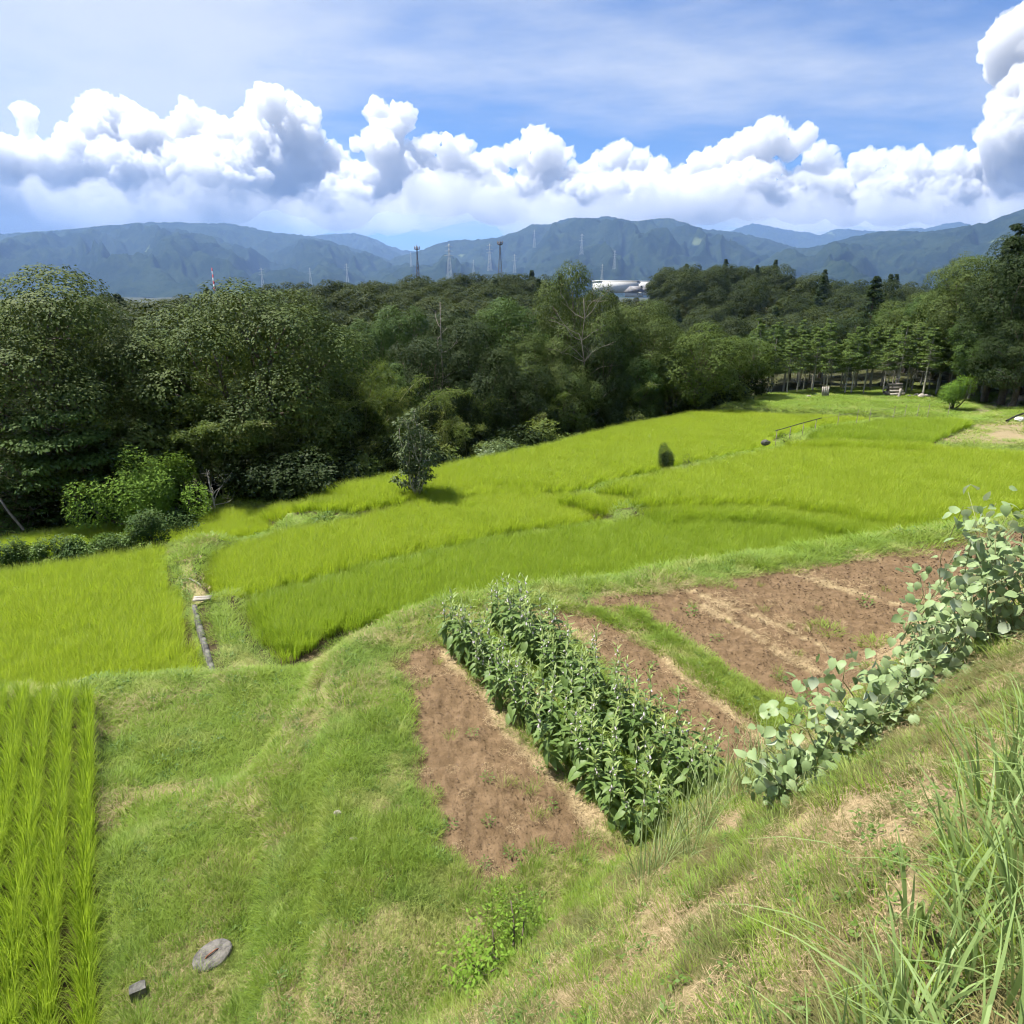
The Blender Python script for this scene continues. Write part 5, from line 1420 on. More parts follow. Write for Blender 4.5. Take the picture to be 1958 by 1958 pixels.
    ('bamboo', -1.21, 38.21, 1.71, 'arching bamboo plume in the forest edge thicket', 'bamboo plants in the forest edge thicket', 0.89),
    ('bamboo', 2.47, 40.8, 2.81, 'arching bamboo plume in the forest edge thicket', 'bamboo plants in the forest edge thicket', 0.63),
    ('bamboo', -3.47, 36.02, 3.1, 'arching bamboo plume in the forest edge thicket', 'bamboo plants in the forest edge thicket', 0.8),
    ('bamboo', 7.96, 44.95, 0.4, 'arching bamboo plume in the forest edge thicket', 'bamboo plants in the forest edge thicket', 0.74),
    ('bamboo', 6.47, 45.98, 0.22, 'arching bamboo plume in the forest edge thicket', 'bamboo plants in the forest edge thicket', 0.61),
    ('bamboo', -1.84, 39.29, 0.97, 'arching bamboo plume in the forest edge thicket', 'bamboo plants in the forest edge thicket', 0.63),
    ('bamboo', -2.02, 39.88, 2.54, 'arching bamboo plume in the forest edge thicket', 'bamboo plants in the forest edge thicket', 0.72),
    ('bamboo', -1.43, 39.85, 0.93, 'arching bamboo plume in the forest edge thicket', 'bamboo plants in the forest edge thicket', 0.65),
    ('bamboo', 5.21, 44.7, 0.63, 'arching bamboo plume in the forest edge thicket', 'bamboo plants in the forest edge thicket', 0.77),
    ('bamboo', 8.42, 45.7, 1.59, 'arching bamboo plume in the forest edge thicket', 'bamboo plants in the forest edge thicket', 0.67),
    ('bamboo', 5.79, 44.39, 1.98, 'arching bamboo plume in the forest edge thicket', 'bamboo plants in the forest edge thicket', 0.65),
    ('bamboo', 4.82, 44.09, 0.99, 'arching bamboo plume in the forest edge thicket', 'bamboo plants in the forest edge thicket', 0.72),
    ('bamboo', 0.87, 40.03, 1.46, 'arching bamboo plume in the forest edge thicket', 'bamboo plants in the forest edge thicket', 0.61),
    ('bamboo', 0.59, 41.62, 1.26, 'arching bamboo plume in the forest edge thicket', 'bamboo plants in the forest edge thicket', 0.63),
    ('bamboo', -2.83, 39.22, 1.55, 'arching bamboo plume in the forest edge thicket', 'bamboo plants in the forest edge thicket', 0.86),
    ('bamboo', 7.55, 45.37, 0.49, 'arching bamboo plume in the forest edge thicket', 'bamboo plants in the forest edge thicket', 0.82),
    ('bamboo', -1.38, 38.91, 2.79, 'arching bamboo plume in the forest edge thicket', 'bamboo plants in the forest edge thicket', 0.72),
    ('bamboo', 8.91, 45.3, 1.32, 'arching bamboo plume in the forest edge thicket', 'bamboo plants in the forest edge thicket', 0.63),
    ('bamboo', -4.79, 36.83, 2.58, 'arching bamboo plume in the forest edge thicket', 'bamboo plants in the forest edge thicket', 0.61),
    ('bamboo', -3.91, 37.64, 1.85, 'arching bamboo plume in the forest edge thicket', 'bamboo plants in the forest edge thicket', 0.6),
    ('bamboo', -2.94, 39.5, 2.34, 'arching bamboo plume in the forest edge thicket', 'bamboo plants in the forest edge thicket', 0.77),
    ('bamboo', -0.15, 41.14, 1.45, 'arching bamboo plume in the forest edge thicket', 'bamboo plants in the forest edge thicket', 0.84),
    ('bamboo', 1.61, 40.69, 2.48, 'arching bamboo plume in the forest edge thicket', 'bamboo plants in the forest edge thicket', 0.62),
    ('bamboo', 6.44, 43.82, 2.63, 'arching bamboo plume in the forest edge thicket', 'bamboo plants in the forest edge thicket', 0.89),
    ('bamboo', -3.33, 38.93, 2.66, 'arching bamboo plume in the forest edge thicket', 'bamboo plants in the forest edge thicket', 0.74),
    ('bamboo', -3.02, 39.01, 1.62, 'arching bamboo plume in the forest edge thicket', 'bamboo plants in the forest edge thicket', 0.79),
    ('bamboo', 5.61, 45.36, 1.66, 'arching bamboo plume in the forest edge thicket', 'bamboo plants in the forest edge thicket', 0.78),
    ('bamboo', 0.24, 39.43, 1.28, 'arching bamboo plume in the forest edge thicket', 'bamboo plants in the forest edge thicket', 0.78),
    ('bamboo', -16.41, 26.22, 1.75, 'arching bamboo plume in the forest edge thicket', 'bamboo plants in the forest edge thicket', 0.74),
    ('bamboo', -16.51, 25.77, 2.18, 'arching bamboo plume in the forest edge thicket', 'bamboo plants in the forest edge thicket', 0.75),
    ('bamboo', -21.33, 27.43, 1.11, 'arching bamboo plume in the forest edge thicket', 'bamboo plants in the forest edge thicket', 0.73),
    ('bamboo', -18.09, 27.62, 2.0, 'arching bamboo plume in the forest edge thicket', 'bamboo plants in the forest edge thicket', 0.71),
    ('bamboo', -15.69, 26.67, 1.83, 'arching bamboo plume in the forest edge thicket', 'bamboo plants in the forest edge thicket', 0.63),
    ('bamboo', -19.59, 26.08, 1.11, 'arching bamboo plume in the forest edge thicket', 'bamboo plants in the forest edge thicket', 0.82),
    ('bamboo', -17.8, 28.95, 0.96, 'arching bamboo plume in the forest edge thicket', 'bamboo plants in the forest edge thicket', 0.88),
    ('bamboo', -18.53, 26.97, 0.84, 'arching bamboo plume in the forest edge thicket', 'bamboo plants in the forest edge thicket', 0.87),
    ('bamboo', -16.36, 27.19, 1.1, 'arching bamboo plume in the forest edge thicket', 'bamboo plants in the forest edge thicket', 0.72),
    ('bamboo', -16.84, 28.72, 1.62, 'arching bamboo plume in the forest edge thicket', 'bamboo plants in the forest edge thicket', 0.88),
    ('bamboo', -19.5, 25.84, 1.53, 'arching bamboo plume in the forest edge thicket', 'bamboo plants in the forest edge thicket', 0.69),
    ('bamboo', -18.81, 27.74, 2.29, 'arching bamboo plume in the forest edge thicket', 'bamboo plants in the forest edge thicket', 0.82),
    ('bamboo', -19.74, 27.01, 1.9, 'arching bamboo plume in the forest edge thicket', 'bamboo plants in the forest edge thicket', 0.82),
    ('bamboo', -16.8, 26.51, 2.43, 'arching bamboo plume in the forest edge thicket', 'bamboo plants in the forest edge thicket', 0.69),
    ('bamboo', -8.92, 28.76, 1.48, 'short upright young bamboo at the far rice edge', 'young bamboo along the rice edge', 0.5),
    ('bamboo', -7.28, 30.42, 0.32, 'short upright young bamboo at the far rice edge', 'young bamboo along the rice edge', 0.5),
    ('bamboo', -6.01, 31.2, 0.77, 'short upright young bamboo at the far rice edge', 'young bamboo along the rice edge', 0.5),
    ('bamboo', -10.31, 28.39, 1.24, 'short upright young bamboo at the far rice edge', 'young bamboo along the rice edge', 0.5),
    ('bamboo', -8.5, 29.62, 1.1, 'short upright young bamboo at the far rice edge', 'young bamboo along the rice edge', 0.5),
    ('bamboo', -6.61, 30.16, 0.91, 'short upright young bamboo at the far rice edge', 'young bamboo along the rice edge', 0.5),
    ('bamboo', -6.54, 30.87, 0.91, 'short upright young bamboo at the far rice edge', 'young bamboo along the rice edge', 0.5),
    ('bamboo', -10.07, 29.2, 1.49, 'short upright young bamboo at the far rice edge', 'young bamboo along the rice edge', 0.5),
    ('bamboo', -10.57, 28.58, 1.13, 'short upright young bamboo at the far rice edge', 'young bamboo along the rice edge', 0.5),
    ('bamboo', -10.15, 28.09, 1.55, 'short upright young bamboo at the far rice edge', 'young bamboo along the rice edge', 0.5),
    ('bamboo', -7.17, 30.16, 0.39, 'short upright young bamboo at the far rice edge', 'young bamboo along the rice edge', 0.5),
    ('bamboo', -7.16, 30.82, 1.18, 'short upright young bamboo at the far rice edge', 'young bamboo along the rice edge', 0.5),
    ('bamboo', -10.06, 28.1, 1.34, 'short upright young bamboo at the far rice edge', 'young bamboo along the rice edge', 0.5),
    ('bamboo', -9.32, 28.54, 1.15, 'short upright young bamboo at the far rice edge', 'young bamboo along the rice edge', 0.5),
    ('bamboo', -10.62, 28.22, 1.47, 'short upright young bamboo at the far rice edge', 'young bamboo along the rice edge', 0.5),
    ('bamboo', -6.92, 30.19, 1.1, 'short upright young bamboo at the far rice edge', 'young bamboo along the rice edge', 0.5),
    ('bamboo', -10.96, 28.23, 1.11, 'short upright young bamboo at the far rice edge', 'young bamboo along the rice edge', 0.5),
    ('bamboo', -7.83, 30.45, 0.47, 'short upright young bamboo at the far rice edge', 'young bamboo along the rice edge', 0.5),
    ('bamboo', -9.84, 28.41, 0.97, 'short upright young bamboo at the far rice edge', 'young bamboo along the rice edge', 0.5),
    ('bamboo', -7.06, 30.26, 0.51, 'short upright young bamboo at the far rice edge', 'young bamboo along the rice edge', 0.5),
    ('bamboo', -8.25, 29.37, 1.34, 'short upright young bamboo at the far rice edge', 'young bamboo along the rice edge', 0.5),
    ('bamboo', -11.22, 28.42, 0.81, 'short upright young bamboo at the far rice edge', 'young bamboo along the rice edge', 0.5),
    ('bamboo', -6.36, 30.52, 0.63, 'short upright young bamboo at the far rice edge', 'young bamboo along the rice edge', 0.5),
    ('bamboo', -6.31, 30.99, 0.58, 'short upright young bamboo at the far rice edge', 'young bamboo along the rice edge', 0.5),
    ('bamboo', -9.07, 29.3, 1.34, 'short upright young bamboo at the far rice edge', 'young bamboo along the rice edge', 0.5),
    ('bamboo', -10.42, 28.9, 0.62, 'short upright young bamboo at the far rice edge', 'young bamboo along the rice edge', 0.5),
    ('bamboo', -8.34, 29.51, 1.13, 'short upright young bamboo at the far rice edge', 'young bamboo along the rice edge', 0.5),
    ('bamboo', -8.98, 29.75, 0.97, 'short upright young bamboo at the far rice edge', 'young bamboo along the rice edge', 0.5),
    ('bamboo', -5.96, 30.28, 1.04, 'short upright young bamboo at the far rice edge', 'young bamboo along the rice edge', 0.5),
    ('bamboo', -8.52, 29.45, 0.66, 'short upright young bamboo at the far rice edge', 'young bamboo along the rice edge', 0.5),
    ('young', 12.53, 47, 5.91, 'rounded leafy maple at the corner of the rice and the lawn', None, 1.0),
    ('young', 11.42, 48.5, 4.13, 'lower leafy tree leaning out beside the rounded maple', None, 0.8),
    ('young', 16.42, 50, 5.04, 'slender leafy maple between the rounded one and the cypresses', None, 0.75),
    ('young', 15.34, 52, 4.62, 'leafy tree tucked behind the rounded maple', None, 0.8),
    ('cypress', 19.05, 52.48, 4.3, 'thin pale trunked cypress in the rows beyond the lawn', 'young cypresses of the plantation beyond the lawn', 0.86),
    ('cypress', 19.79, 52.22, 4.88, 'thin pale trunked cypress in the rows beyond the lawn', 'young cypresses of the plantation beyond the lawn', 0.93),
    ('cypress', 20.75, 51.56, 4.39, 'thin pale trunked cypress in the rows beyond the lawn', 'young cypresses of the plantation beyond the lawn', 1.05),
    ('cypress', 21.95, 52.58, 4.91, 'thin pale trunked cypress in the rows beyond the lawn', 'young cypresses of the plantation beyond the lawn', 1.14),
    ('cypress', 23.09, 52.49, 5.38, 'thin pale trunked cypress in the rows beyond the lawn', 'young cypresses of the plantation beyond the lawn', 0.9),
    ('cypress', 23.7, 51.55, 4.52, 'thin pale trunked cypress in the rows beyond the lawn', 'young cypresses of the plantation beyond the lawn', 0.93),
    ('cypress', 25.08, 51.41, 4.36, 'thin pale trunked cypress in the rows beyond the lawn', 'young cypresses of the plantation beyond the lawn', 0.97),
    ('cypress', 25.45, 51.25, 5.53, 'thin pale trunked cypress in the rows beyond the lawn', 'young cypresses of the plantation beyond the lawn', 1.14),
    ('cypress', 26.3, 51.09, 5.4, 'thin pale trunked cypress in the rows beyond the lawn', 'young cypresses of the plantation beyond the lawn', 0.87),
    ('cypress', 28.16, 51.84, 4.62, 'thin pale trunked cypress in the rows beyond the lawn', 'young cypresses of the plantation beyond the lawn', 1.04),
    ('cypress', 28.71, 50.94, 5.72, 'thin pale trunked cypress in the rows beyond the lawn', 'young cypresses of the plantation beyond the lawn', 1.14),
    ('cypress', 29.48, 51.16, 5.34, 'thin pale trunked cypress in the rows beyond the lawn', 'young cypresses of the plantation beyond the lawn', 0.93),
    ('cypress', 30.47, 50.67, 5.68, 'thin pale trunked cypress in the rows beyond the lawn', 'young cypresses of the plantation beyond the lawn', 1.14),
    ('cypress', 31.39, 50.51, 4.48, 'thin pale trunked cypress in the rows beyond the lawn', 'young cypresses of the plantation beyond the lawn', 1.15),
    ('cypress', 32.56, 50.32, 4.85, 'thin pale trunked cypress in the rows beyond the lawn', 'young cypresses of the plantation beyond the lawn', 0.87),
    ('cypress', 33.47, 50.27, 5.52, 'thin pale trunked cypress in the rows beyond the lawn', 'young cypresses of the plantation beyond the lawn', 1.1),
    ('cypress', 35.19, 51.23, 5.65, 'thin pale trunked cypress in the rows beyond the lawn', 'young cypresses of the plantation beyond the lawn', 1.01),
    ('cypress', 19.21, 54.2, 5.58, 'thin pale trunked cypress in the rows beyond the lawn', 'young cypresses of the plantation beyond the lawn', 1.15),
    ('cypress', 20.09, 53.76, 5.57, 'thin pale trunked cypress in the rows beyond the lawn', 'young cypresses of the plantation beyond the lawn', 0.89),
    ('cypress', 21.3, 53.55, 4.41, 'thin pale trunked cypress in the rows beyond the lawn', 'young cypresses of the plantation beyond the lawn', 0.91),
    ('cypress', 23.28, 54.66, 4.21, 'thin pale trunked cypress in the rows beyond the lawn', 'young cypresses of the plantation beyond the lawn', 0.92),
    ('cypress', 23.66, 53.9, 4.33, 'thin pale trunked cypress in the rows beyond the lawn', 'young cypresses of the plantation beyond the lawn', 1.06),
    ('cypress', 24.4, 53.6, 5.74, 'thin pale trunked cypress in the rows beyond the lawn', 'young cypresses of the plantation beyond the lawn', 1.07),
    ('cypress', 25.94, 53.63, 4.92, 'thin pale trunked cypress in the rows beyond the lawn', 'young cypresses of the plantation beyond the lawn', 1.01),
    ('cypress', 27.02, 54.06, 4.95, 'thin pale trunked cypress in the rows beyond the lawn', 'young cypresses of the plantation beyond the lawn', 0.91),
    ('cypress', 28.27, 53.96, 4.35, 'thin pale trunked cypress in the rows beyond the lawn', 'young cypresses of the plantation beyond the lawn', 0.9),
    ('cypress', 29.01, 52.88, 4.56, 'thin pale trunked cypress in the rows beyond the lawn', 'young cypresses of the plantation beyond the lawn', 0.93),
    ('cypress', 29.99, 53.95, 5.67, 'thin pale trunked cypress in the rows beyond the lawn', 'young cypresses of the plantation beyond the lawn', 0.97),
    ('cypress', 30.67, 52.45, 5.65, 'thin pale trunked cypress in the rows beyond the lawn', 'young cypresses of the plantation beyond the lawn', 1.11),
    ('cypress', 32.45, 53.29, 4.31, 'thin pale trunked cypress in the rows beyond the lawn', 'young cypresses of the plantation beyond the lawn', 1.01),
    ('cypress', 33.06, 52.98, 5.66, 'thin pale trunked cypress in the rows beyond the lawn', 'young cypresses of the plantation beyond the lawn', 0.98),
    ('cypress', 33.65, 52.61, 4.93, 'thin pale trunked cypress in the rows beyond the lawn', 'young cypresses of the plantation beyond the lawn', 1.0),
    ('cypress', 34.74, 52.53, 5.35, 'thin pale trunked cypress in the rows beyond the lawn', 'young cypresses of the plantation beyond the lawn', 1.03),
    ('cypress', 36.79, 53.09, 4.41, 'thin pale trunked cypress in the rows beyond the lawn', 'young cypresses of the plantation beyond the lawn', 1.1),
    ('cypress', 19.93, 56.04, 4.31, 'thin pale trunked cypress in the rows beyond the lawn', 'young cypresses of the plantation beyond the lawn', 0.89),
    ('cypress', 21.18, 56.02, 4.69, 'thin pale trunked cypress in the rows beyond the lawn', 'young cypresses of the plantation beyond the lawn', 1.04),
    ('cypress', 22.24, 56.08, 4.32, 'thin pale trunked cypress in the rows beyond the lawn', 'young cypresses of the plantation beyond the lawn', 0.99),
    ('cypress', 23.81, 56.7, 4.43, 'thin pale trunked cypress in the rows beyond the lawn', 'young cypresses of the plantation beyond the lawn', 1.01),
    ('cypress', 24.24, 55.31, 4.91, 'thin pale trunked cypress in the rows beyond the lawn', 'young cypresses of the plantation beyond the lawn', 0.98),
    ('cypress', 25.62, 55.17, 4.67, 'thin pale trunked cypress in the rows beyond the lawn', 'young cypresses of the plantation beyond the lawn', 1.11),
    ('cypress', 26.65, 55.52, 4.34, 'thin pale trunked cypress in the rows beyond the lawn', 'young cypresses of the plantation beyond the lawn', 0.91),
    ('cypress', 27.87, 55.49, 4.49, 'thin pale trunked cypress in the rows beyond the lawn', 'young cypresses of the plantation beyond the lawn', 1.11),
    ('cypress', 28.82, 55.19, 5.31, 'thin pale trunked cypress in the rows beyond the lawn', 'young cypresses of the plantation beyond the lawn', 1.0),
    ('cypress', 29.96, 55.59, 5.27, 'thin pale trunked cypress in the rows beyond the lawn', 'young cypresses of the plantation beyond the lawn', 1.11),
    ('cypress', 30.75, 54.87, 5.65, 'thin pale trunked cypress in the rows beyond the lawn', 'young cypresses of the plantation beyond the lawn', 0.96),
    ('cypress', 31.71, 54.56, 5.68, 'thin pale trunked cypress in the rows beyond the lawn', 'young cypresses of the plantation beyond the lawn', 0.95),
    ('cypress', 32.9, 55.12, 5.82, 'thin pale trunked cypress in the rows beyond the lawn', 'young cypresses of the plantation beyond the lawn', 1.13),
    ('cypress', 34.58, 55.4, 4.72, 'thin pale trunked cypress in the rows beyond the lawn', 'young cypresses of the plantation beyond the lawn', 1.1),
    ('cypress', 35.66, 55.06, 5.2, 'thin pale trunked cypress in the rows beyond the lawn', 'young cypresses of the plantation beyond the lawn', 0.89),
    ('cypress', 36.48, 54.66, 5.31, 'thin pale trunked cypress in the rows beyond the lawn', 'young cypresses of the plantation beyond the lawn', 1.12),
    ('cypress', 37.42, 55.08, 5.58, 'thin pale trunked cypress in the rows beyond the lawn', 'young cypresses of the plantation beyond the lawn', 1.03),
    ('cypress', 20.36, 58.16, 5.87, 'thin pale trunked cypress in the rows beyond the lawn', 'young cypresses of the plantation beyond the lawn', 0.85),
    ('cypress', 22.0, 57.9, 5.63, 'thin pale trunked cypress in the rows beyond the lawn', 'young cypresses of the plantation beyond the lawn', 0.97),
    ('cypress', 23.16, 58.31, 5.21, 'thin pale trunked cypress in the rows beyond the lawn', 'young cypresses of the plantation beyond the lawn', 1.05),
    ('cypress', 24.39, 58.7, 5.74, 'thin pale trunked cypress in the rows beyond the lawn', 'young cypresses of the plantation beyond the lawn', 1.06),
    ('cypress', 25.23, 58.29, 5.2, 'thin pale trunked cypress in the rows beyond the lawn', 'young cypresses of the plantation beyond the lawn', 1.15),
    ('cypress', 26.09, 57.8, 5.91, 'thin pale trunked cypress in the rows beyond the lawn', 'young cypresses of the plantation beyond the lawn', 0.98),
    ('cypress', 27.87, 57.44, 4.63, 'thin pale trunked cypress in the rows beyond the lawn', 'young cypresses of the plantation beyond the lawn', 0.98),
    ('cypress', 28.7, 57.17, 4.55, 'thin pale trunked cypress in the rows beyond the lawn', 'young cypresses of the plantation beyond the lawn', 0.97),
    ('cypress', 29.3, 56.84, 4.95, 'thin pale trunked cypress in the rows beyond the lawn', 'young cypresses of the plantation beyond the lawn', 1.13),
    ('cypress', 30.72, 56.79, 5.06, 'thin pale trunked cypress in the rows beyond the lawn', 'young cypresses of the plantation beyond the lawn', 0.92),
    ('cypress', 32.22, 57.32, 4.58, 'thin pale trunked cypress in the rows beyond the lawn', 'young cypresses of the plantation beyond the lawn', 0.94),
    ('cypress', 33.6, 57.16, 4.91, 'thin pale trunked cypress in the rows beyond the lawn', 'young cypresses of the plantation beyond the lawn', 0.91),
    ('cypress', 33.99, 56.55, 4.56, 'thin pale trunked cypress in the rows beyond the lawn', 'young cypresses of the plantation beyond the lawn', 1.01),
    ('cypress', 35.68, 57.31, 5.38, 'thin pale trunked cypress in the rows beyond the lawn', 'young cypresses of the plantation beyond the lawn', 1.12),
    ('cypress', 36.55, 56.39, 4.83, 'thin pale trunked cypress in the rows beyond the lawn', 'young cypresses of the plantation beyond the lawn', 0.87),
    ('cypress', 37.2, 56.3, 5.5, 'thin pale trunked cypress in the rows beyond the lawn', 'young cypresses of the plantation beyond the lawn', 1.11),
    ('cypress', 39.02, 57.25, 4.64, 'thin pale trunked cypress in the rows beyond the lawn', 'young cypresses of the plantation beyond the lawn', 0.89),
    ('cypress', 29.83, 49.5, 5.58, 'outermost cypress by the round bush, its trunk bare to head height', None, 1.2),
    ('cypress', 32.51, 48.5, 4.85, 'broad cypress standing beside the dirt track', None, 1.35),
    ('cedar', 32.53, 47, 12.03, 'dark pointed conifer rising highest at the picture edge', 'tall trees of the wood beside the track', 1.0),
    ('oak', 33.69, 50, 10.77, 'tall olive oak next to the highest conifer', 'tall trees of the wood beside the track', 0.8),
    ('dark', 33.11, 46, 11.48, 'dark tall tree cut by the picture edge beside the conifer', 'tall trees of the wood beside the track', 0.9),
    ('oak', 34.65, 54, 9.88, 'broad olive oak second from the highest conifer', 'tall trees of the wood beside the track', 0.8),
    ('mid', 35.41, 58, 8.4, 'green crown sloping down third from the highest conifer', 'tall trees of the wood beside the track', 0.8),
    ('oak', 35.25, 62, 7.55, 'olive crown behind the middle of the plantation', 'tall trees of the wood beside the track', 0.7),
    ('mid', 35.73, 66, 6.58, 'green crown just right of the clear standing conifer', 'tall trees of the wood beside the track', 0.7),
    ('mid', 32.67, 47, 7.66, 'mid green tree hanging over the dirt track', 'tall trees of the wood beside the track', 0.7),
    ('dark', 32.36, 44, 6.42, 'dark low tree nearest the track bend', 'tall trees of the wood beside the track', 0.7),
    ('dark', 37.11, 52, 7.62, 'dark crown behind the tree over the track', 'tall trees of the wood beside the track', 0.8),
    ('dark', 37.22, 50, 9.74, 'dark crown half outside the picture by the track', 'tall trees of the wood beside the track', 0.9),
    ('dark', 37.68, 56, 7.6, 'dark crown behind the broad cypress', 'tall trees of the wood beside the track', 0.7),
    ('oak', 38.31, 60, 6.71, 'olive crown above the right end of the plantation', 'tall trees of the wood beside the track', 0.7),
    ('dark', 38.56, 64, 6.17, 'dark crown above the lawn bush', 'tall trees of the wood beside the track', 0.7),
    ('dark', 30.46, 62, 5.78, 'dark crown left of the clear standing conifer', 'tall trees of the wood beside the track', 0.6),
    ('dark', 27.74, 62, 5.24, 'dark crown above the plank board', 'tall trees of the wood beside the track', 0.6),
    ('dark', 24.15, 60, 5.2, 'dark crown above the left end of the plantation', 'tall trees of the wood beside the track', 0.55),
    ('mid', 21.18, 58, 5.08, 'green crown right behind the slender maple', 'tall trees of the wood beside the track', 0.5),
    ('dark', 42.2, 56, 4.36, 'dark shaded tree deep behind the track bend', 'tall trees of the wood beside the track', 0.8),
    ('dark', 42.72, 60, 4.1, 'shaded tree at the dark mouth of the track', 'tall trees of the wood beside the track', 0.7),
    ('dark', 34.8, 45, 8.31, 'dark tree outside the track at the picture edge', 'tall trees of the wood beside the track', 1.0),
    ('cedar', 35.57, 70, 9.46, 'pointed conifer standing clear above the plantation', None, 0.8),
    ('cedar', 41.69, 80, 7.71, 'second pointed conifer just behind the clear standing one', None, 0.7),
    ('hill', -36.66, 71.13, 6.64, 'rounded tree crown on the low hills behind', 'trees on the low hills behind the forest edge', None),
    ('hill', -45.52, 73.47, 6.75, 'rounded tree crown on the low hills behind', 'trees on the low hills behind the forest edge', None),
    ('hill', -33.39, 63.31, 5.91, 'rounded tree crown on the low hills behind', 'trees on the low hills behind the forest edge', None),
    ('hill', -40.96, 67.77, 6.32, 'rounded tree crown on the low hills behind', 'trees on the low hills behind the forest edge', None),
    ('hill', -37.82, 64.56, 6.1, 'rounded tree crown on the low hills behind', 'trees on the low hills behind the forest edge', None),
    ('hill', -37.8, 67.65, 6.06, 'rounded tree crown on the low hills behind', 'trees on the low hills behind the forest edge', None),
    ('hill', -41.28, 76.02, 7.15, 'rounded tree crown on the low hills behind', 'trees on the low hills behind the forest edge', None),
    ('hill', -42.94, 74.41, 6.71, 'rounded tree crown on the low hills behind', 'trees on the low hills behind the forest edge', None),
    ('hill', -36.38, 63.29, 5.7, 'rounded tree crown on the low hills behind', 'trees on the low hills behind the forest edge', None),
    ('hill', -42.54, 75.32, 7.01, 'rounded tree crown on the low hills behind', 'trees on the low hills behind the forest edge', None),
    ('hill', -36.55, 67.1, 5.95, 'rounded tree crown on the low hills behind', 'trees on the low hills behind the forest edge', None),
    ('hill', -49.21, 84.9, 7.99, 'rounded tree crown on the low hills behind', 'trees on the low hills behind the forest edge', None),
    ('hill', -37.69, 69.79, 6.21, 'rounded tree crown on the low hills behind', 'trees on the low hills behind the forest edge', None),
    ('hill', -45.37, 74.15, 6.52, 'rounded tree crown on the low hills behind', 'trees on the low hills behind the forest edge', None),
    ('hill', -45.63, 81.85, 7.63, 'rounded tree crown on the low hills behind', 'trees on the low hills behind the forest edge', None),
    ('hillcedar', -44.7, 80.95, 7.69, 'pointed cedar on the low hills behind', 'cedars on the low hills behind', None),
    ('hill', -49.84, 143.16, 7.2, 'rounded tree crown on the low hills behind', 'trees on the low hills behind the forest edge', None),
    ('hill', -46.3, 142.49, 6.34, 'rounded tree crown on the low hills behind', 'trees on the low hills behind the forest edge', None),
    ('hill', -44.75, 127.48, 6.97, 'rounded tree crown on the low hills behind', 'trees on the low hills behind the forest edge', None),
    ('hill', -46.37, 131.04, 6.56, 'rounded tree crown on the low hills behind', 'trees on the low hills behind the forest edge', None),
    ('hill', -67.88, 151.86, 7.24, 'rounded tree crown on the low hills behind', 'trees on the low hills behind the forest edge', None),
    ('hill', -67.92, 143.24, 7.18, 'rounded tree crown on the low hills behind', 'trees on the low hills behind the forest edge', None),
    ('hill', -61.8, 133.66, 6.97, 'rounded tree crown on the low hills behind', 'trees on the low hills behind the forest edge', None),
    ('hill', -44.79, 116.41, 6.6, 'rounded tree crown on the low hills behind', 'trees on the low hills behind the forest edge', None),
    ('hillcedar', -64.03, 140.31, 7.25, 'pointed cedar on the low hills behind', 'cedars on the low hills behind', None),
    ('hill', -64.69, 165.39, 7.45, 'rounded tree crown on the low hills behind', 'trees on the low hills behind the forest edge', None),
    ('hill', -47.84, 113.96, 6.32, 'rounded tree crown on the low hills behind', 'trees on the low hills behind the forest edge', None),
    ('hill', -36.83, 117.03, 5.72, 'rounded tree crown on the low hills behind', 'trees on the low hills behind the forest edge', None),
    ('hill', -51.92, 125.74, 5.89, 'rounded tree crown on the low hills behind', 'trees on the low hills behind the forest edge', None),
    ('hill', -54.13, 140.65, 7.22, 'rounded tree crown on the low hills behind', 'trees on the low hills behind the forest edge', None),
    ('hill', -21.63, 139.54, 8.28, 'rounded tree crown on the low hills behind', 'trees on the low hills behind the forest edge', None),
    ('hill', -38.79, 135.18, 7.77, 'rounded tree crown on the low hills behind', 'trees on the low hills behind the forest edge', None),
    ('hill', -34.59, 148.72, 9.92, 'rounded tree crown on the low hills behind', 'trees on the low hills behind the forest edge', None),
    ('hill', -36.92, 133.36, 8.12, 'rounded tree crown on the low hills behind', 'trees on the low hills behind the forest edge', None),
    ('hill', -35.27, 143.52, 8.74, 'rounded tree crown on the low hills behind', 'trees on the low hills behind the forest edge', None),
    ('hill', -24.31, 121.38, 6.36, 'rounded tree crown on the low hills behind', 'trees on the low hills behind the forest edge', None),
    ('hillcedar', -28.56, 129.28, 7.55, 'pointed cedar on the low hills behind', 'cedars on the low hills behind', None),
    ('hill', -36.46, 132.02, 8.04, 'rounded tree crown on the low hills behind', 'trees on the low hills behind the forest edge', None),
    ('hill', -33.36, 147.66, 9.14, 'rounded tree crown on the low hills behind', 'trees on the low hills behind the forest edge', None),
    ('hill', -25.37, 102.18, 5.21, 'rounded tree crown on the low hills behind', 'trees on the low hills behind the forest edge', None),
    ('hill', -18.24, 110.13, 6.1, 'rounded tree crown on the low hills behind', 'trees on the low hills behind the forest edge', None),
    ('hill', -23.89, 124.23, 6.68, 'rounded tree crown on the low hills behind', 'trees on the low hills behind the forest edge', None),
    ('hill', -29.46, 133.43, 7.75, 'rounded tree crown on the low hills behind', 'trees on the low hills behind the forest edge', None),
    ('hill', -36.97, 131.24, 7.2, 'rounded tree crown on the low hills behind', 'trees on the low hills behind the forest edge', None),
    ('hill', -31.56, 104.14, 5.12, 'rounded tree crown on the low hills behind', 'trees on the low hills behind the forest edge', None),
    ('hill', -34.87, 149.7, 9.7, 'rounded tree crown on the low hills behind', 'trees on the low hills behind the forest edge', None),
    ('hill', -19.93, 100.1, 5.33, 'rounded tree crown on the low hills behind', 'trees on the low hills behind the forest edge', None),
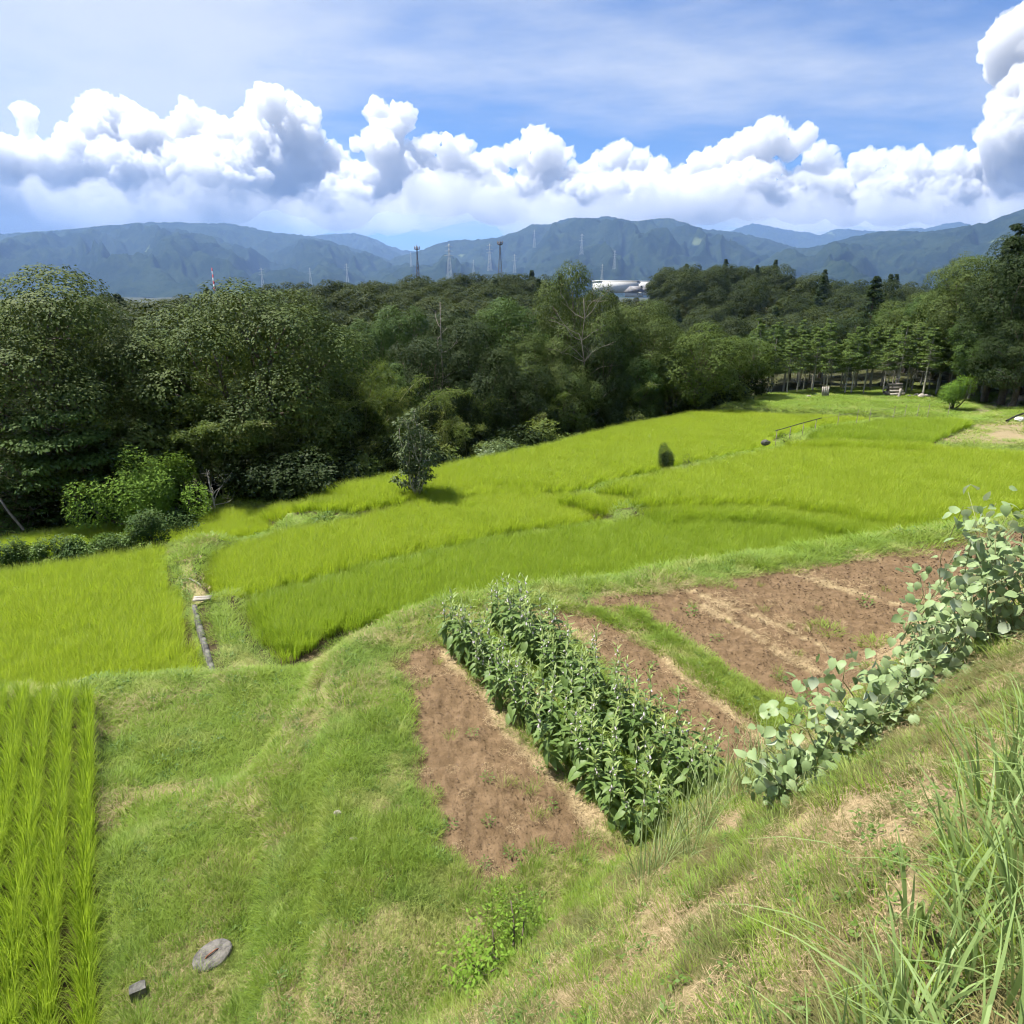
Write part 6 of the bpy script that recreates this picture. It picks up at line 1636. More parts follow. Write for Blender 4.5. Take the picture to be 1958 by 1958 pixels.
    ('hill', -28.31, 101.63, 5.21, 'rounded tree crown on the low hills behind', 'trees on the low hills behind the forest edge', None),
    ('hill', -16.67, 105.08, 5.16, 'rounded tree crown on the low hills behind', 'trees on the low hills behind the forest edge', None),
    ('hill', -22.32, 122.26, 6.58, 'rounded tree crown on the low hills behind', 'trees on the low hills behind the forest edge', None),
    ('hill', -33.01, 122.62, 6.47, 'rounded tree crown on the low hills behind', 'trees on the low hills behind the forest edge', None),
    ('hill', -32.37, 120.79, 7.04, 'rounded tree crown on the low hills behind', 'trees on the low hills behind the forest edge', None),
    ('hill', -3.17, 125.0, 8.12, 'rounded tree crown on the low hills behind', 'trees on the low hills behind the forest edge', None),
    ('hill', -14.31, 96.46, 6.17, 'rounded tree crown on the low hills behind', 'trees on the low hills behind the forest edge', None),
    ('hill', -2.88, 109.59, 6.65, 'rounded tree crown on the low hills behind', 'trees on the low hills behind the forest edge', None),
    ('hill', -0.73, 135.45, 9.3, 'rounded tree crown on the low hills behind', 'trees on the low hills behind the forest edge', None),
    ('hill', -8.35, 98.46, 5.9, 'rounded tree crown on the low hills behind', 'trees on the low hills behind the forest edge', None),
    ('hill', -18.98, 145.96, 10.5, 'rounded tree crown on the low hills behind', 'trees on the low hills behind the forest edge', None),
    ('hill', -5.67, 101.94, 5.93, 'rounded tree crown on the low hills behind', 'trees on the low hills behind the forest edge', None),
    ('hill', -10.62, 149.96, 11.6, 'rounded tree crown on the low hills behind', 'trees on the low hills behind the forest edge', None),
    ('hill', -5.03, 108.62, 6.43, 'rounded tree crown on the low hills behind', 'trees on the low hills behind the forest edge', None),
    ('hill', -18.18, 121.05, 8.36, 'rounded tree crown on the low hills behind', 'trees on the low hills behind the forest edge', None),
    ('hill', 5.84, 144.81, 11.0, 'rounded tree crown on the low hills behind', 'trees on the low hills behind the forest edge', None),
    ('hill', -10.29, 121.0, 8.05, 'rounded tree crown on the low hills behind', 'trees on the low hills behind the forest edge', None),
    ('hill', -15.92, 129.41, 9.12, 'rounded tree crown on the low hills behind', 'trees on the low hills behind the forest edge', None),
    ('hill', -21.04, 148.02, 11.25, 'rounded tree crown on the low hills behind', 'trees on the low hills behind the forest edge', None),
    ('hill', 1.61, 124.2, 7.86, 'rounded tree crown on the low hills behind', 'trees on the low hills behind the forest edge', None),
    ('hill', -1.25, 99.55, 6.07, 'rounded tree crown on the low hills behind', 'trees on the low hills behind the forest edge', None),
    ('hill', 5.89, 95.34, 6.33, 'rounded tree crown on the low hills behind', 'trees on the low hills behind the forest edge', None),
    ('hill', 6.32, 118.19, 7.38, 'rounded tree crown on the low hills behind', 'trees on the low hills behind the forest edge', None),
    ('hillcedar', -7.95, 120.6, 7.7, 'pointed cedar on the low hills behind', 'cedars on the low hills behind', None),
    ('hill', -11.46, 135.59, 9.62, 'rounded tree crown on the low hills behind', 'trees on the low hills behind the forest edge', None),
    ('hill', -11.01, 114.67, 7.14, 'rounded tree crown on the low hills behind', 'trees on the low hills behind the forest edge', None),
    ('hill', 7.29, 121.22, 8.17, 'rounded tree crown on the low hills behind', 'trees on the low hills behind the forest edge', None),
    ('hill', -15.19, 108.18, 6.71, 'rounded tree crown on the low hills behind', 'trees on the low hills behind the forest edge', None),
    ('hill', -10.45, 104.99, 6.92, 'rounded tree crown on the low hills behind', 'trees on the low hills behind the forest edge', None),
    ('hill', -4.52, 109.03, 6.49, 'rounded tree crown on the low hills behind', 'trees on the low hills behind the forest edge', None),
    ('hill', -9.16, 118.71, 8.1, 'rounded tree crown on the low hills behind', 'trees on the low hills behind the forest edge', None),
    ('hill', 1.65, 115.0, 7.1, 'rounded tree crown on the low hills behind', 'trees on the low hills behind the forest edge', None),
    ('hill', -11.22, 107.55, 7.02, 'rounded tree crown on the low hills behind', 'trees on the low hills behind the forest edge', None),
    ('hill', -1.33, 135.03, 9.73, 'rounded tree crown on the low hills behind', 'trees on the low hills behind the forest edge', None),
    ('hill', -5.39, 115.82, 7.38, 'rounded tree crown on the low hills behind', 'trees on the low hills behind the forest edge', None),
    ('hill', -12.68, 116.73, 7.32, 'rounded tree crown on the low hills behind', 'trees on the low hills behind the forest edge', None),
    ('hill', 5.4, 105.69, 6.26, 'rounded tree crown on the low hills behind', 'trees on the low hills behind the forest edge', None),
    ('hill', 0.87, 148.87, 11.43, 'rounded tree crown on the low hills behind', 'trees on the low hills behind the forest edge', None),
    ('hill', 4.85, 101.71, 6.27, 'rounded tree crown on the low hills behind', 'trees on the low hills behind the forest edge', None),
    ('hill', 49.23, 184.8, 10.98, 'rounded tree crown on the low hills behind', 'trees on the low hills behind the forest edge', None),
    ('hill', 27.65, 117.63, 2.57, 'rounded tree crown on the low hills behind', 'trees on the low hills behind the forest edge', None),
    ('hill', 38.99, 141.51, 4.55, 'rounded tree crown on the low hills behind', 'trees on the low hills behind the forest edge', None),
    ('hillcedar', 56.74, 197.47, 14.5, 'pointed cedar on the low hills behind', 'cedars on the low hills behind', None),
    ('hill', 50.49, 120.61, 3.41, 'rounded tree crown on the low hills behind', 'trees on the low hills behind the forest edge', None),
    ('hill', 47.43, 189.62, 12.8, 'rounded tree crown on the low hills behind', 'trees on the low hills behind the forest edge', None),
    ('hill', 37.96, 151.94, 6.27, 'rounded tree crown on the low hills behind', 'trees on the low hills behind the forest edge', None),
    ('hill', 40.96, 126.3, 3.2, 'rounded tree crown on the low hills behind', 'trees on the low hills behind the forest edge', None),
    ('hill', 68.46, 181.08, 11.57, 'rounded tree crown on the low hills behind', 'trees on the low hills behind the forest edge', None),
    ('hill', 27.84, 111.26, 2.05, 'rounded tree crown on the low hills behind', 'trees on the low hills behind the forest edge', None),
    ('hill', 64.63, 153.57, 7.06, 'rounded tree crown on the low hills behind', 'trees on the low hills behind the forest edge', None),
    ('hill', 39.52, 189.99, 12.98, 'rounded tree crown on the low hills behind', 'trees on the low hills behind the forest edge', None),
    ('hill', 50.42, 116.05, 2.37, 'rounded tree crown on the low hills behind', 'trees on the low hills behind the forest edge', None),
    ('hill', 38.83, 106.2, 1.87, 'rounded tree crown on the low hills behind', 'trees on the low hills behind the forest edge', None),
    ('hill', 45.94, 163.71, 7.88, 'rounded tree crown on the low hills behind', 'trees on the low hills behind the forest edge', None),
    ('hill', 35.24, 155.42, 7.44, 'rounded tree crown on the low hills behind', 'trees on the low hills behind the forest edge', None),
    ('hillcedar', 32.09, 112.81, 2.77, 'pointed cedar on the low hills behind', 'cedars on the low hills behind', None),
    ('hill', 41.73, 152.04, 6.48, 'rounded tree crown on the low hills behind', 'trees on the low hills behind the forest edge', None),
    ('hill', 39.28, 146.08, 5.26, 'rounded tree crown on the low hills behind', 'trees on the low hills behind the forest edge', None),
    ('hillcedar', 56.21, 145.68, 6.03, 'pointed cedar on the low hills behind', 'cedars on the low hills behind', None),
    ('hill', 58.97, 145.33, 5.66, 'rounded tree crown on the low hills behind', 'trees on the low hills behind the forest edge', None),
    ('hill', 54.68, 134.41, 4.48, 'rounded tree crown on the low hills behind', 'trees on the low hills behind the forest edge', None),
    ('hill', 30.34, 152.21, 6.41, 'rounded tree crown on the low hills behind', 'trees on the low hills behind the forest edge', None),
    ('hillcedar', 44.63, 144.61, 5.17, 'pointed cedar on the low hills behind', 'cedars on the low hills behind', None),
    ('hillcedar', 47.58, 107.04, 1.94, 'pointed cedar on the low hills behind', 'cedars on the low hills behind', None),
    ('hill', 48.37, 122.35, 3.7, 'rounded tree crown on the low hills behind', 'trees on the low hills behind the forest edge', None),
    ('hill', 73.43, 183.78, 10.84, 'rounded tree crown on the low hills behind', 'trees on the low hills behind the forest edge', None),
    ('hill', 28.39, 134.8, 4.82, 'rounded tree crown on the low hills behind', 'trees on the low hills behind the forest edge', None),
    ('hill', 52.98, 173.13, 9.09, 'rounded tree crown on the low hills behind', 'trees on the low hills behind the forest edge', None),
    ('hillcedar', 67.17, 186.9, 11.93, 'pointed cedar on the low hills behind', 'cedars on the low hills behind', None),
    ('hill', 44.06, 104.56, 2.54, 'rounded tree crown on the low hills behind', 'trees on the low hills behind the forest edge', None),
    ('hill', 43.5, 164.55, 8.8, 'rounded tree crown on the low hills behind', 'trees on the low hills behind the forest edge', None),
    ('hill', 37.48, 98.95, 1.93, 'rounded tree crown on the low hills behind', 'trees on the low hills behind the forest edge', None),
    ('hill', 41.96, 169.0, 8.49, 'rounded tree crown on the low hills behind', 'trees on the low hills behind the forest edge', None),
    ('hillcedar', 64.42, 168.31, 9.42, 'pointed cedar on the low hills behind', 'cedars on the low hills behind', None),
    ('hill', 63.76, 196.84, 14.47, 'rounded tree crown on the low hills behind', 'trees on the low hills behind the forest edge', None),
    ('hill', 41.57, 183.92, 11.53, 'rounded tree crown on the low hills behind', 'trees on the low hills behind the forest edge', None),
    ('hill', 40.04, 109.34, 2.18, 'rounded tree crown on the low hills behind', 'trees on the low hills behind the forest edge', None),
    ('hillcedar', 51.21, 124.55, 3.72, 'pointed cedar on the low hills behind', 'cedars on the low hills behind', None),
    ('hill', 59.09, 140.99, 5.15, 'rounded tree crown on the low hills behind', 'trees on the low hills behind the forest edge', None),
    ('hill', 47.63, 128.4, 3.94, 'rounded tree crown on the low hills behind', 'trees on the low hills behind the forest edge', None),
    ('hill', 49.2, 126.08, 4.02, 'rounded tree crown on the low hills behind', 'trees on the low hills behind the forest edge', None),
    ('hill', 59.09, 157.39, 7.22, 'rounded tree crown on the low hills behind', 'trees on the low hills behind the forest edge', None),
    ('hill', 35.96, 117.74, 3.32, 'rounded tree crown on the low hills behind', 'trees on the low hills behind the forest edge', None),
    ('hill', 46.22, 133.28, 3.7, 'rounded tree crown on the low hills behind', 'trees on the low hills behind the forest edge', None),
    ('hill', 50.66, 164.33, 7.97, 'rounded tree crown on the low hills behind', 'trees on the low hills behind the forest edge', None),
    ('hill', 47.77, 149.92, 6.1, 'rounded tree crown on the low hills behind', 'trees on the low hills behind the forest edge', None),
    ('hill', 42.93, 177.47, 10.57, 'rounded tree crown on the low hills behind', 'trees on the low hills behind the forest edge', None),
    ('hill', 31.37, 145.92, 5.66, 'rounded tree crown on the low hills behind', 'trees on the low hills behind the forest edge', None),
    ('hill', 30.45, 122.56, 3.66, 'rounded tree crown on the low hills behind', 'trees on the low hills behind the forest edge', None),
    ('hillcedar', 32.71, 95.05, 2.09, 'pointed cedar on the low hills behind', 'cedars on the low hills behind', None),
    ('hill', 61.87, 142.78, 5.14, 'rounded tree crown on the low hills behind', 'trees on the low hills behind the forest edge', None),
    ('hillcedar', 64.21, 180.36, 10.53, 'pointed cedar on the low hills behind', 'cedars on the low hills behind', None),
    ('hill', 44.62, 146.33, 6.21, 'rounded tree crown on the low hills behind', 'trees on the low hills behind the forest edge', None),
    ('hill', 34.9, 125.8, 3.4, 'rounded tree crown on the low hills behind', 'trees on the low hills behind the forest edge', None),
    ('hill', 58.46, 185.23, 11.66, 'rounded tree crown on the low hills behind', 'trees on the low hills behind the forest edge', None),
    ('hill', 32.51, 153.05, 6.67, 'rounded tree crown on the low hills behind', 'trees on the low hills behind the forest edge', None),
    ('hillcedar', 27.44, 95.72, 2.23, 'pointed cedar on the low hills behind', 'cedars on the low hills behind', None),
    ('hill', 40.15, 184.4, 11.41, 'rounded tree crown on the low hills behind', 'trees on the low hills behind the forest edge', None),
    ('hill', 59.79, 161.62, 8.3, 'rounded tree crown on the low hills behind', 'trees on the low hills behind the forest edge', None),
    ('hill', 49.76, 199.72, 15.21, 'rounded tree crown on the low hills behind', 'trees on the low hills behind the forest edge', None),
    ('hill', 47.42, 185.53, 11.25, 'rounded tree crown on the low hills behind', 'trees on the low hills behind the forest edge', None),
    ('hillcedar', 32.81, 140.01, 4.67, 'pointed cedar on the low hills behind', 'cedars on the low hills behind', None),
    ('hill', 76.94, 183.34, 10.67, 'rounded tree crown on the low hills behind', 'trees on the low hills behind the forest edge', None),
    ('hill', 67.83, 197.38, 14.5, 'rounded tree crown on the low hills behind', 'trees on the low hills behind the forest edge', None),
    ('hillcedar', 26.19, 113.94, 2.37, 'pointed cedar on the low hills behind', 'cedars on the low hills behind', None),
    ('hill', 52.16, 136.61, 4.1, 'rounded tree crown on the low hills behind', 'trees on the low hills behind the forest edge', None),
    ('hill', 66.45, 183.73, 12.11, 'rounded tree crown on the low hills behind', 'trees on the low hills behind the forest edge', None),
    ('hill', 40.41, 140.08, 4.71, 'rounded tree crown on the low hills behind', 'trees on the low hills behind the forest edge', None),
    ('hill', 97.49, 175.01, 8.96, 'rounded tree crown on the low hills behind', 'trees on the low hills behind the forest edge', None),
    ('hill', 84.01, 162.4, 7.39, 'rounded tree crown on the low hills behind', 'trees on the low hills behind the forest edge', None),
    ('hill', 75.02, 153.02, 7.24, 'rounded tree crown on the low hills behind', 'trees on the low hills behind the forest edge', None),
    ('hillcedar', 66.35, 155.41, 7.14, 'pointed cedar on the low hills behind', 'cedars on the low hills behind', None),
    ('hill', 76.01, 143.19, 5.47, 'rounded tree crown on the low hills behind', 'trees on the low hills behind the forest edge', None),
    ('hillcedar', 90.71, 171.0, 8.22, 'pointed cedar on the low hills behind', 'cedars on the low hills behind', None),
    ('hill', 96.6, 168.33, 7.77, 'rounded tree crown on the low hills behind', 'trees on the low hills behind the forest edge', None),
    ('hillcedar', 62.28, 124.45, 4.58, 'pointed cedar on the low hills behind', 'cedars on the low hills behind', None),
    ('hill', 84.61, 150.2, 6.21, 'rounded tree crown on the low hills behind', 'trees on the low hills behind the forest edge', None),
    ('hill', 83.09, 173.31, 8.81, 'rounded tree crown on the low hills behind', 'trees on the low hills behind the forest edge', None),
    ('hill', 74.31, 140.49, 5.65, 'rounded tree crown on the low hills behind', 'trees on the low hills behind the forest edge', None),
    ('hill', 85.02, 178.58, 9.12, 'rounded tree crown on the low hills behind', 'trees on the low hills behind the forest edge', None),
    ('hill', 59.35, 123.6, 4.45, 'rounded tree crown on the low hills behind', 'trees on the low hills behind the forest edge', None),
    ('hill', 68.39, 124.94, 4.53, 'rounded tree crown on the low hills behind', 'trees on the low hills behind the forest edge', None),
    ('hill', 74.71, 151.23, 6.79, 'rounded tree crown on the low hills behind', 'trees on the low hills behind the forest edge', None),
    ('hill', 99.73, 178.79, 10.31, 'rounded tree crown on the low hills behind', 'trees on the low hills behind the forest edge', None),
    ('hill', 92.94, 155.99, 7.07, 'rounded tree crown on the low hills behind', 'trees on the low hills behind the forest edge', None),
    ('hill', 71.45, 165.49, 7.98, 'rounded tree crown on the low hills behind', 'trees on the low hills behind the forest edge', None),
    ('hill', 73.94, 153.35, 7.41, 'rounded tree crown on the low hills behind', 'trees on the low hills behind the forest edge', None),
    ('hill', 82.59, 175.22, 8.83, 'rounded tree crown on the low hills behind', 'trees on the low hills behind the forest edge', None),
    ('hillcedar', 77.23, 136.94, 5.52, 'pointed cedar on the low hills behind', 'cedars on the low hills behind', None),
    ('hillcedar', 94.75, 163.48, 7.58, 'pointed cedar on the low hills behind', 'cedars on the low hills behind', None),
    ('hill', 64.16, 110.84, 4.03, 'rounded tree crown on the low hills behind', 'trees on the low hills behind the forest edge', None),
    ('hill', 61.32, 139.52, 5.28, 'rounded tree crown on the low hills behind', 'trees on the low hills behind the forest edge', None),
    ('hill', 16.05, 150, 7.77, 'rounded tree crown on the low hills behind', 'trees on the low hills behind the forest edge', None),
    ('hill', 19.87, 165, 7.28, 'rounded tree crown on the low hills behind', 'trees on the low hills behind the forest edge', None),
    ('hill', 19.98, 150, 6.92, 'rounded tree crown on the low hills behind', 'trees on the low hills behind the forest edge', None),
    ('hill', 25.96, 180, 7.21, 'rounded tree crown on the low hills behind', 'trees on the low hills behind the forest edge', None),
    ('hill', 23.01, 150, 6.6, 'rounded tree crown on the low hills behind', 'trees on the low hills behind the forest edge', None),
    ('hill', 27.87, 170, 6.05, 'rounded tree crown on the low hills behind', 'trees on the low hills behind the forest edge', None),
    ('hill', 32.28, 185, 5.61, 'rounded tree crown on the low hills behind', 'trees on the low hills behind the forest edge', None),
    ('hill', 29.36, 160, 5.71, 'rounded tree crown on the low hills behind', 'trees on the low hills behind the forest edge', None),
    ('hill', 37.07, 190, 6.22, 'rounded tree crown on the low hills behind', 'trees on the low hills behind the forest edge', None),
    ('hill', 34.92, 170, 6.77, 'rounded tree crown on the low hills behind', 'trees on the low hills behind the forest edge', None),
    ('hill', 15.11, 120, 6.62, 'rounded tree crown on the low hills behind', 'trees on the low hills behind the forest edge', None),
    ('hill', 19.17, 120, 5.94, 'rounded tree crown on the low hills behind', 'trees on the low hills behind the forest edge', None),
    ('hill', 23.26, 125, 5.5, 'rounded tree crown on the low hills behind', 'trees on the low hills behind the forest edge', None),
    ('hill', 27.32, 200, 7.97, 'rounded tree crown on the low hills behind', 'trees on the low hills behind the forest edge', None),
    ('hill', 42.16, 210, 7.08, 'rounded tree crown on the low hills behind', 'trees on the low hills behind the forest edge', None),
    ('hill', 38.25, 189.76, 9.2, 'rounded tree crown on the low hills behind', 'trees on the low hills behind the forest edge', None),
    ('hill', 39.02, 179.85, 10.79, 'rounded tree crown on the low hills behind', 'trees on the low hills behind the forest edge', None),
    ('hillcedar', 42.82, 185.53, 10.97, 'pointed cedar on the low hills behind', 'cedars on the low hills behind', None),
    ('hill', 47.21, 188.1, 12.45, 'rounded tree crown on the low hills behind', 'trees on the low hills behind the forest edge', None),
    ('hill', 48.54, 182.87, 13.21, 'rounded tree crown on the low hills behind', 'trees on the low hills behind the forest edge', None),
    ('hill', 49.54, 179.02, 13.27, 'rounded tree crown on the low hills behind', 'trees on the low hills behind the forest edge', None),
    ('hill', 52.51, 181.41, 14.34, 'rounded tree crown on the low hills behind', 'trees on the low hills behind the forest edge', None),
    ('hillcedar', 58.08, 190.73, 14.36, 'pointed cedar on the low hills behind', 'cedars on the low hills behind', None),
    ('hill', 58.48, 181.49, 14.11, 'rounded tree crown on the low hills behind', 'trees on the low hills behind the forest edge', None),
    ('hillcedar', 61.09, 179.55, 14.27, 'pointed cedar on the low hills behind', 'cedars on the low hills behind', None),
    ('hill', 67.06, 188.99, 14.24, 'rounded tree crown on the low hills behind', 'trees on the low hills behind the forest edge', None),
    ('hillcedar', 66.96, 183.2, 13.85, 'pointed cedar on the low hills behind', 'cedars on the low hills behind', None),
    ('hillcedar', 70.57, 181.84, 12.1, 'pointed cedar on the low hills behind', 'cedars on the low hills behind', None),
    ('hill', 72.19, 179.73, 11.32, 'rounded tree crown on the low hills behind', 'trees on the low hills behind the forest edge', None),
    ('hill', 76.99, 183.25, 9.78, 'rounded tree crown on the low hills behind', 'trees on the low hills behind the forest edge', None),
    ('hill', 76.77, 179.31, 9.63, 'rounded tree crown on the low hills behind', 'trees on the low hills behind the forest edge', None),
    ('hill', -44.59, 154.27, 8.27, 'rounded tree crown on the low hills behind', 'trees on the low hills behind the forest edge', None),
    ('hill', -40.0, 152.37, 9.0, 'rounded tree crown on the low hills behind', 'trees on the low hills behind the forest edge', None),
    ('hillcedar', -35.86, 145.08, 9.36, 'pointed cedar on the low hills behind', 'cedars on the low hills behind', None),
    ('hill', -36.16, 155.65, 9.61, 'rounded tree crown on the low hills behind', 'trees on the low hills behind the forest edge', None),
    ('hill', -30.91, 146.71, 9.44, 'rounded tree crown on the low hills behind', 'trees on the low hills behind the forest edge', None),
    ('hill', -27.52, 145.51, 9.4, 'rounded tree crown on the low hills behind', 'trees on the low hills behind the forest edge', None),
    ('hill', -25.6, 148.9, 9.61, 'rounded tree crown on the low hills behind', 'trees on the low hills behind the forest edge', None),
    ('hill', -23.3, 149.03, 8.42, 'rounded tree crown on the low hills behind', 'trees on the low hills behind the forest edge', None),
    ('hill', -19.65, 144.36, 9.99, 'rounded tree crown on the low hills behind', 'trees on the low hills behind the forest edge', None),
    ('hill', -17.74, 153.82, 11.08, 'rounded tree crown on the low hills behind', 'trees on the low hills behind the forest edge', None),
    ('hill', -14.38, 147.5, 10.65, 'rounded tree crown on the low hills behind', 'trees on the low hills behind the forest edge', None),
    ('hill', -12.19, 151.11, 10.92, 'rounded tree crown on the low hills behind', 'trees on the low hills behind the forest edge', None),
    ('hill', -10.29, 144.82, 10.06, 'rounded tree crown on the low hills behind', 'trees on the low hills behind the forest edge', None),
    ('hill', -7.73, 152.52, 11.7, 'rounded tree crown on the low hills behind', 'trees on the low hills behind the forest edge', None),
    ('hill', -3.8, 153.87, 11.72, 'rounded tree crown on the low hills behind', 'trees on the low hills behind the forest edge', None),
    ('hill', -1.41, 145.87, 11.52, 'rounded tree crown on the low hills behind', 'trees on the low hills behind the forest edge', None),
    ('hill', 0.97, 147.85, 11.49, 'rounded tree crown on the low hills behind', 'trees on the low hills behind the forest edge', None),
    ('hill', 3.65, 145.86, 10.63, 'rounded tree crown on the low hills behind', 'trees on the low hills behind the forest edge', None),
    ('hill', 6.03, 152.06, 10.11, 'rounded tree crown on the low hills behind', 'trees on the low hills behind the forest edge', None),
    ('hill', 9.93, 151.37, 9.23, 'rounded tree crown on the low hills behind', 'trees on the low hills behind the forest edge', None),
]
for k_, x_, y_, zt_, lab_, grp_, w_ in TREES:
    place(k_, x_, y_, zt_, lab_, grp_, w_)


def fill_wood():
    """the rest of the wooded hills, which reads as one mass"""
    r = np.random.default_rng(77)
    n = 5200
    d = np.exp(r.uniform(math.log(88), math.log(520), n)); a = np.radians(r.uniform(-48, 48, n))
    x, y = d * np.sin(a), d * np.cos(a)
    keep = np.ones(n, bool)
    cell = {}
    for i in np.argsort(d):
        sp = 3.6 + d[i] * 0.012
        key = (int(x[i] // sp), int(y[i] // sp))
        if key in cell: keep[i] = False
        cell[key] = 1
    x, y, d = x[keep], y[keep], d[keep]
    z = terrain(x, y)
    azd = np.degrees(np.arctan2(x, y))
    clear = (azd > 5.2) & (azd < 11.8) & ((z + 9.0 - CAM_Z) / d > -0.0044)     # the rise with the factory is open
    x, y, d, z = x[~clear], y[~clear], d[~clear], z[~clear]
    ced = fbm2(x, y, 0.03, 2, 141) > 0.55
    idx = np.where(ced & (r.uniform(size=len(x)) < 0.35), r.integers(4, 7, len(x)), r.integers(0, 4, len(x)))
    me = []
    for tr, cr in KIND['hill'] + KIND['hillcedar']:
        me.append(cr)
    sc = r.uniform(0.65, 1.05, len(x))
    scatter('hill_wood', np.stack([x, y, z - 0.5], 1), me, np.stack([np.zeros(len(x)), np.zeros(len(x)), r.uniform(0, 6.28, len(x))], 1), sc, idx,
            label='dense mixed wood covering the hills behind the valley', cat='wood')


fill_wood()

SESAME_ROWS = [((-1.12, 10.33), (1.4, 6.0)), ((-0.87, 10.52), (1.75, 6.09)), ((-0.3, 11.05), (2.07, 6.45)), ((-0.01, 11.32), (2.44, 6.67))]
KUDZU = [(2.3, 4.55, 0.5, 110, 'kudzu clump nearest the sesame, spilling down the mown bank'), (2.35, 4.75, 0.6, 131, 'leafy kudzu clump second from the sesame rows'), (2.75, 4.95, 0.95, 143, 'kudzu shoot climbing to a tall narrow tip above the soil'), (3.05, 5.0, 0.6, 131, 'low kudzu clump right of the tall narrow shoot'), (3.45, 5.35, 0.6, 143, 'broad kudzu clump in the middle of the bank edge'), (3.8, 5.6, 0.85, 150, 'kudzu clump where the bank edge starts to climb'), (4.15, 5.6, 1.1, 170, 'thick kudzu mound before the tallest one'), (4.5, 5.75, 1.5, 196, 'tallest kudzu mound at the picture edge'), (4.75, 6.2, 1.6, 196, 'kudzu spire standing behind the tallest mound'), (4.75, 5.55, 0.8, 150, 'kudzu clump low on the bank at the picture edge'), (4.3, 6.3, 1.2, 131, 'kudzu sprays hanging toward the soil field')]
PALE_TUFTS = [(1.75, 5.49, 1.1), (1.47, 5.2, 1.15), (1.9, 5.32, 1.17), (2.45, 5.94, 1.23), (2.71, 6.07, 1.15), (2.2, 5.49, 1.22), (1.3, 4.71, 0.86), (1.54, 4.59, 1.04), (2.12, 5.71, 1.23), (2.31, 5.31, 1.11), (1.15, 4.55, 1.21), (1.51, 4.98, 0.9)]
STAKES = [(17.08, 35.3), (18.52, 36.21), (19.44, 36.68), (21.18, 37.49), (21.98, 37.82), (22.79, 37.99), (23.48, 38.16), (24.73, 38.34)]
RUBBLE = [(28.85, 49.45), (29.15, 49.45), (29.57, 49.71), (29.54, 49.19), (30.0, 49.45), (30.08, 49.19), (30.54, 49.45)]
PYLONS = [(-999.05, 1500, 52.73, 20.73, 'faint small pylon above the huge olive tree'), (-522.15, 1500, 54.78, 13.45, 'pylon just right of the red and white mast'), (-533.26, 1900, 67.25, 24.13, 'faint pylon above the forest between the great crown and the low hills'), (-436.03, 1900, 77.61, 30.7, 'faint pylon left of the first dark mast'), (-363.38, 2600, 141.98, 92.63, 'tiny pylon left of the dark mast at the saddle'), (-112.93, 1300, 88.95, 29.81, 'tall pale pylon between the two dark masts'), (-128.4, 2400, 107.34, 61.48, 'tiny pylon below the valley between the two dark masts'), (-52.5, 1700, 113.86, 54.04, 'pale pylon just left of the second dark mast'), (6.82, 1900, 100.78, 54.25, 'pylon just right of the second dark mast'), (101.22, 3300, 270.55, 195.8, 'faint pylon high on the central mountain shoulder'), (306.45, 3200, 247.76, 162.1, 'faint pylon on the slope above the factory'), (311.95, 2200, 125.81, 72.1, 'faint pylon right of the factory, before the slope'), (100.2, 800, 36.77, 17.56, 'bright pylon standing beside the factory roof'), (64.28, 800, 36.77, 23.08, 'short white pylon left of the factory')]
MASTS = [(-54.95, 420, 11.57, 20.9, 2.0, 'slim dark mast rising left of the wooded knoll'), (-6.93, 420, 14.47, 20.8, 2.6, 'dark lattice mast with antenna platforms above the wooded knoll')]
CHIMNEY = (-374.64, 900, 8.76, 36.07)
BUILDINGS = [('factory_building', (47.57, 330, 7.25), 0.1, (17.7, 16, 5.0), 0, 'long white flat roofed factory on the rise behind the wood', 'factory', 0, 0, True), ('factory_annex', (63.36, 344, 7.71), 0.1, (7.9, 10, 4.5), 0, 'smaller pale annex at the end of the white factory', 'factory', 3, 1, True), ('white_house', (46.22, 270, 6.05), 0.5, (3.1, 7, 1.7), 2.2, 'white house with dark roof below the factory annex', 'house', 3, 1, False), ('white_house', (54.14, 280, 6.58), -0.5, (3.2, 7, 1.7), 2.2, 'white gabled house at the far end of the factory', 'house', 2, 1, False)]
UNDER_EDGE = [(-19.32, 24.19), (-17.51, 25.46), (-14.64, 26.86), (-12.24, 28.0), (-9.34, 25.84), (-6.22, 29.12), (-3.43, 31.62), (0.96, 35.64), (5.96, 41.3), (11.64, 46.03), (15.31, 47.44), (18.42, 49.98)]


# ------------------------------------------------------------------ smaller trees and shrubs in the open
def shrub(name, seed, Wd, H, n, leaf, mat, loc, label, cat='shrub', group=None, **kw):
    st, fo = bush_mesh(name, seed, Wd, H, n, leaf, mat, **kw)
    e = link(name, None, None, loc)
    link('stem', st, e); link('foliage', fo, e)
    tag(e, label, cat, group)
    return e


def ground_at(p, dz=0.0):
    return (p[0], p[1], tz(p[0], p[1]) + dz)


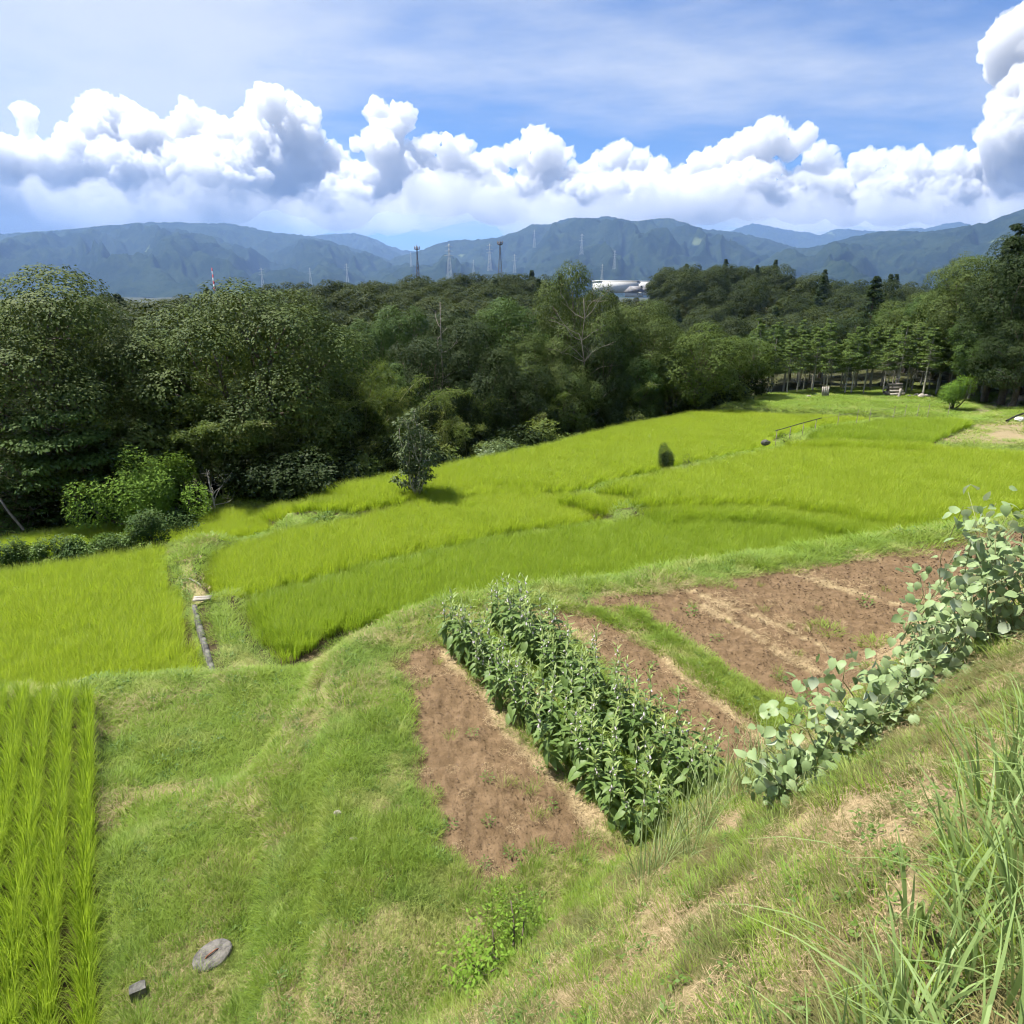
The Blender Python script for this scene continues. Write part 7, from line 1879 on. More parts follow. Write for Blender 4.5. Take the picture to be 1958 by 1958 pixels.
def lone_tree():
    r = np.random.default_rng(501)
    loc = ground_at((-3.77, 25.62), 0.0)
    g = Geo(); C = []
    for k in range(13):
        a = r.uniform(0, 6.283); s = r.uniform(0.25, 1.0); h = r.uniform(1.6, 3.55)
        w = 0.95 * s * (1.0 if h < 2.9 else 0.55)
        tip = np.array([math.cos(a) * w, math.sin(a) * w, h])
        p = limb(g, (r.normal(0, 0.04), r.normal(0, 0.04), 0.0), tip, 0.035, 0.008, r, 0.10, 6, 9)
        for q in p[3:]:
            for _ in range(3):
                e = q + rand_dirs(r, 1)[0] * r.uniform(0.12, 0.34); C.append(e); limb(g, q, e, 0.008, 0.003, r, 0.1, 3, 3)
        C.append(tip)
    low = limb(g, (0, 0, 0.35), (-0.75, -0.1, 0.85), 0.022, 0.006, r, 0.1, 5, 6)
    for q in low[3:]:
        C += [q + rand_dirs(r, 1)[0] * 0.12 for _ in range(3)]
    C = np.array(C)
    n = len(C); per = 17
    V, F = clump_leaves(r, C, np.full(n, 0.15), per, 0.13, 0.9, 0.5, 0.5, 0.5)
    e = link('persimmon_tree', None, None, loc)
    link('trunk', g.mesh('persimmon_trunk', M_BARK_PALE, True), e)
    link('crown', mesh_np('persimmon_crown', V, F, M_GLOSS), e)
    tag(e, 'lone small tree with glossy leaves standing in the middle of the rice', 'tree')


lone_tree()
M_SHRUB = leaf_mat('round_shrub_leaf', (0.012, 0.026, 0.008), (0.025, 0.044, 0.012), None, 0.15, None, 0.6, 0.08)
M_PALESHRUB = leaf_mat('pale_shrub_leaf', (0.10, 0.16, 0.06), (0.17, 0.23, 0.10), None, 0.3, None, 0.5, 0.4)
shrub('round_shrub', 510, 0.85, 1.4, 6500, 0.05, M_SHRUB, ground_at((6.93, 29.71)), 'small dark rounded shrub alone in the broad rice field', lobes=7)
shrub('twiggy_shrub', 511, 0.9, 0.95, 150, 0.07, M_DARK, ground_at((7.81, 29.49)), 'thin twiggy shrub just beside the dark rounded shrub', lobes=9)
shrub('lawn_bush', 512, 1.5, 2.25, 5200, 0.11, M_FRESH, ground_at((28.6, 44.06)), 'upright light green bush on the lawn before the dirt track', lobes=8, aspect=0.35, low=0.0)
shrub('pale_shrub', 513, 2.3, 1.5, 4200, 0.12, M_PALESHRUB, (*(-1.09, 33.5, 0.51)[:2], -0.7), 'pale green shrub peeking over the far edge of the rice', lobes=8)
shrub('bright_tree', 514, 2.7, 3.6, 16000, 0.105, M_FRESH, (*(-13.68, 24.6, 0.45)[:2], -0.95), 'bright green bushy tree at the low end of the rice terraces', 'tree', lobes=9, holes=0.36)
shrub('bright_shrub', 515, 2.0, 2.7, 9000, 0.10, M_FRESH, (*(-12.63, 25.2, 0.27)[:2], -0.7), 'smaller bright green bush joined to the bushy tree by the rice', lobes=7, holes=0.38)
shrub('low_bush', 516, 2.2, 1.1, 3600, 0.12, M_MIDG, (*(-12.58, 24.2, 0.47)[:2], -0.8), 'low spreading bush at the foot of the bright bushy tree', lobes=7)
e_ = link('bare_shrub', bare_tree('bare_shrub_wood', 517, 1.4, 1.3, M_BARK_PALE, 9, 0.05), None, (*(-11.97, 26.0, 0.35)[:2], -0.6))
tag(e_, 'bare branching shrub with few leaves right of the bright bush', 'shrub')
hg = 'weedy shrubs along the terrace edge'
HEDGE = [((-15.44, 19.64), 0.9, 1.25, 'dark upright weed shrub at the near end of the terrace edge'), ((-14.82, 19.55), 0.8, 0.7, 'low weed clump beside the dark upright shrub'),
         ((-14.02, 20.0), 1.2, 0.95, 'broad leafy weed clump midway along the terrace edge'), ((-13.51, 20.18), 1.0, 0.9, 'second leafy weed clump next to the broad one'),
         ((-13.08, 20.47), 0.9, 0.75, 'small weed clump between the leafy clumps and the tall shrub'), ((-12.66, 20.96), 0.8, 0.75, 'low shrub just before the tall one at the terrace corner'),
         ((-12.01, 21.21), 1.15, 1.45, 'tallest dense green shrub at the terrace corner above the path')]
for k_, (p_, w_, h_, l_) in enumerate(HEDGE):
    shrub('terrace_shrub', 520 + k_, w_, h_, int(1800 * w_ * h_) + 500, 0.085, M_WEED if k_ % 2 else M_MIDG, ground_at(p_), l_, group=hg, lobes=6)

# undergrowth that closes the foot of the wood
def undergrowth():
    r = np.random.default_rng(530)
    ms = [bush_mesh('under%d' % i, 531 + i, 1.6, 1.5, 1300, 0.14, (M_DARK, M_DARK, M_BAMBOO)[i % 3], lobes=6)[1] for i in range(6)]
    P = []
    edge = UNDER_EDGE
    for (a, b) in zip(edge[:-1], edge[1:]):
        a, b = np.array(a), np.array(b); ln = np.hypot(*(b - a)); nrm = np.array([-(b - a)[1], (b - a)[0]]) / ln
        for _ in range(int(ln * 9)):
            q = a + (b - a) * r.uniform() + nrm * (0.3 + abs(r.normal(0, 2.6))); P.append(q)
    P = np.array(P)
    z = terrain(P[:, 0], P[:, 1])
    scatter('undergrowth', np.stack([P[:, 0], P[:, 1], z], 1), ms, scl=r.uniform(0.6, 1.6, len(P)), seed=8, label='tangled dark undergrowth along the foot of the wood', cat='undergrowth')


undergrowth()
tag(link('dead_tree', bare_tree('dead_tree_wood', 541, 11.5, 1.3, M_DEADWOOD, 8, 0.07), None, ((-3.66, 40.5, 7.42)[0], 40.5, (-3.66, 40.5, 7.42)[2] - 11.5)), 'pale dead tree stem with bare forks rising from the wood', 'tree')
tag(link('dead_tree', bare_tree('dead_crown_wood', 542, 10.5, 2.2, M_DEADWOOD, 26, 0.055), None, ((4.62, 42.5, 7.63)[0], 42.5, (4.62, 42.5, 7.63)[2] - 10.5)), 'grey leafless crown of fine branches in front of the tallest oaks', 'tree')
tag(link('leaning_pole', mesh_np('leaning_pole', *tube([(0, 0, 0), (-0.35, 0, 0.6), (-0.75, 0.1, 1.3)], [0.05, 0.045, 0.03], 7), M_DEADWOOD), None, (*(-17.69, 23.2, -0.22)[:2], (-17.69, 23.2, -0.22)[2])), 'bare grey leaning trunk at the end of the rice terraces', 'dead trunk')


# ------------------------------------------------------------------ sesame
M_SESAME = leaf_mat('sesame_leaf', (0.085, 0.145, 0.036), (0.14, 0.21, 0.055), None, 0.3, (0.22, 0.32, 0.06), 0.5, 0.3, back=(0.18, 0.25, 0.10))
M_SESAME_TOP = leaf_mat('sesame_top_leaf', (0.17, 0.24, 0.06), (0.26, 0.33, 0.10), None, 0.3, (0.30, 0.38, 0.09), 0.5, 0.35)
M_STEM = solid_mat('sesame_stem', (0.16, 0.22, 0.08), (0.22, 0.28, 0.11), 6, 0.6)
M_FLOWER = leaf_mat('sesame_flower', (0.50, 0.45, 0.48), (0.66, 0.60, 0.64), None, 0.3, (0.8, 0.7, 0.8), 0.6, 0.3)


def leaf_shape(name, mat, length, width, fold=0.25, curl=0.35, heart=0.0):
    """one leaf along +X, upper side +Z, creased on its midrib and curling down to the tip"""
    xs = np.array([0, 0.12, 0.32, 0.58, 0.82, 1.0]); ws = np.array([0.08 + heart * 0.5, 0.62 + heart * 0.36, 1.0, 0.82, 0.4, 0.0]) * width / 2
    V, T, Q = [], [], []
    for x, w in zip(xs, ws):
        z = -curl * length * x * x
        V += [(x * length - heart * 0.25 * length * (x == 0), w, z + fold * w), (x * length, 0, z), (x * length - heart * 0.25 * length * (x == 0), -w, z + fold * w)]
    for i in range(5):
        a = 3 * i
        if i < 4:
            Q += [(a + 1, a + 4, a + 3, a), (a + 2, a + 5, a + 4, a + 1)]
        else:
            T += [(a + 1, a + 4, a), (a + 2, a + 4, a + 1)]
    return mesh_np(name, np.array(V), [np.array(T), np.array(Q)], mat, True)


def mesh_arrays(me):
    n = len(me.vertices); co = np.empty(n * 3, np.float32); me.vertices.foreach_get('co', co)
    tri, quad = [], []
    for p in me.polygons:
        (tri if len(p.vertices) == 3 else quad).append(list(p.vertices))
    return co.reshape(-1, 3), [np.array(tri, int).reshape(-1, 3), np.array(quad, int).reshape(-1, 4)]


LEAF_BIG = leaf_shape('sesame_leaf_big', M_SESAME, 0.17, 0.085, 0.25, 0.45)
LEAF_MID = leaf_shape('sesame_leaf_mid', M_SESAME, 0.14, 0.05, 0.3, 0.3)
LEAF_TOP = leaf_shape('sesame_leaf_top', M_SESAME_TOP, 0.11, 0.026, 0.3, 0.1)


def flower_mesh():
    g = Geo(); n = 7
    p = [(0, 0, 0), (0.012, 0, -0.006), (0.026, 0, -0.016)]
    v, f = tube(p, [0.004, 0.008, 0.012], n, False); g.add(v, f)
    return g.mesh('sesame_flower', M_FLOWER, True)


FLOWER = flower_mesh()


def sesame_plan(seed, H):
    """where the leaves and flowers sit: (mesh, matrix)"""
    r = np.random.default_rng(seed)
    L_, Fl = [], []
    nn = 13
    for k in range(nn):
        t = (k + 0.6) / nn
        z = H * (0.10 + 0.88 * t); a0 = k * 1.57 + r.normal(0, 0.25)
        for s in (0, math.pi):
            if t < 0.25 and r.uniform() < 0.35:
                continue
            me = LEAF_BIG if t < 0.45 else (LEAF_MID if t < 0.72 else LEAF_TOP)
            pitch = r.normal(0.35, 0.2) if t < 0.45 else (r.normal(-0.25, 0.2) if t < 0.72 else r.normal(-0.75, 0.2))
            sc = r.uniform(0.75, 1.25) * (1.0 if t < 0.8 else 1.25 - 0.6 * (t - 0.8) / 0.2)
            M = Matrix.Translation((0, 0, z)) @ Matrix.Rotation(a0 + s + r.normal(0, 0.2), 4, 'Z') @ Matrix.Rotation(pitch, 4, 'Y') @ Matrix.Translation((0.012, 0, 0)) @ Matrix.Scale(sc, 4)
            L_.append((me, M))
            if 0.50 < t < 0.93 and r.uniform() < 0.3:
                Fl.append(Matrix.Translation((0, 0, z + 0.02)) @ Matrix.Rotation(a0 + s + 1.2, 4, 'Z') @ Matrix.Rotation(0.5, 4, 'Y') @ Matrix.Translation((0.006, 0, 0)) @ Matrix.Scale(r.uniform(0.9, 1.3), 4))
    return L_, Fl


def stem_of(seed, H):
    r = np.random.default_rng(seed); t = np.linspace(0, 1, 6)
    p = np.stack([r.normal(0, 0.01, 6) * t, r.normal(0, 0.01, 6) * t, H * t - 0.03], 1)
    return mesh_np('sesame_stem', *tube(p, 0.009 - 0.005 * t, 6), M_STEM, True)


def joined(name, items):
    by = {}
    for me, M in items:
        by.setdefault(me.materials[0].name, []).append((me, M))
    g = Geo(); mats = []; idx = []
    V, T, Q = [], [], []
    out = Geo()
    tm, qm = [], []
    for mi, (k, lst) in enumerate(by.items()):
        mats.append(bpy.data.materials[k])
        for me, M in lst:
            co, (t, q) = mesh_arrays(me)
            m = np.array(M); co = co @ m[:3, :3].T + m[:3, 3]
            out.add(co, [t, q]); tm += [mi] * len(t); qm += [mi] * len(q)
    me = out.mesh(name)
    for m in mats: me.materials.append(m)
    me.polygons.foreach_set('material_index', np.array(tm + qm, np.int32))
    me.polygons.foreach_set('use_smooth', np.ones(len(me.polygons), bool))
    return me


def build_sesame():
    H0 = 0.95
    var = []
    for v in range(6):
        pl, fl = sesame_plan(600 + v, H0)
        var.append((stem_of(600 + v, H0), joined('sesame_leaves_%d' % v, pl), joined('sesame_flowers_%d' % v, [(FLOWER, M) for M in fl]), pl, fl))
    r = np.random.default_rng(610)
    spots = []
    for (a, b) in SESAME_ROWS:
        a, b = np.array(a), np.array(b); n = int(np.hypot(*(b - a)) / 0.12)
        for k in range(n):
            p = a + (b - a) * (k + r.uniform(-0.2, 0.2)) / n + r.normal(0, 0.05, 2)
            spots.append(p)
    spots.sort(key=lambda p: np.hypot(*p))
    rowname = ('row facing the bare soil bed', 'row on the kudzu side')
    for i, p in enumerate(spots):
        st, lv, fl, pl, fp = var[r.integers(0, 6)]
        s = r.uniform(0.68, 1.14) * (1.0 + 0.12 * (np.hypot(*p) > 9.5))
        e = link('sesame_plant', None, None, (p[0], p[1], tz(p[0], p[1])), (r.normal(0, 0.10), r.normal(0, 0.10), r.uniform(0, 6.28)), s)
        link('stem', st, e)
        if i < 26:                                 # the near ones show every leaf
            for me, M in pl:
                o = link('leaf', me, e); o.matrix_local = M
            for M in fp:
                o = link('flower', FLOWER, e); o.matrix_local = M
        else:
            tag(link('foliage', lv, e), kind='stuff'); tag(link('flowers', fl, e), kind='stuff')
        tag(e, 'flowering sesame plant standing in the double row between the soil beds', 'sesame', 'sesame plants in the garden rows')


build_sesame()

# ------------------------------------------------------------------ kudzu creeping along the bank
M_KUDZU = leaf_mat('kudzu_leaf', (0.15, 0.23, 0.085), (0.27, 0.345, 0.165), None, 0.28, (0.28, 0.37, 0.11), 0.5, 0.35, back=(0.38, 0.44, 0.31))
KLEAF = [leaf_shape('kudzu_leaf_%d' % i, M_KUDZU, 0.095, 0.09, f, c, 0.5) for i, (f, c) in enumerate(((0.3, 0.35), (-0.2, 0.55), (0.12, 0.2)))]
M_VINE = solid_mat('vine_stem', (0.15, 0.17, 0.07), (0.22, 0.22, 0.10), 5, 0.7)


def build_kudzu():
    r = np.random.default_rng(620)
    for (bx, by, H, n, lab) in KUDZU:
        z0 = tz(bx, by)
        e = link('kudzu_vine', None, None, (bx, by, z0))
        g = Geo(); tips = []
        for k in range(9):
            a = r.uniform(0, 6.28); w = r.uniform(0.05, 0.40)
            end = np.array([math.cos(a) * w * 1.3, math.sin(a) * w, H * r.uniform(0.55, 1.0)])
            p = limb(g, (r.normal(0, 0.1), r.normal(0, 0.1), -0.05), end, 0.007, 0.003, r, 0.2, 4, 7); tips.append(p)
        link('stem', g.mesh('kudzu_stem', M_VINE, True), e)
        for k in range(n):
            p = tips[r.integers(0, 9)]; q = p[min(6, int(1 + 6 * r.uniform() ** 0.8))] + r.normal(0, 0.09, 3)
            gx, gy = q[0], q[1]
            q[2] = max(q[2], tz(bx + gx, by + gy) - z0 + 0.05)
            M = Matrix.Translation(q) @ Matrix.Rotation(r.uniform(0, 6.28), 4, 'Z') @ Matrix.Rotation(r.normal(0.45, 0.55), 4, 'Y') @ Matrix.Rotation(r.normal(0, 0.5), 4, 'X') @ Matrix.Scale(r.uniform(0.7, 1.2), 4)
            o = link('leaf', KLEAF[r.integers(0, 3)], e); o.matrix_local = M
        tag(e, lab, 'kudzu', 'kudzu vines along the bank')


build_kudzu()


# ------------------------------------------------------------------ tall grass on the bank
def build_tall_grass():
    tall = [tuft_mesh('tall_tuft_%d' % i, M_GRASS_TALL, 640 + i, n=22, h=0.58, spread=0.07, width=0.015, lean=0.42, droop=0.75, segs=7, hvar=0.55) for i in range(5)]
    pale = [tuft_mesh('pale_tuft_%d' % i, M_GRASS_PALE, 650 + i, n=26, h=0.70, spread=0.09, width=0.009, lean=0.4, droop=0.6, segs=5, hvar=0.5) for i in range(4)]
    r = np.random.default_rng(641)
    tips = ('tip bent over the mown bank', )
    n = 0
    pts = []
    for _ in range(900):
        x = r.uniform(0.7, 3.4); y = r.uniform(1.0, 3.6)
        s = (x - BANK_A[0]) * BANK_N[0] + (y - BANK_A[1]) * BANK_N[1]
        lim = 3.14
        if s < lim + r.normal(0, 0.10) or math.hypot(x, y) < 1.35 or abs(math.degrees(math.atan2(x, y))) > 64:
            continue
        if all((x - a) ** 2 + (y - b) ** 2 > 0.014 for a, b in pts):
            pts.append((x, y))
    for x, y in pts[:190]:
        d = math.hypot(x, y)
        o = link('grass_tuft', tall[r.integers(0, 5)], None, (x, y, tz(x, y) - 0.02), (r.normal(0, 0.1), r.normal(0, 0.1), r.uniform(0, 6.28)), r.uniform(0.75, 1.15))
        tag(o, 'tall bright grass tuft in the uncut stand at the near corner', 'grass tuft', 'tall grass at the near corner of the bank')
    for i, (x, y, s) in enumerate(PALE_TUFTS):
        o = link('pale_grass_tuft', pale[i % 4], None, (x, y, tz(x, y) - 0.02), (r.normal(0, 0.08), r.normal(0, 0.08), r.uniform(0, 6.28)), s)
        tag(o, 'pale long bladed grass clump between the sesame rows and the mown bank', 'grass tuft', 'pale grass clumps at the foot of the bank')


build_tall_grass()
shrub('weed_bush', 660, 0.95, 0.45, 800, 0.05, M_FRESH, ground_at((-0.05, 4.47)), 'small yellow green weed bush below the garden bed', lobes=7)

# ------------------------------------------------------------------ stone lid, kerb, planks
M_CONC = solid_mat('old_concrete', (0.07, 0.066, 0.06), (0.15, 0.14, 0.125), 14, 0.9, 0.8, 40)
M_CONC_DARK = solid_mat('mossy_concrete', (0.05, 0.05, 0.045), (0.14, 0.135, 0.12), 7, 0.9, 0.8, 40)
M_RUST = solid_mat('rust', (0.13, 0.05, 0.03), (0.24, 0.10, 0.05), 30, 0.8)
M_PLANK = solid_mat('grey_plank', (0.20, 0.18, 0.15), (0.34, 0.31, 0.27), 12, 0.85, 0.5, 30)
M_BLACK = solid_mat('black_pipe', (0.015, 0.015, 0.016), (0.03, 0.03, 0.03), 9, 0.5)
M_WOODPOST = solid_mat('weathered_post', (0.11, 0.10, 0.08), (0.20, 0.18, 0.14), 8, 0.9)


def disc(r0, h, n, seed, wob=0.02):
    r = np.random.default_rng(seed); g = Geo()
    a = np.linspace(0, 2 * math.pi, n, endpoint=False); k = 1 + wob * np.sin(a * 2 + 1) + wob * 0.6 * np.sin(a * 5 + 2) + r.normal(0, wob * 0.15, n)
    rings = [(r0, 0), (r0, h * 0.7), (r0 * 0.93, h), (r0 * 0.5, h * 1.02)]
    V = []
    for rr, z in rings:
        V += [(rr * k[i] * math.cos(a[i]), rr * k[i] * math.sin(a[i]), z + r.normal(0, 0.002)) for i in range(n)]
    V.append((0, 0, h * 1.02)); c = len(V) - 1
    Q = [(j * n + i, j * n + (i + 1) % n, (j + 1) * n + (i + 1) % n, (j + 1) * n + i) for j in range(3) for i in range(n)]
    T = [(3 * n + i, 3 * n + (i + 1) % n, c) for i in range(n)]
    g.add(np.array(V), [np.array(T), np.array(Q)])
    return g


p_ = (-3.05, 5.18)
e_ = link('stone_disc', disc(0.19, 0.045, 40, 5).mesh('stone_lid', M_CONC), None, (p_[0], p_[1], tz(*p_) + 0.012), (R(4), R(-5), 0.6), (1.0, 0.82, 1))
g_ = Geo(); g_.tube([(-0.07, -0.02, 0.04), (-0.05, -0.012, 0.06), (0.0, 0, 0.062), (0.05, 0.012, 0.06), (0.07, 0.02, 0.04)], [0.008] * 5, 6)
link('lifting_handle', g_.mesh('lifting_handle', M_RUST, True), e_)
tag(e_, 'round weathered concrete cover with a rusty handle lying in the grass', 'cover')


def rock(name, size, seed, mat, loc, label, cat='stone', group=None, rz=0.0, cube=False):
    bm = bmesh.new()
    if cube:
        bmesh.ops.create_cube(bm, size=1.6); bmesh.ops.subdivide_edges(bm, edges=bm.edges[:], cuts=2, use_grid_fill=True)
    else:
        bmesh.ops.create_icosphere(bm, subdivisions=2, radius=1.0)
    me = bpy.data.meshes.new(name); bm.to_mesh(me); bm.free()
    co = np.array([v.co[:] for v in me.vertices]); n = (fbm(co * 1.3 + seed, 3, seed) - 0.5)
    co = co * (1 + n[:, None] * (0.3 if cube else 0.7)) * np.array(size) / 2
    me.vertices.foreach_set('co', co.astype(np.float32).ravel()); me.materials.append(mat); me.update()
    o = link(name, me, None, loc, (0, 0, rz)); tag(o, label, cat, group)
    return o


p_ = (-3.6, 4.79)
rock('stone_block', (0.17, 0.12, 0.16), 3, M_CONC_DARK, (p_[0], p_[1], tz(*p_) + 0.05), 'small grey squared stone half sunk in grass beside the rice', rz=0.5, cube=True)
p_ = (-2.03, 6.45)
rock('white_stone', (0.10, 0.08, 0.07), 4, M_PLANK, (p_[0], p_[1], tz(*p_) + 0.02), 'small whitish stone in the grass left of the soil bed')
p_ = (-1.76, 6.04)
rock('white_stone', (0.12, 0.06, 0.06), 6, M_PLANK, (p_[0], p_[1], tz(*p_) + 0.015), 'flat pale stone just below the whitish stone in the grass')


def concrete_kerb():
    """the low concrete wall that holds the grass path above the rice"""
    a, b = np.array((-7.94, 15.41)), np.array((-6.02, 12.05))
    d = (b - a) / np.hypot(*(b - a)); ln = np.hypot(*(b - a)); ang = math.atan2(d[1], d[0])
    e = link('concrete_kerb', None, None, (a[0], a[1], 0.0), (0, 0, ang))
    nseg = 6; L_ = ln / nseg
    g = Geo(); g.box((0, 0, 0), (L_ - 0.012, 0.10, 1.1)); g.box((0, -0.0, 0.56), (L_ - 0.02, 0.09, 0.02))
    me = g.mesh('kerb_block', M_CONC_DARK)
    for k in range(nseg):
        link('kerb_block', me, e, (L_ * (k + 0.5), 0, 0.0 + 0.006 * ((k * 7) % 3)))
    tag(e, 'weathered concrete kerb holding the grass path above the rice', 'kerb')
    e = link('plank_pair', None, None, (a[0] + 0.15, a[1] + 0.15, 0.66), (0, 0, 0.15))
    return e


e_ = concrete_kerb()
gp = Geo(); gp.box((0, 0, 0), (0.42, 0.10, 0.04))
pm_ = gp.mesh('plank', M_PLANK)
link('plank', pm_, e_, (0, 0.07, 0.0)); link('plank', pm_, e_, (0.02, -0.08, 0.01), (0, 0, 0.05))
tag(e_, 'two short grey planks lying across the end of the kerb', 'planks')
p_ = (-8.68, 17.2)
gp = Geo(); gp.tube([(-0.35, 0.3, 0.05), (0.0, 0.0, 0.07), (0.2, -0.2, 0.05)], [0.02, 0.02, 0.018], 6)
tag(link('pale_stick', gp.mesh('pale_stick', M_PLANK, True), None, (p_[0], p_[1], tz(*p_))), 'short pale stick lying on the worn path beside the rice', 'stick')

# ------------------------------------------------------------------ low rail fence round the small rice plot
def rail_fence():
    e = link('rail_fence', None, None, (0, 0, 0))
    a, b = np.array((12.78, 32.59)), np.array((16.4, 35.7))
    z0, z1 = 1.55, 1.62
    n = 4
    g = Geo(); g.tube([(a[0], a[1], z0), ((a[0] + b[0]) / 2, (a[1] + b[1]) / 2, z0 + 0.06), (b[0], b[1], z1 + 0.02)], [0.02] * 3, 6)
    link('rail', g.mesh('fence_rail', M_BLACK, True), e)
    for k in range(n):
        p = a + (b - a) * (k + 0.15) / (n - 0.4)
        g = Geo(); g.tube([(p[0], p[1], tz(*p) - 0.1), (p[0], p[1], z0 + 0.06)], [0.018, 0.018], 5)
        link('post', g.mesh('fence_post', M_WOODPOST), e)
    tag(e, 'black rail on short posts at the corner of the small rice plot', 'fence')
    for k, (px, py) in enumerate(STAKES):
        g = Geo(); g.tube([(0, 0, -0.1), (0.01, 0, 1.0)], [0.016, 0.014], 5)
        o = link('stake', g.mesh('stake', M_WOODPOST), None, (px, py, tz(px, py)))
        tag(o, 'thin stake standing in the rice along the small plot edge', 'stake', 'stakes along the small rice plot')
    g = Geo()
    P3 = [(px, py, tz(px, py) + 0.86) for px, py in STAKES]
    g.tube([(b[0], b[1], z1)] + P3, [0.005] * (len(P3) + 1), 4)
    tag(link('fence_wire', g.mesh('fence_wire', M_WOODPOST), None), 'thin wire strung from the black rail along the stakes', 'wire')


rail_fence()
p_ = (14.23, 34.63)
shrub('twiggy_shrub', 671, 1.0, 0.85, 500, 0.07, M_DARK, ground_at(p_), 'grey green weeds at the foot of the black rail', lobes=6)
o_ = rock('rubble_stone', (0.5, 0.3, 0.3), 7, M_CONC_DARK, (*(12.79, 33.62), 0.75), 'grey stone lying at the rice edge beside the black rail weeds')

# ------------------------------------------------------------------ log pile, rubble and board beyond the lawn
def log_pile():
    r = np.random.default_rng(681)
    p = (28.12, 50.24); z = tz(*p)
    e = link('log_pile', None, None, (p[0], p[1], z))
    k = 0
    for row in range(4):
        for c in range(4 - row):
            g = Geo(); L_ = r.uniform(0.9, 1.3); rad = r.uniform(0.10, 0.14)
            g.tube([(-L_ / 2, 0, 0), (0, r.normal(0, 0.01), r.normal(0, 0.01)), (L_ / 2, 0, 0)], [rad, rad, rad * 0.95], 8)
            link('log', g.mesh('log', M_DEADWOOD if k % 2 else M_PLANK, True), e, (r.normal(0, 0.05), (c - (3 - row) / 2) * 0.26, 0.13 + row * 0.22), (0, r.normal(0, 0.03), r.normal(0, 0.08)))
            k += 1
    for j in range(5):
        g = Geo(); a = r.uniform(-0.6, 0.6)
        g.tube([(0, 0, 0.7), (0.35 * a, 0.1, 1.1), (0.7 * a, 0.1, 1.25)], [0.03, 0.025, 0.01], 5)
        link('branch', g.mesh('pile_branch', M_DEADWOOD, True), e)
    tag(e, 'stacked grey logs with dead branches at the far side of the lawn', 'log pile')
    q = (28.08, 49.45)
    g = Geo(); g.tube([(0, 0, 0), (0.05, 0, 0.35), (0.02, 0, 0.6)], [0.13, 0.09, 0.08], 8)
    tag(link('tree_stump', g.mesh('tree_stump', M_PLANK, True), None, (q[0], q[1], tz(*q))), 'short pale stump standing beside the log pile', 'stump')
    spots = [(1716, 746, 0.4), (1724, 747, 0.3), (1731, 746, 0.55), (1738, 748, 0.7), (1746, 746, 0.5), (1752, 748, 0.45), (1760, 747, 0.35)]
    labs = ['dark small stone nearest the log pile', 'flat grey stone second from the log pile', 'upright dark stone in the middle of the rubble row', 'largest pale boulder of the rubble row',
            'pale rounded stone right beside the largest boulder', 'grey lumpy stone near the end of the rubble row', 'small white stone at the far end of the rubble row']
    for i, (s, l) in enumerate(zip(RUBBLE, labs)):
        w = spots[i][2] * 0.62
        rock('rubble_stone', (w * 1.3, w, w * 0.9), 30 + i, (M_CONC_DARK, M_CONC, M_CONC_DARK, M_PLANK, M_PLANK, M_CONC, M_PLANK)[i], (s[0], s[1], tz(*s) + w * 0.25), l, 'stone', 'rubble beyond the lawn', rz=i * 1.3)


log_pile()
p_ = (22.85, 49.71)
e_ = link('wooden_board', None, None, (p_[0], p_[1], tz(*p_)), (R(-8), 0, 0.1))
for k_ in range(4):
    g_ = Geo(); g_.box(((k_ - 1.5) * 0.14, 0, 0.35), (0.13, 0.03, 0.7))
    link('plank', g_.mesh('board_plank', M_PLANK), e_)
g_ = Geo(); g_.box((0, 0.03, 0.2), (0.56, 0.03, 0.06)); g_.box((0, 0.03, 0.55), (0.56, 0.03, 0.06))
link('crossbar', g_.mesh('board_crossbar', M_WOODPOST), e_)
tag(e_, 'square grey plank board propped up at the edge of the lawn', 'board')
p_ = (21.54, 49.45)
rock('white_stone', (0.34, 0.25, 0.2), 9, M_PLANK, (p_[0], p_[1], tz(*p_) + 0.05), 'small white block on the lawn under the first cypresses')
p_, q_ = (27.75, 37.83), (30.49, 40.24)
g_ = Geo(); g_.tube([(p_[0], p_[1], tz(*p_) + 0.1), ((p_[0] + q_[0]) / 2, (p_[1] + q_[1]) / 2, tz(*p_) + 0.16), (q_[0], q_[1], tz(*q_) + 0.12)], [0.05] * 3, 7)
tag(link('black_pipe', g_.mesh('black_pipe', M_BLACK, True), None), 'black pipe lying along the verge between track and bare field', 'pipe')
p_ = (28.64, 38.05)
rock('white_bag', (0.5, 0.35, 0.35), 12, solid_mat('white_plastic', (0.6, 0.6, 0.6), (0.8, 0.8, 0.8), 5, 0.5), (p_[0], p_[1], tz(*p_) + 0.12), 'small white bag on the bare field beside the black pipe', 'bag')
p_ = (5.95, 7.55)
g_ = Geo(); g_.tube([(0, 0, 0), (0.03, 0, 2.0)], [0.012, 0.009], 6)
p_ = (9.67, 12.11)
tag(link('garden_pole', g_.mesh('garden_pole', M_BLACK), None, (p_[0], p_[1], tz(*p_) - 0.1)), 'thin dark pole standing above the kudzu at the picture edge', 'pole')

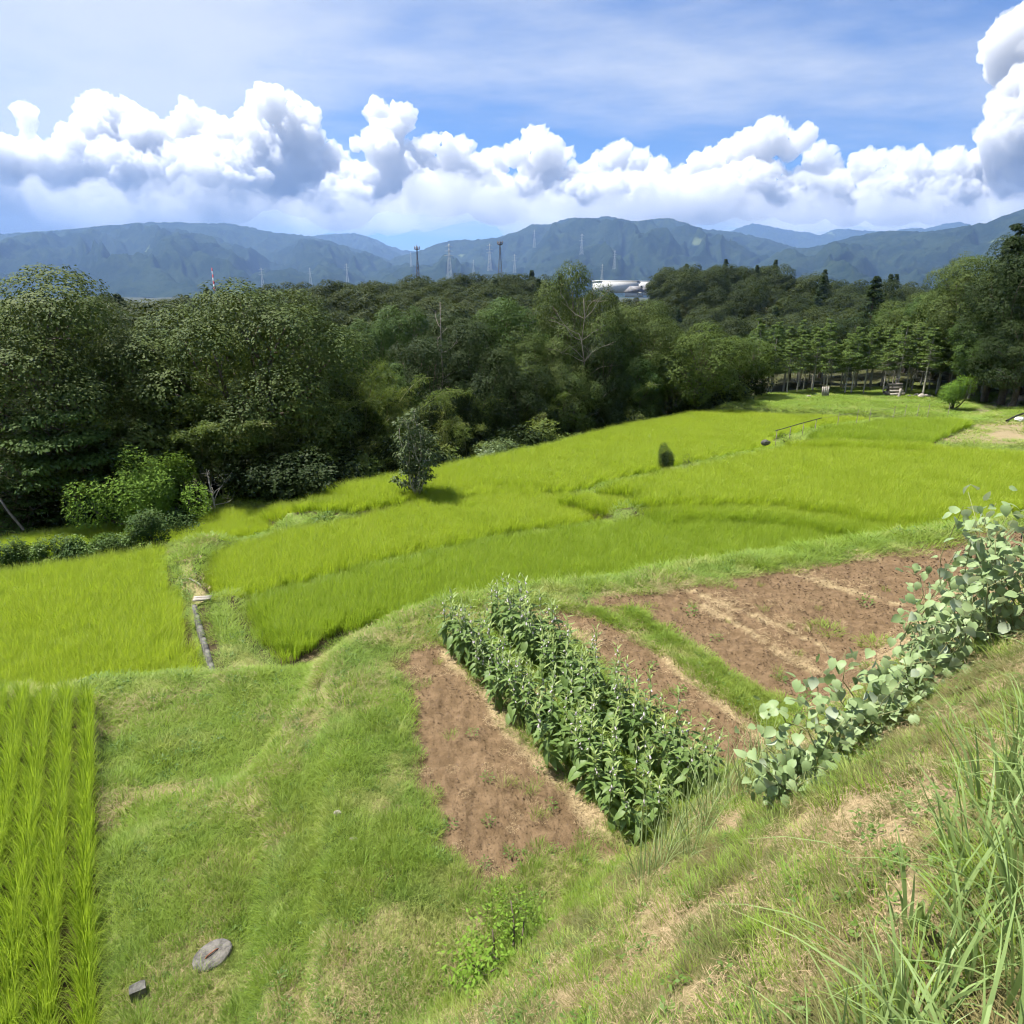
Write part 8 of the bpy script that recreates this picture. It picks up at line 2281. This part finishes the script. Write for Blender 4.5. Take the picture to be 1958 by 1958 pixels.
# ------------------------------------------------------------------ pylons, masts, factory and houses far behind
M_STEEL = solid_mat('galvanised_steel', (0.30, 0.32, 0.34), (0.40, 0.42, 0.44), 1, 0.6, metal=0.0)
M_STEEL_DARK = solid_mat('dark_steel', (0.10, 0.09, 0.09), (0.16, 0.13, 0.12), 1, 0.7)
M_RED = solid_mat('red_paint', (0.50, 0.05, 0.04), (0.58, 0.07, 0.05), 1, 0.6)
M_WHITE = solid_mat('white_paint', (0.50, 0.51, 0.52), (0.58, 0.58, 0.58), 0.2, 0.6)
M_ROOF = solid_mat('grey_roof', (0.12, 0.12, 0.13), (0.20, 0.20, 0.21), 0.6, 0.7)
M_GLASS = solid_mat('window_dark', (0.03, 0.04, 0.05), (0.06, 0.07, 0.08), 1, 0.2)


def pylon_mesh(name, H, b, th, mat, arms=3):
    g = Geo()

    def w(z): return b * (1 - 0.82 * min(1, z / (H * 0.8)))
    zs = np.linspace(0, H, 9)
    for sx in (-1, 1):
        for sy in (-1, 1):
            g.tube([(sx * w(z) / 2, sy * w(z) / 2, z) for z in zs], [th] * 9, 4)
    for i in range(8):
        for s in (-1, 1):
            a, c = w(zs[i]) / 2, w(zs[i + 1]) / 2
            for p, q in (((-a, s * a), (c, s * c)), ((a, s * a), (-c, s * c))):
                g.tube([(p[0], p[1], zs[i]), (q[0], q[1], zs[i + 1])], [th * 0.6] * 2, 3)
                g.tube([(p[1], p[0], zs[i]), (q[1], q[0], zs[i + 1])], [th * 0.6] * 2, 3)
    for k in range(arms):
        z = H * (0.66 + 0.13 * k); L_ = b * (1.0 - 0.12 * k)
        g.tube([(-L_, 0, z), (0, 0, z + H * 0.03), (L_, 0, z)], [th] * 3, 4); g.tube([(-L_, 0, z), (L_, 0, z)], [th * 0.8] * 2, 4)
    return g.mesh(name, mat)


PY = pylon_mesh('pylon_lattice', 60, 9, 0.19, M_STEEL)
for (x_, y_, zt_, zb_, lab_) in PYLONS:
    tag(link('pylon', PY, None, (x_, y_, zb_), (0, 0, 0.4), (zt_ - zb_) / 60), lab_, 'pylon', 'pylons in front of the mountains')


def mast(loc, H, b, label, mat):
    e = link('radio_mast', None, None, loc)
    link('lattice', pylon_mesh('mast_lattice', H, b, 0.14, mat, 0), e)
    g = Geo()
    for z in (0.93, 0.97):
        g.box((0, 0, H * z), (b * 0.9, b * 0.9, 0.5))
    for a in range(4):
        g.tube([(1.4 * math.cos(a * 1.57), 1.4 * math.sin(a * 1.57), H * 0.93), (1.4 * math.cos(a * 1.57), 1.4 * math.sin(a * 1.57), H * 1.02)], [0.25] * 2, 5)
    link('antenna', g.mesh('mast_antenna', mat), e)
    g = Geo(); g.tube([(0, 0, H), (0, 0, H * 1.07)], [0.15, 0.1], 5); link('lightning_rod', g.mesh('mast_rod', mat), e)
    tag(e, label, 'mast')


for (x_, y_, z_, h_, b_, l_) in MASTS:
    mast((x_, y_, z_), h_, b_, l_, M_STEEL_DARK)


def chimney_mast(x, y, z0, z1):
    e = link('striped_mast', None, None, (x, y, z0)); H = z1 - z0
    n = 7
    for k in range(n):
        g = Geo(); a, b = H * k / n, H * (k + 1) / n; g.tube([(0, 0, a), (0, 0, b)], [H * 0.030 * (1.3 - 0.5 * k / n), H * 0.030 * (1.3 - 0.5 * (k + 1) / n)], 10)
        link('red_band' if k % 2 == 0 else 'white_band', g.mesh('mast_band', M_RED if k % 2 == 0 else M_WHITE), e)
    tag(e, 'red and white banded mast rising behind the great round crown', 'mast')


chimney_mast(*CHIMNEY)


def building(name, loc, rz, size, roof, label, cat, cols, rows, flat=True, wall=None):
    w, d, h = size
    e = link(name, None, None, loc, (0, 0, rz))
    g = Geo(); g.box((0, 0, h / 2), (w, d, h)); link('wall', g.mesh('wall', wall or M_WHITE), e)
    g = Geo()
    if flat:
        g.box((0, 0, h + 0.25), (w + 0.6, d + 0.6, 0.5))
    else:
        o = 0.6; rh = roof
        V = np.array([(-w / 2 - o, -d / 2 - o, h), (w / 2 + o, -d / 2 - o, h), (w / 2 + o, d / 2 + o, h), (-w / 2 - o, d / 2 + o, h), (-w / 2 - o, 0, h + rh), (w / 2 + o, 0, h + rh)])
        g.add(V, [np.array([(0, 4, 3), (1, 2, 5)]), np.array([(0, 1, 5, 4), (2, 3, 4, 5), (0, 3, 2, 1)])])
    link('roof', g.mesh('roof', M_WHITE if flat else M_ROOF), e)
    for i in range(cols):
        for j in range(rows):
            g = Geo(); g.box(((i + 0.5) / cols * w - w / 2, -d / 2 - 0.03, h * (j + 0.55) / rows), (w / cols * 0.3, 0.06, h / rows * 0.16))
            link('window', g.mesh('window', M_GLASS), e)
    tag(e, label, cat)


for b_ in BUILDINGS:
    building(*b_)
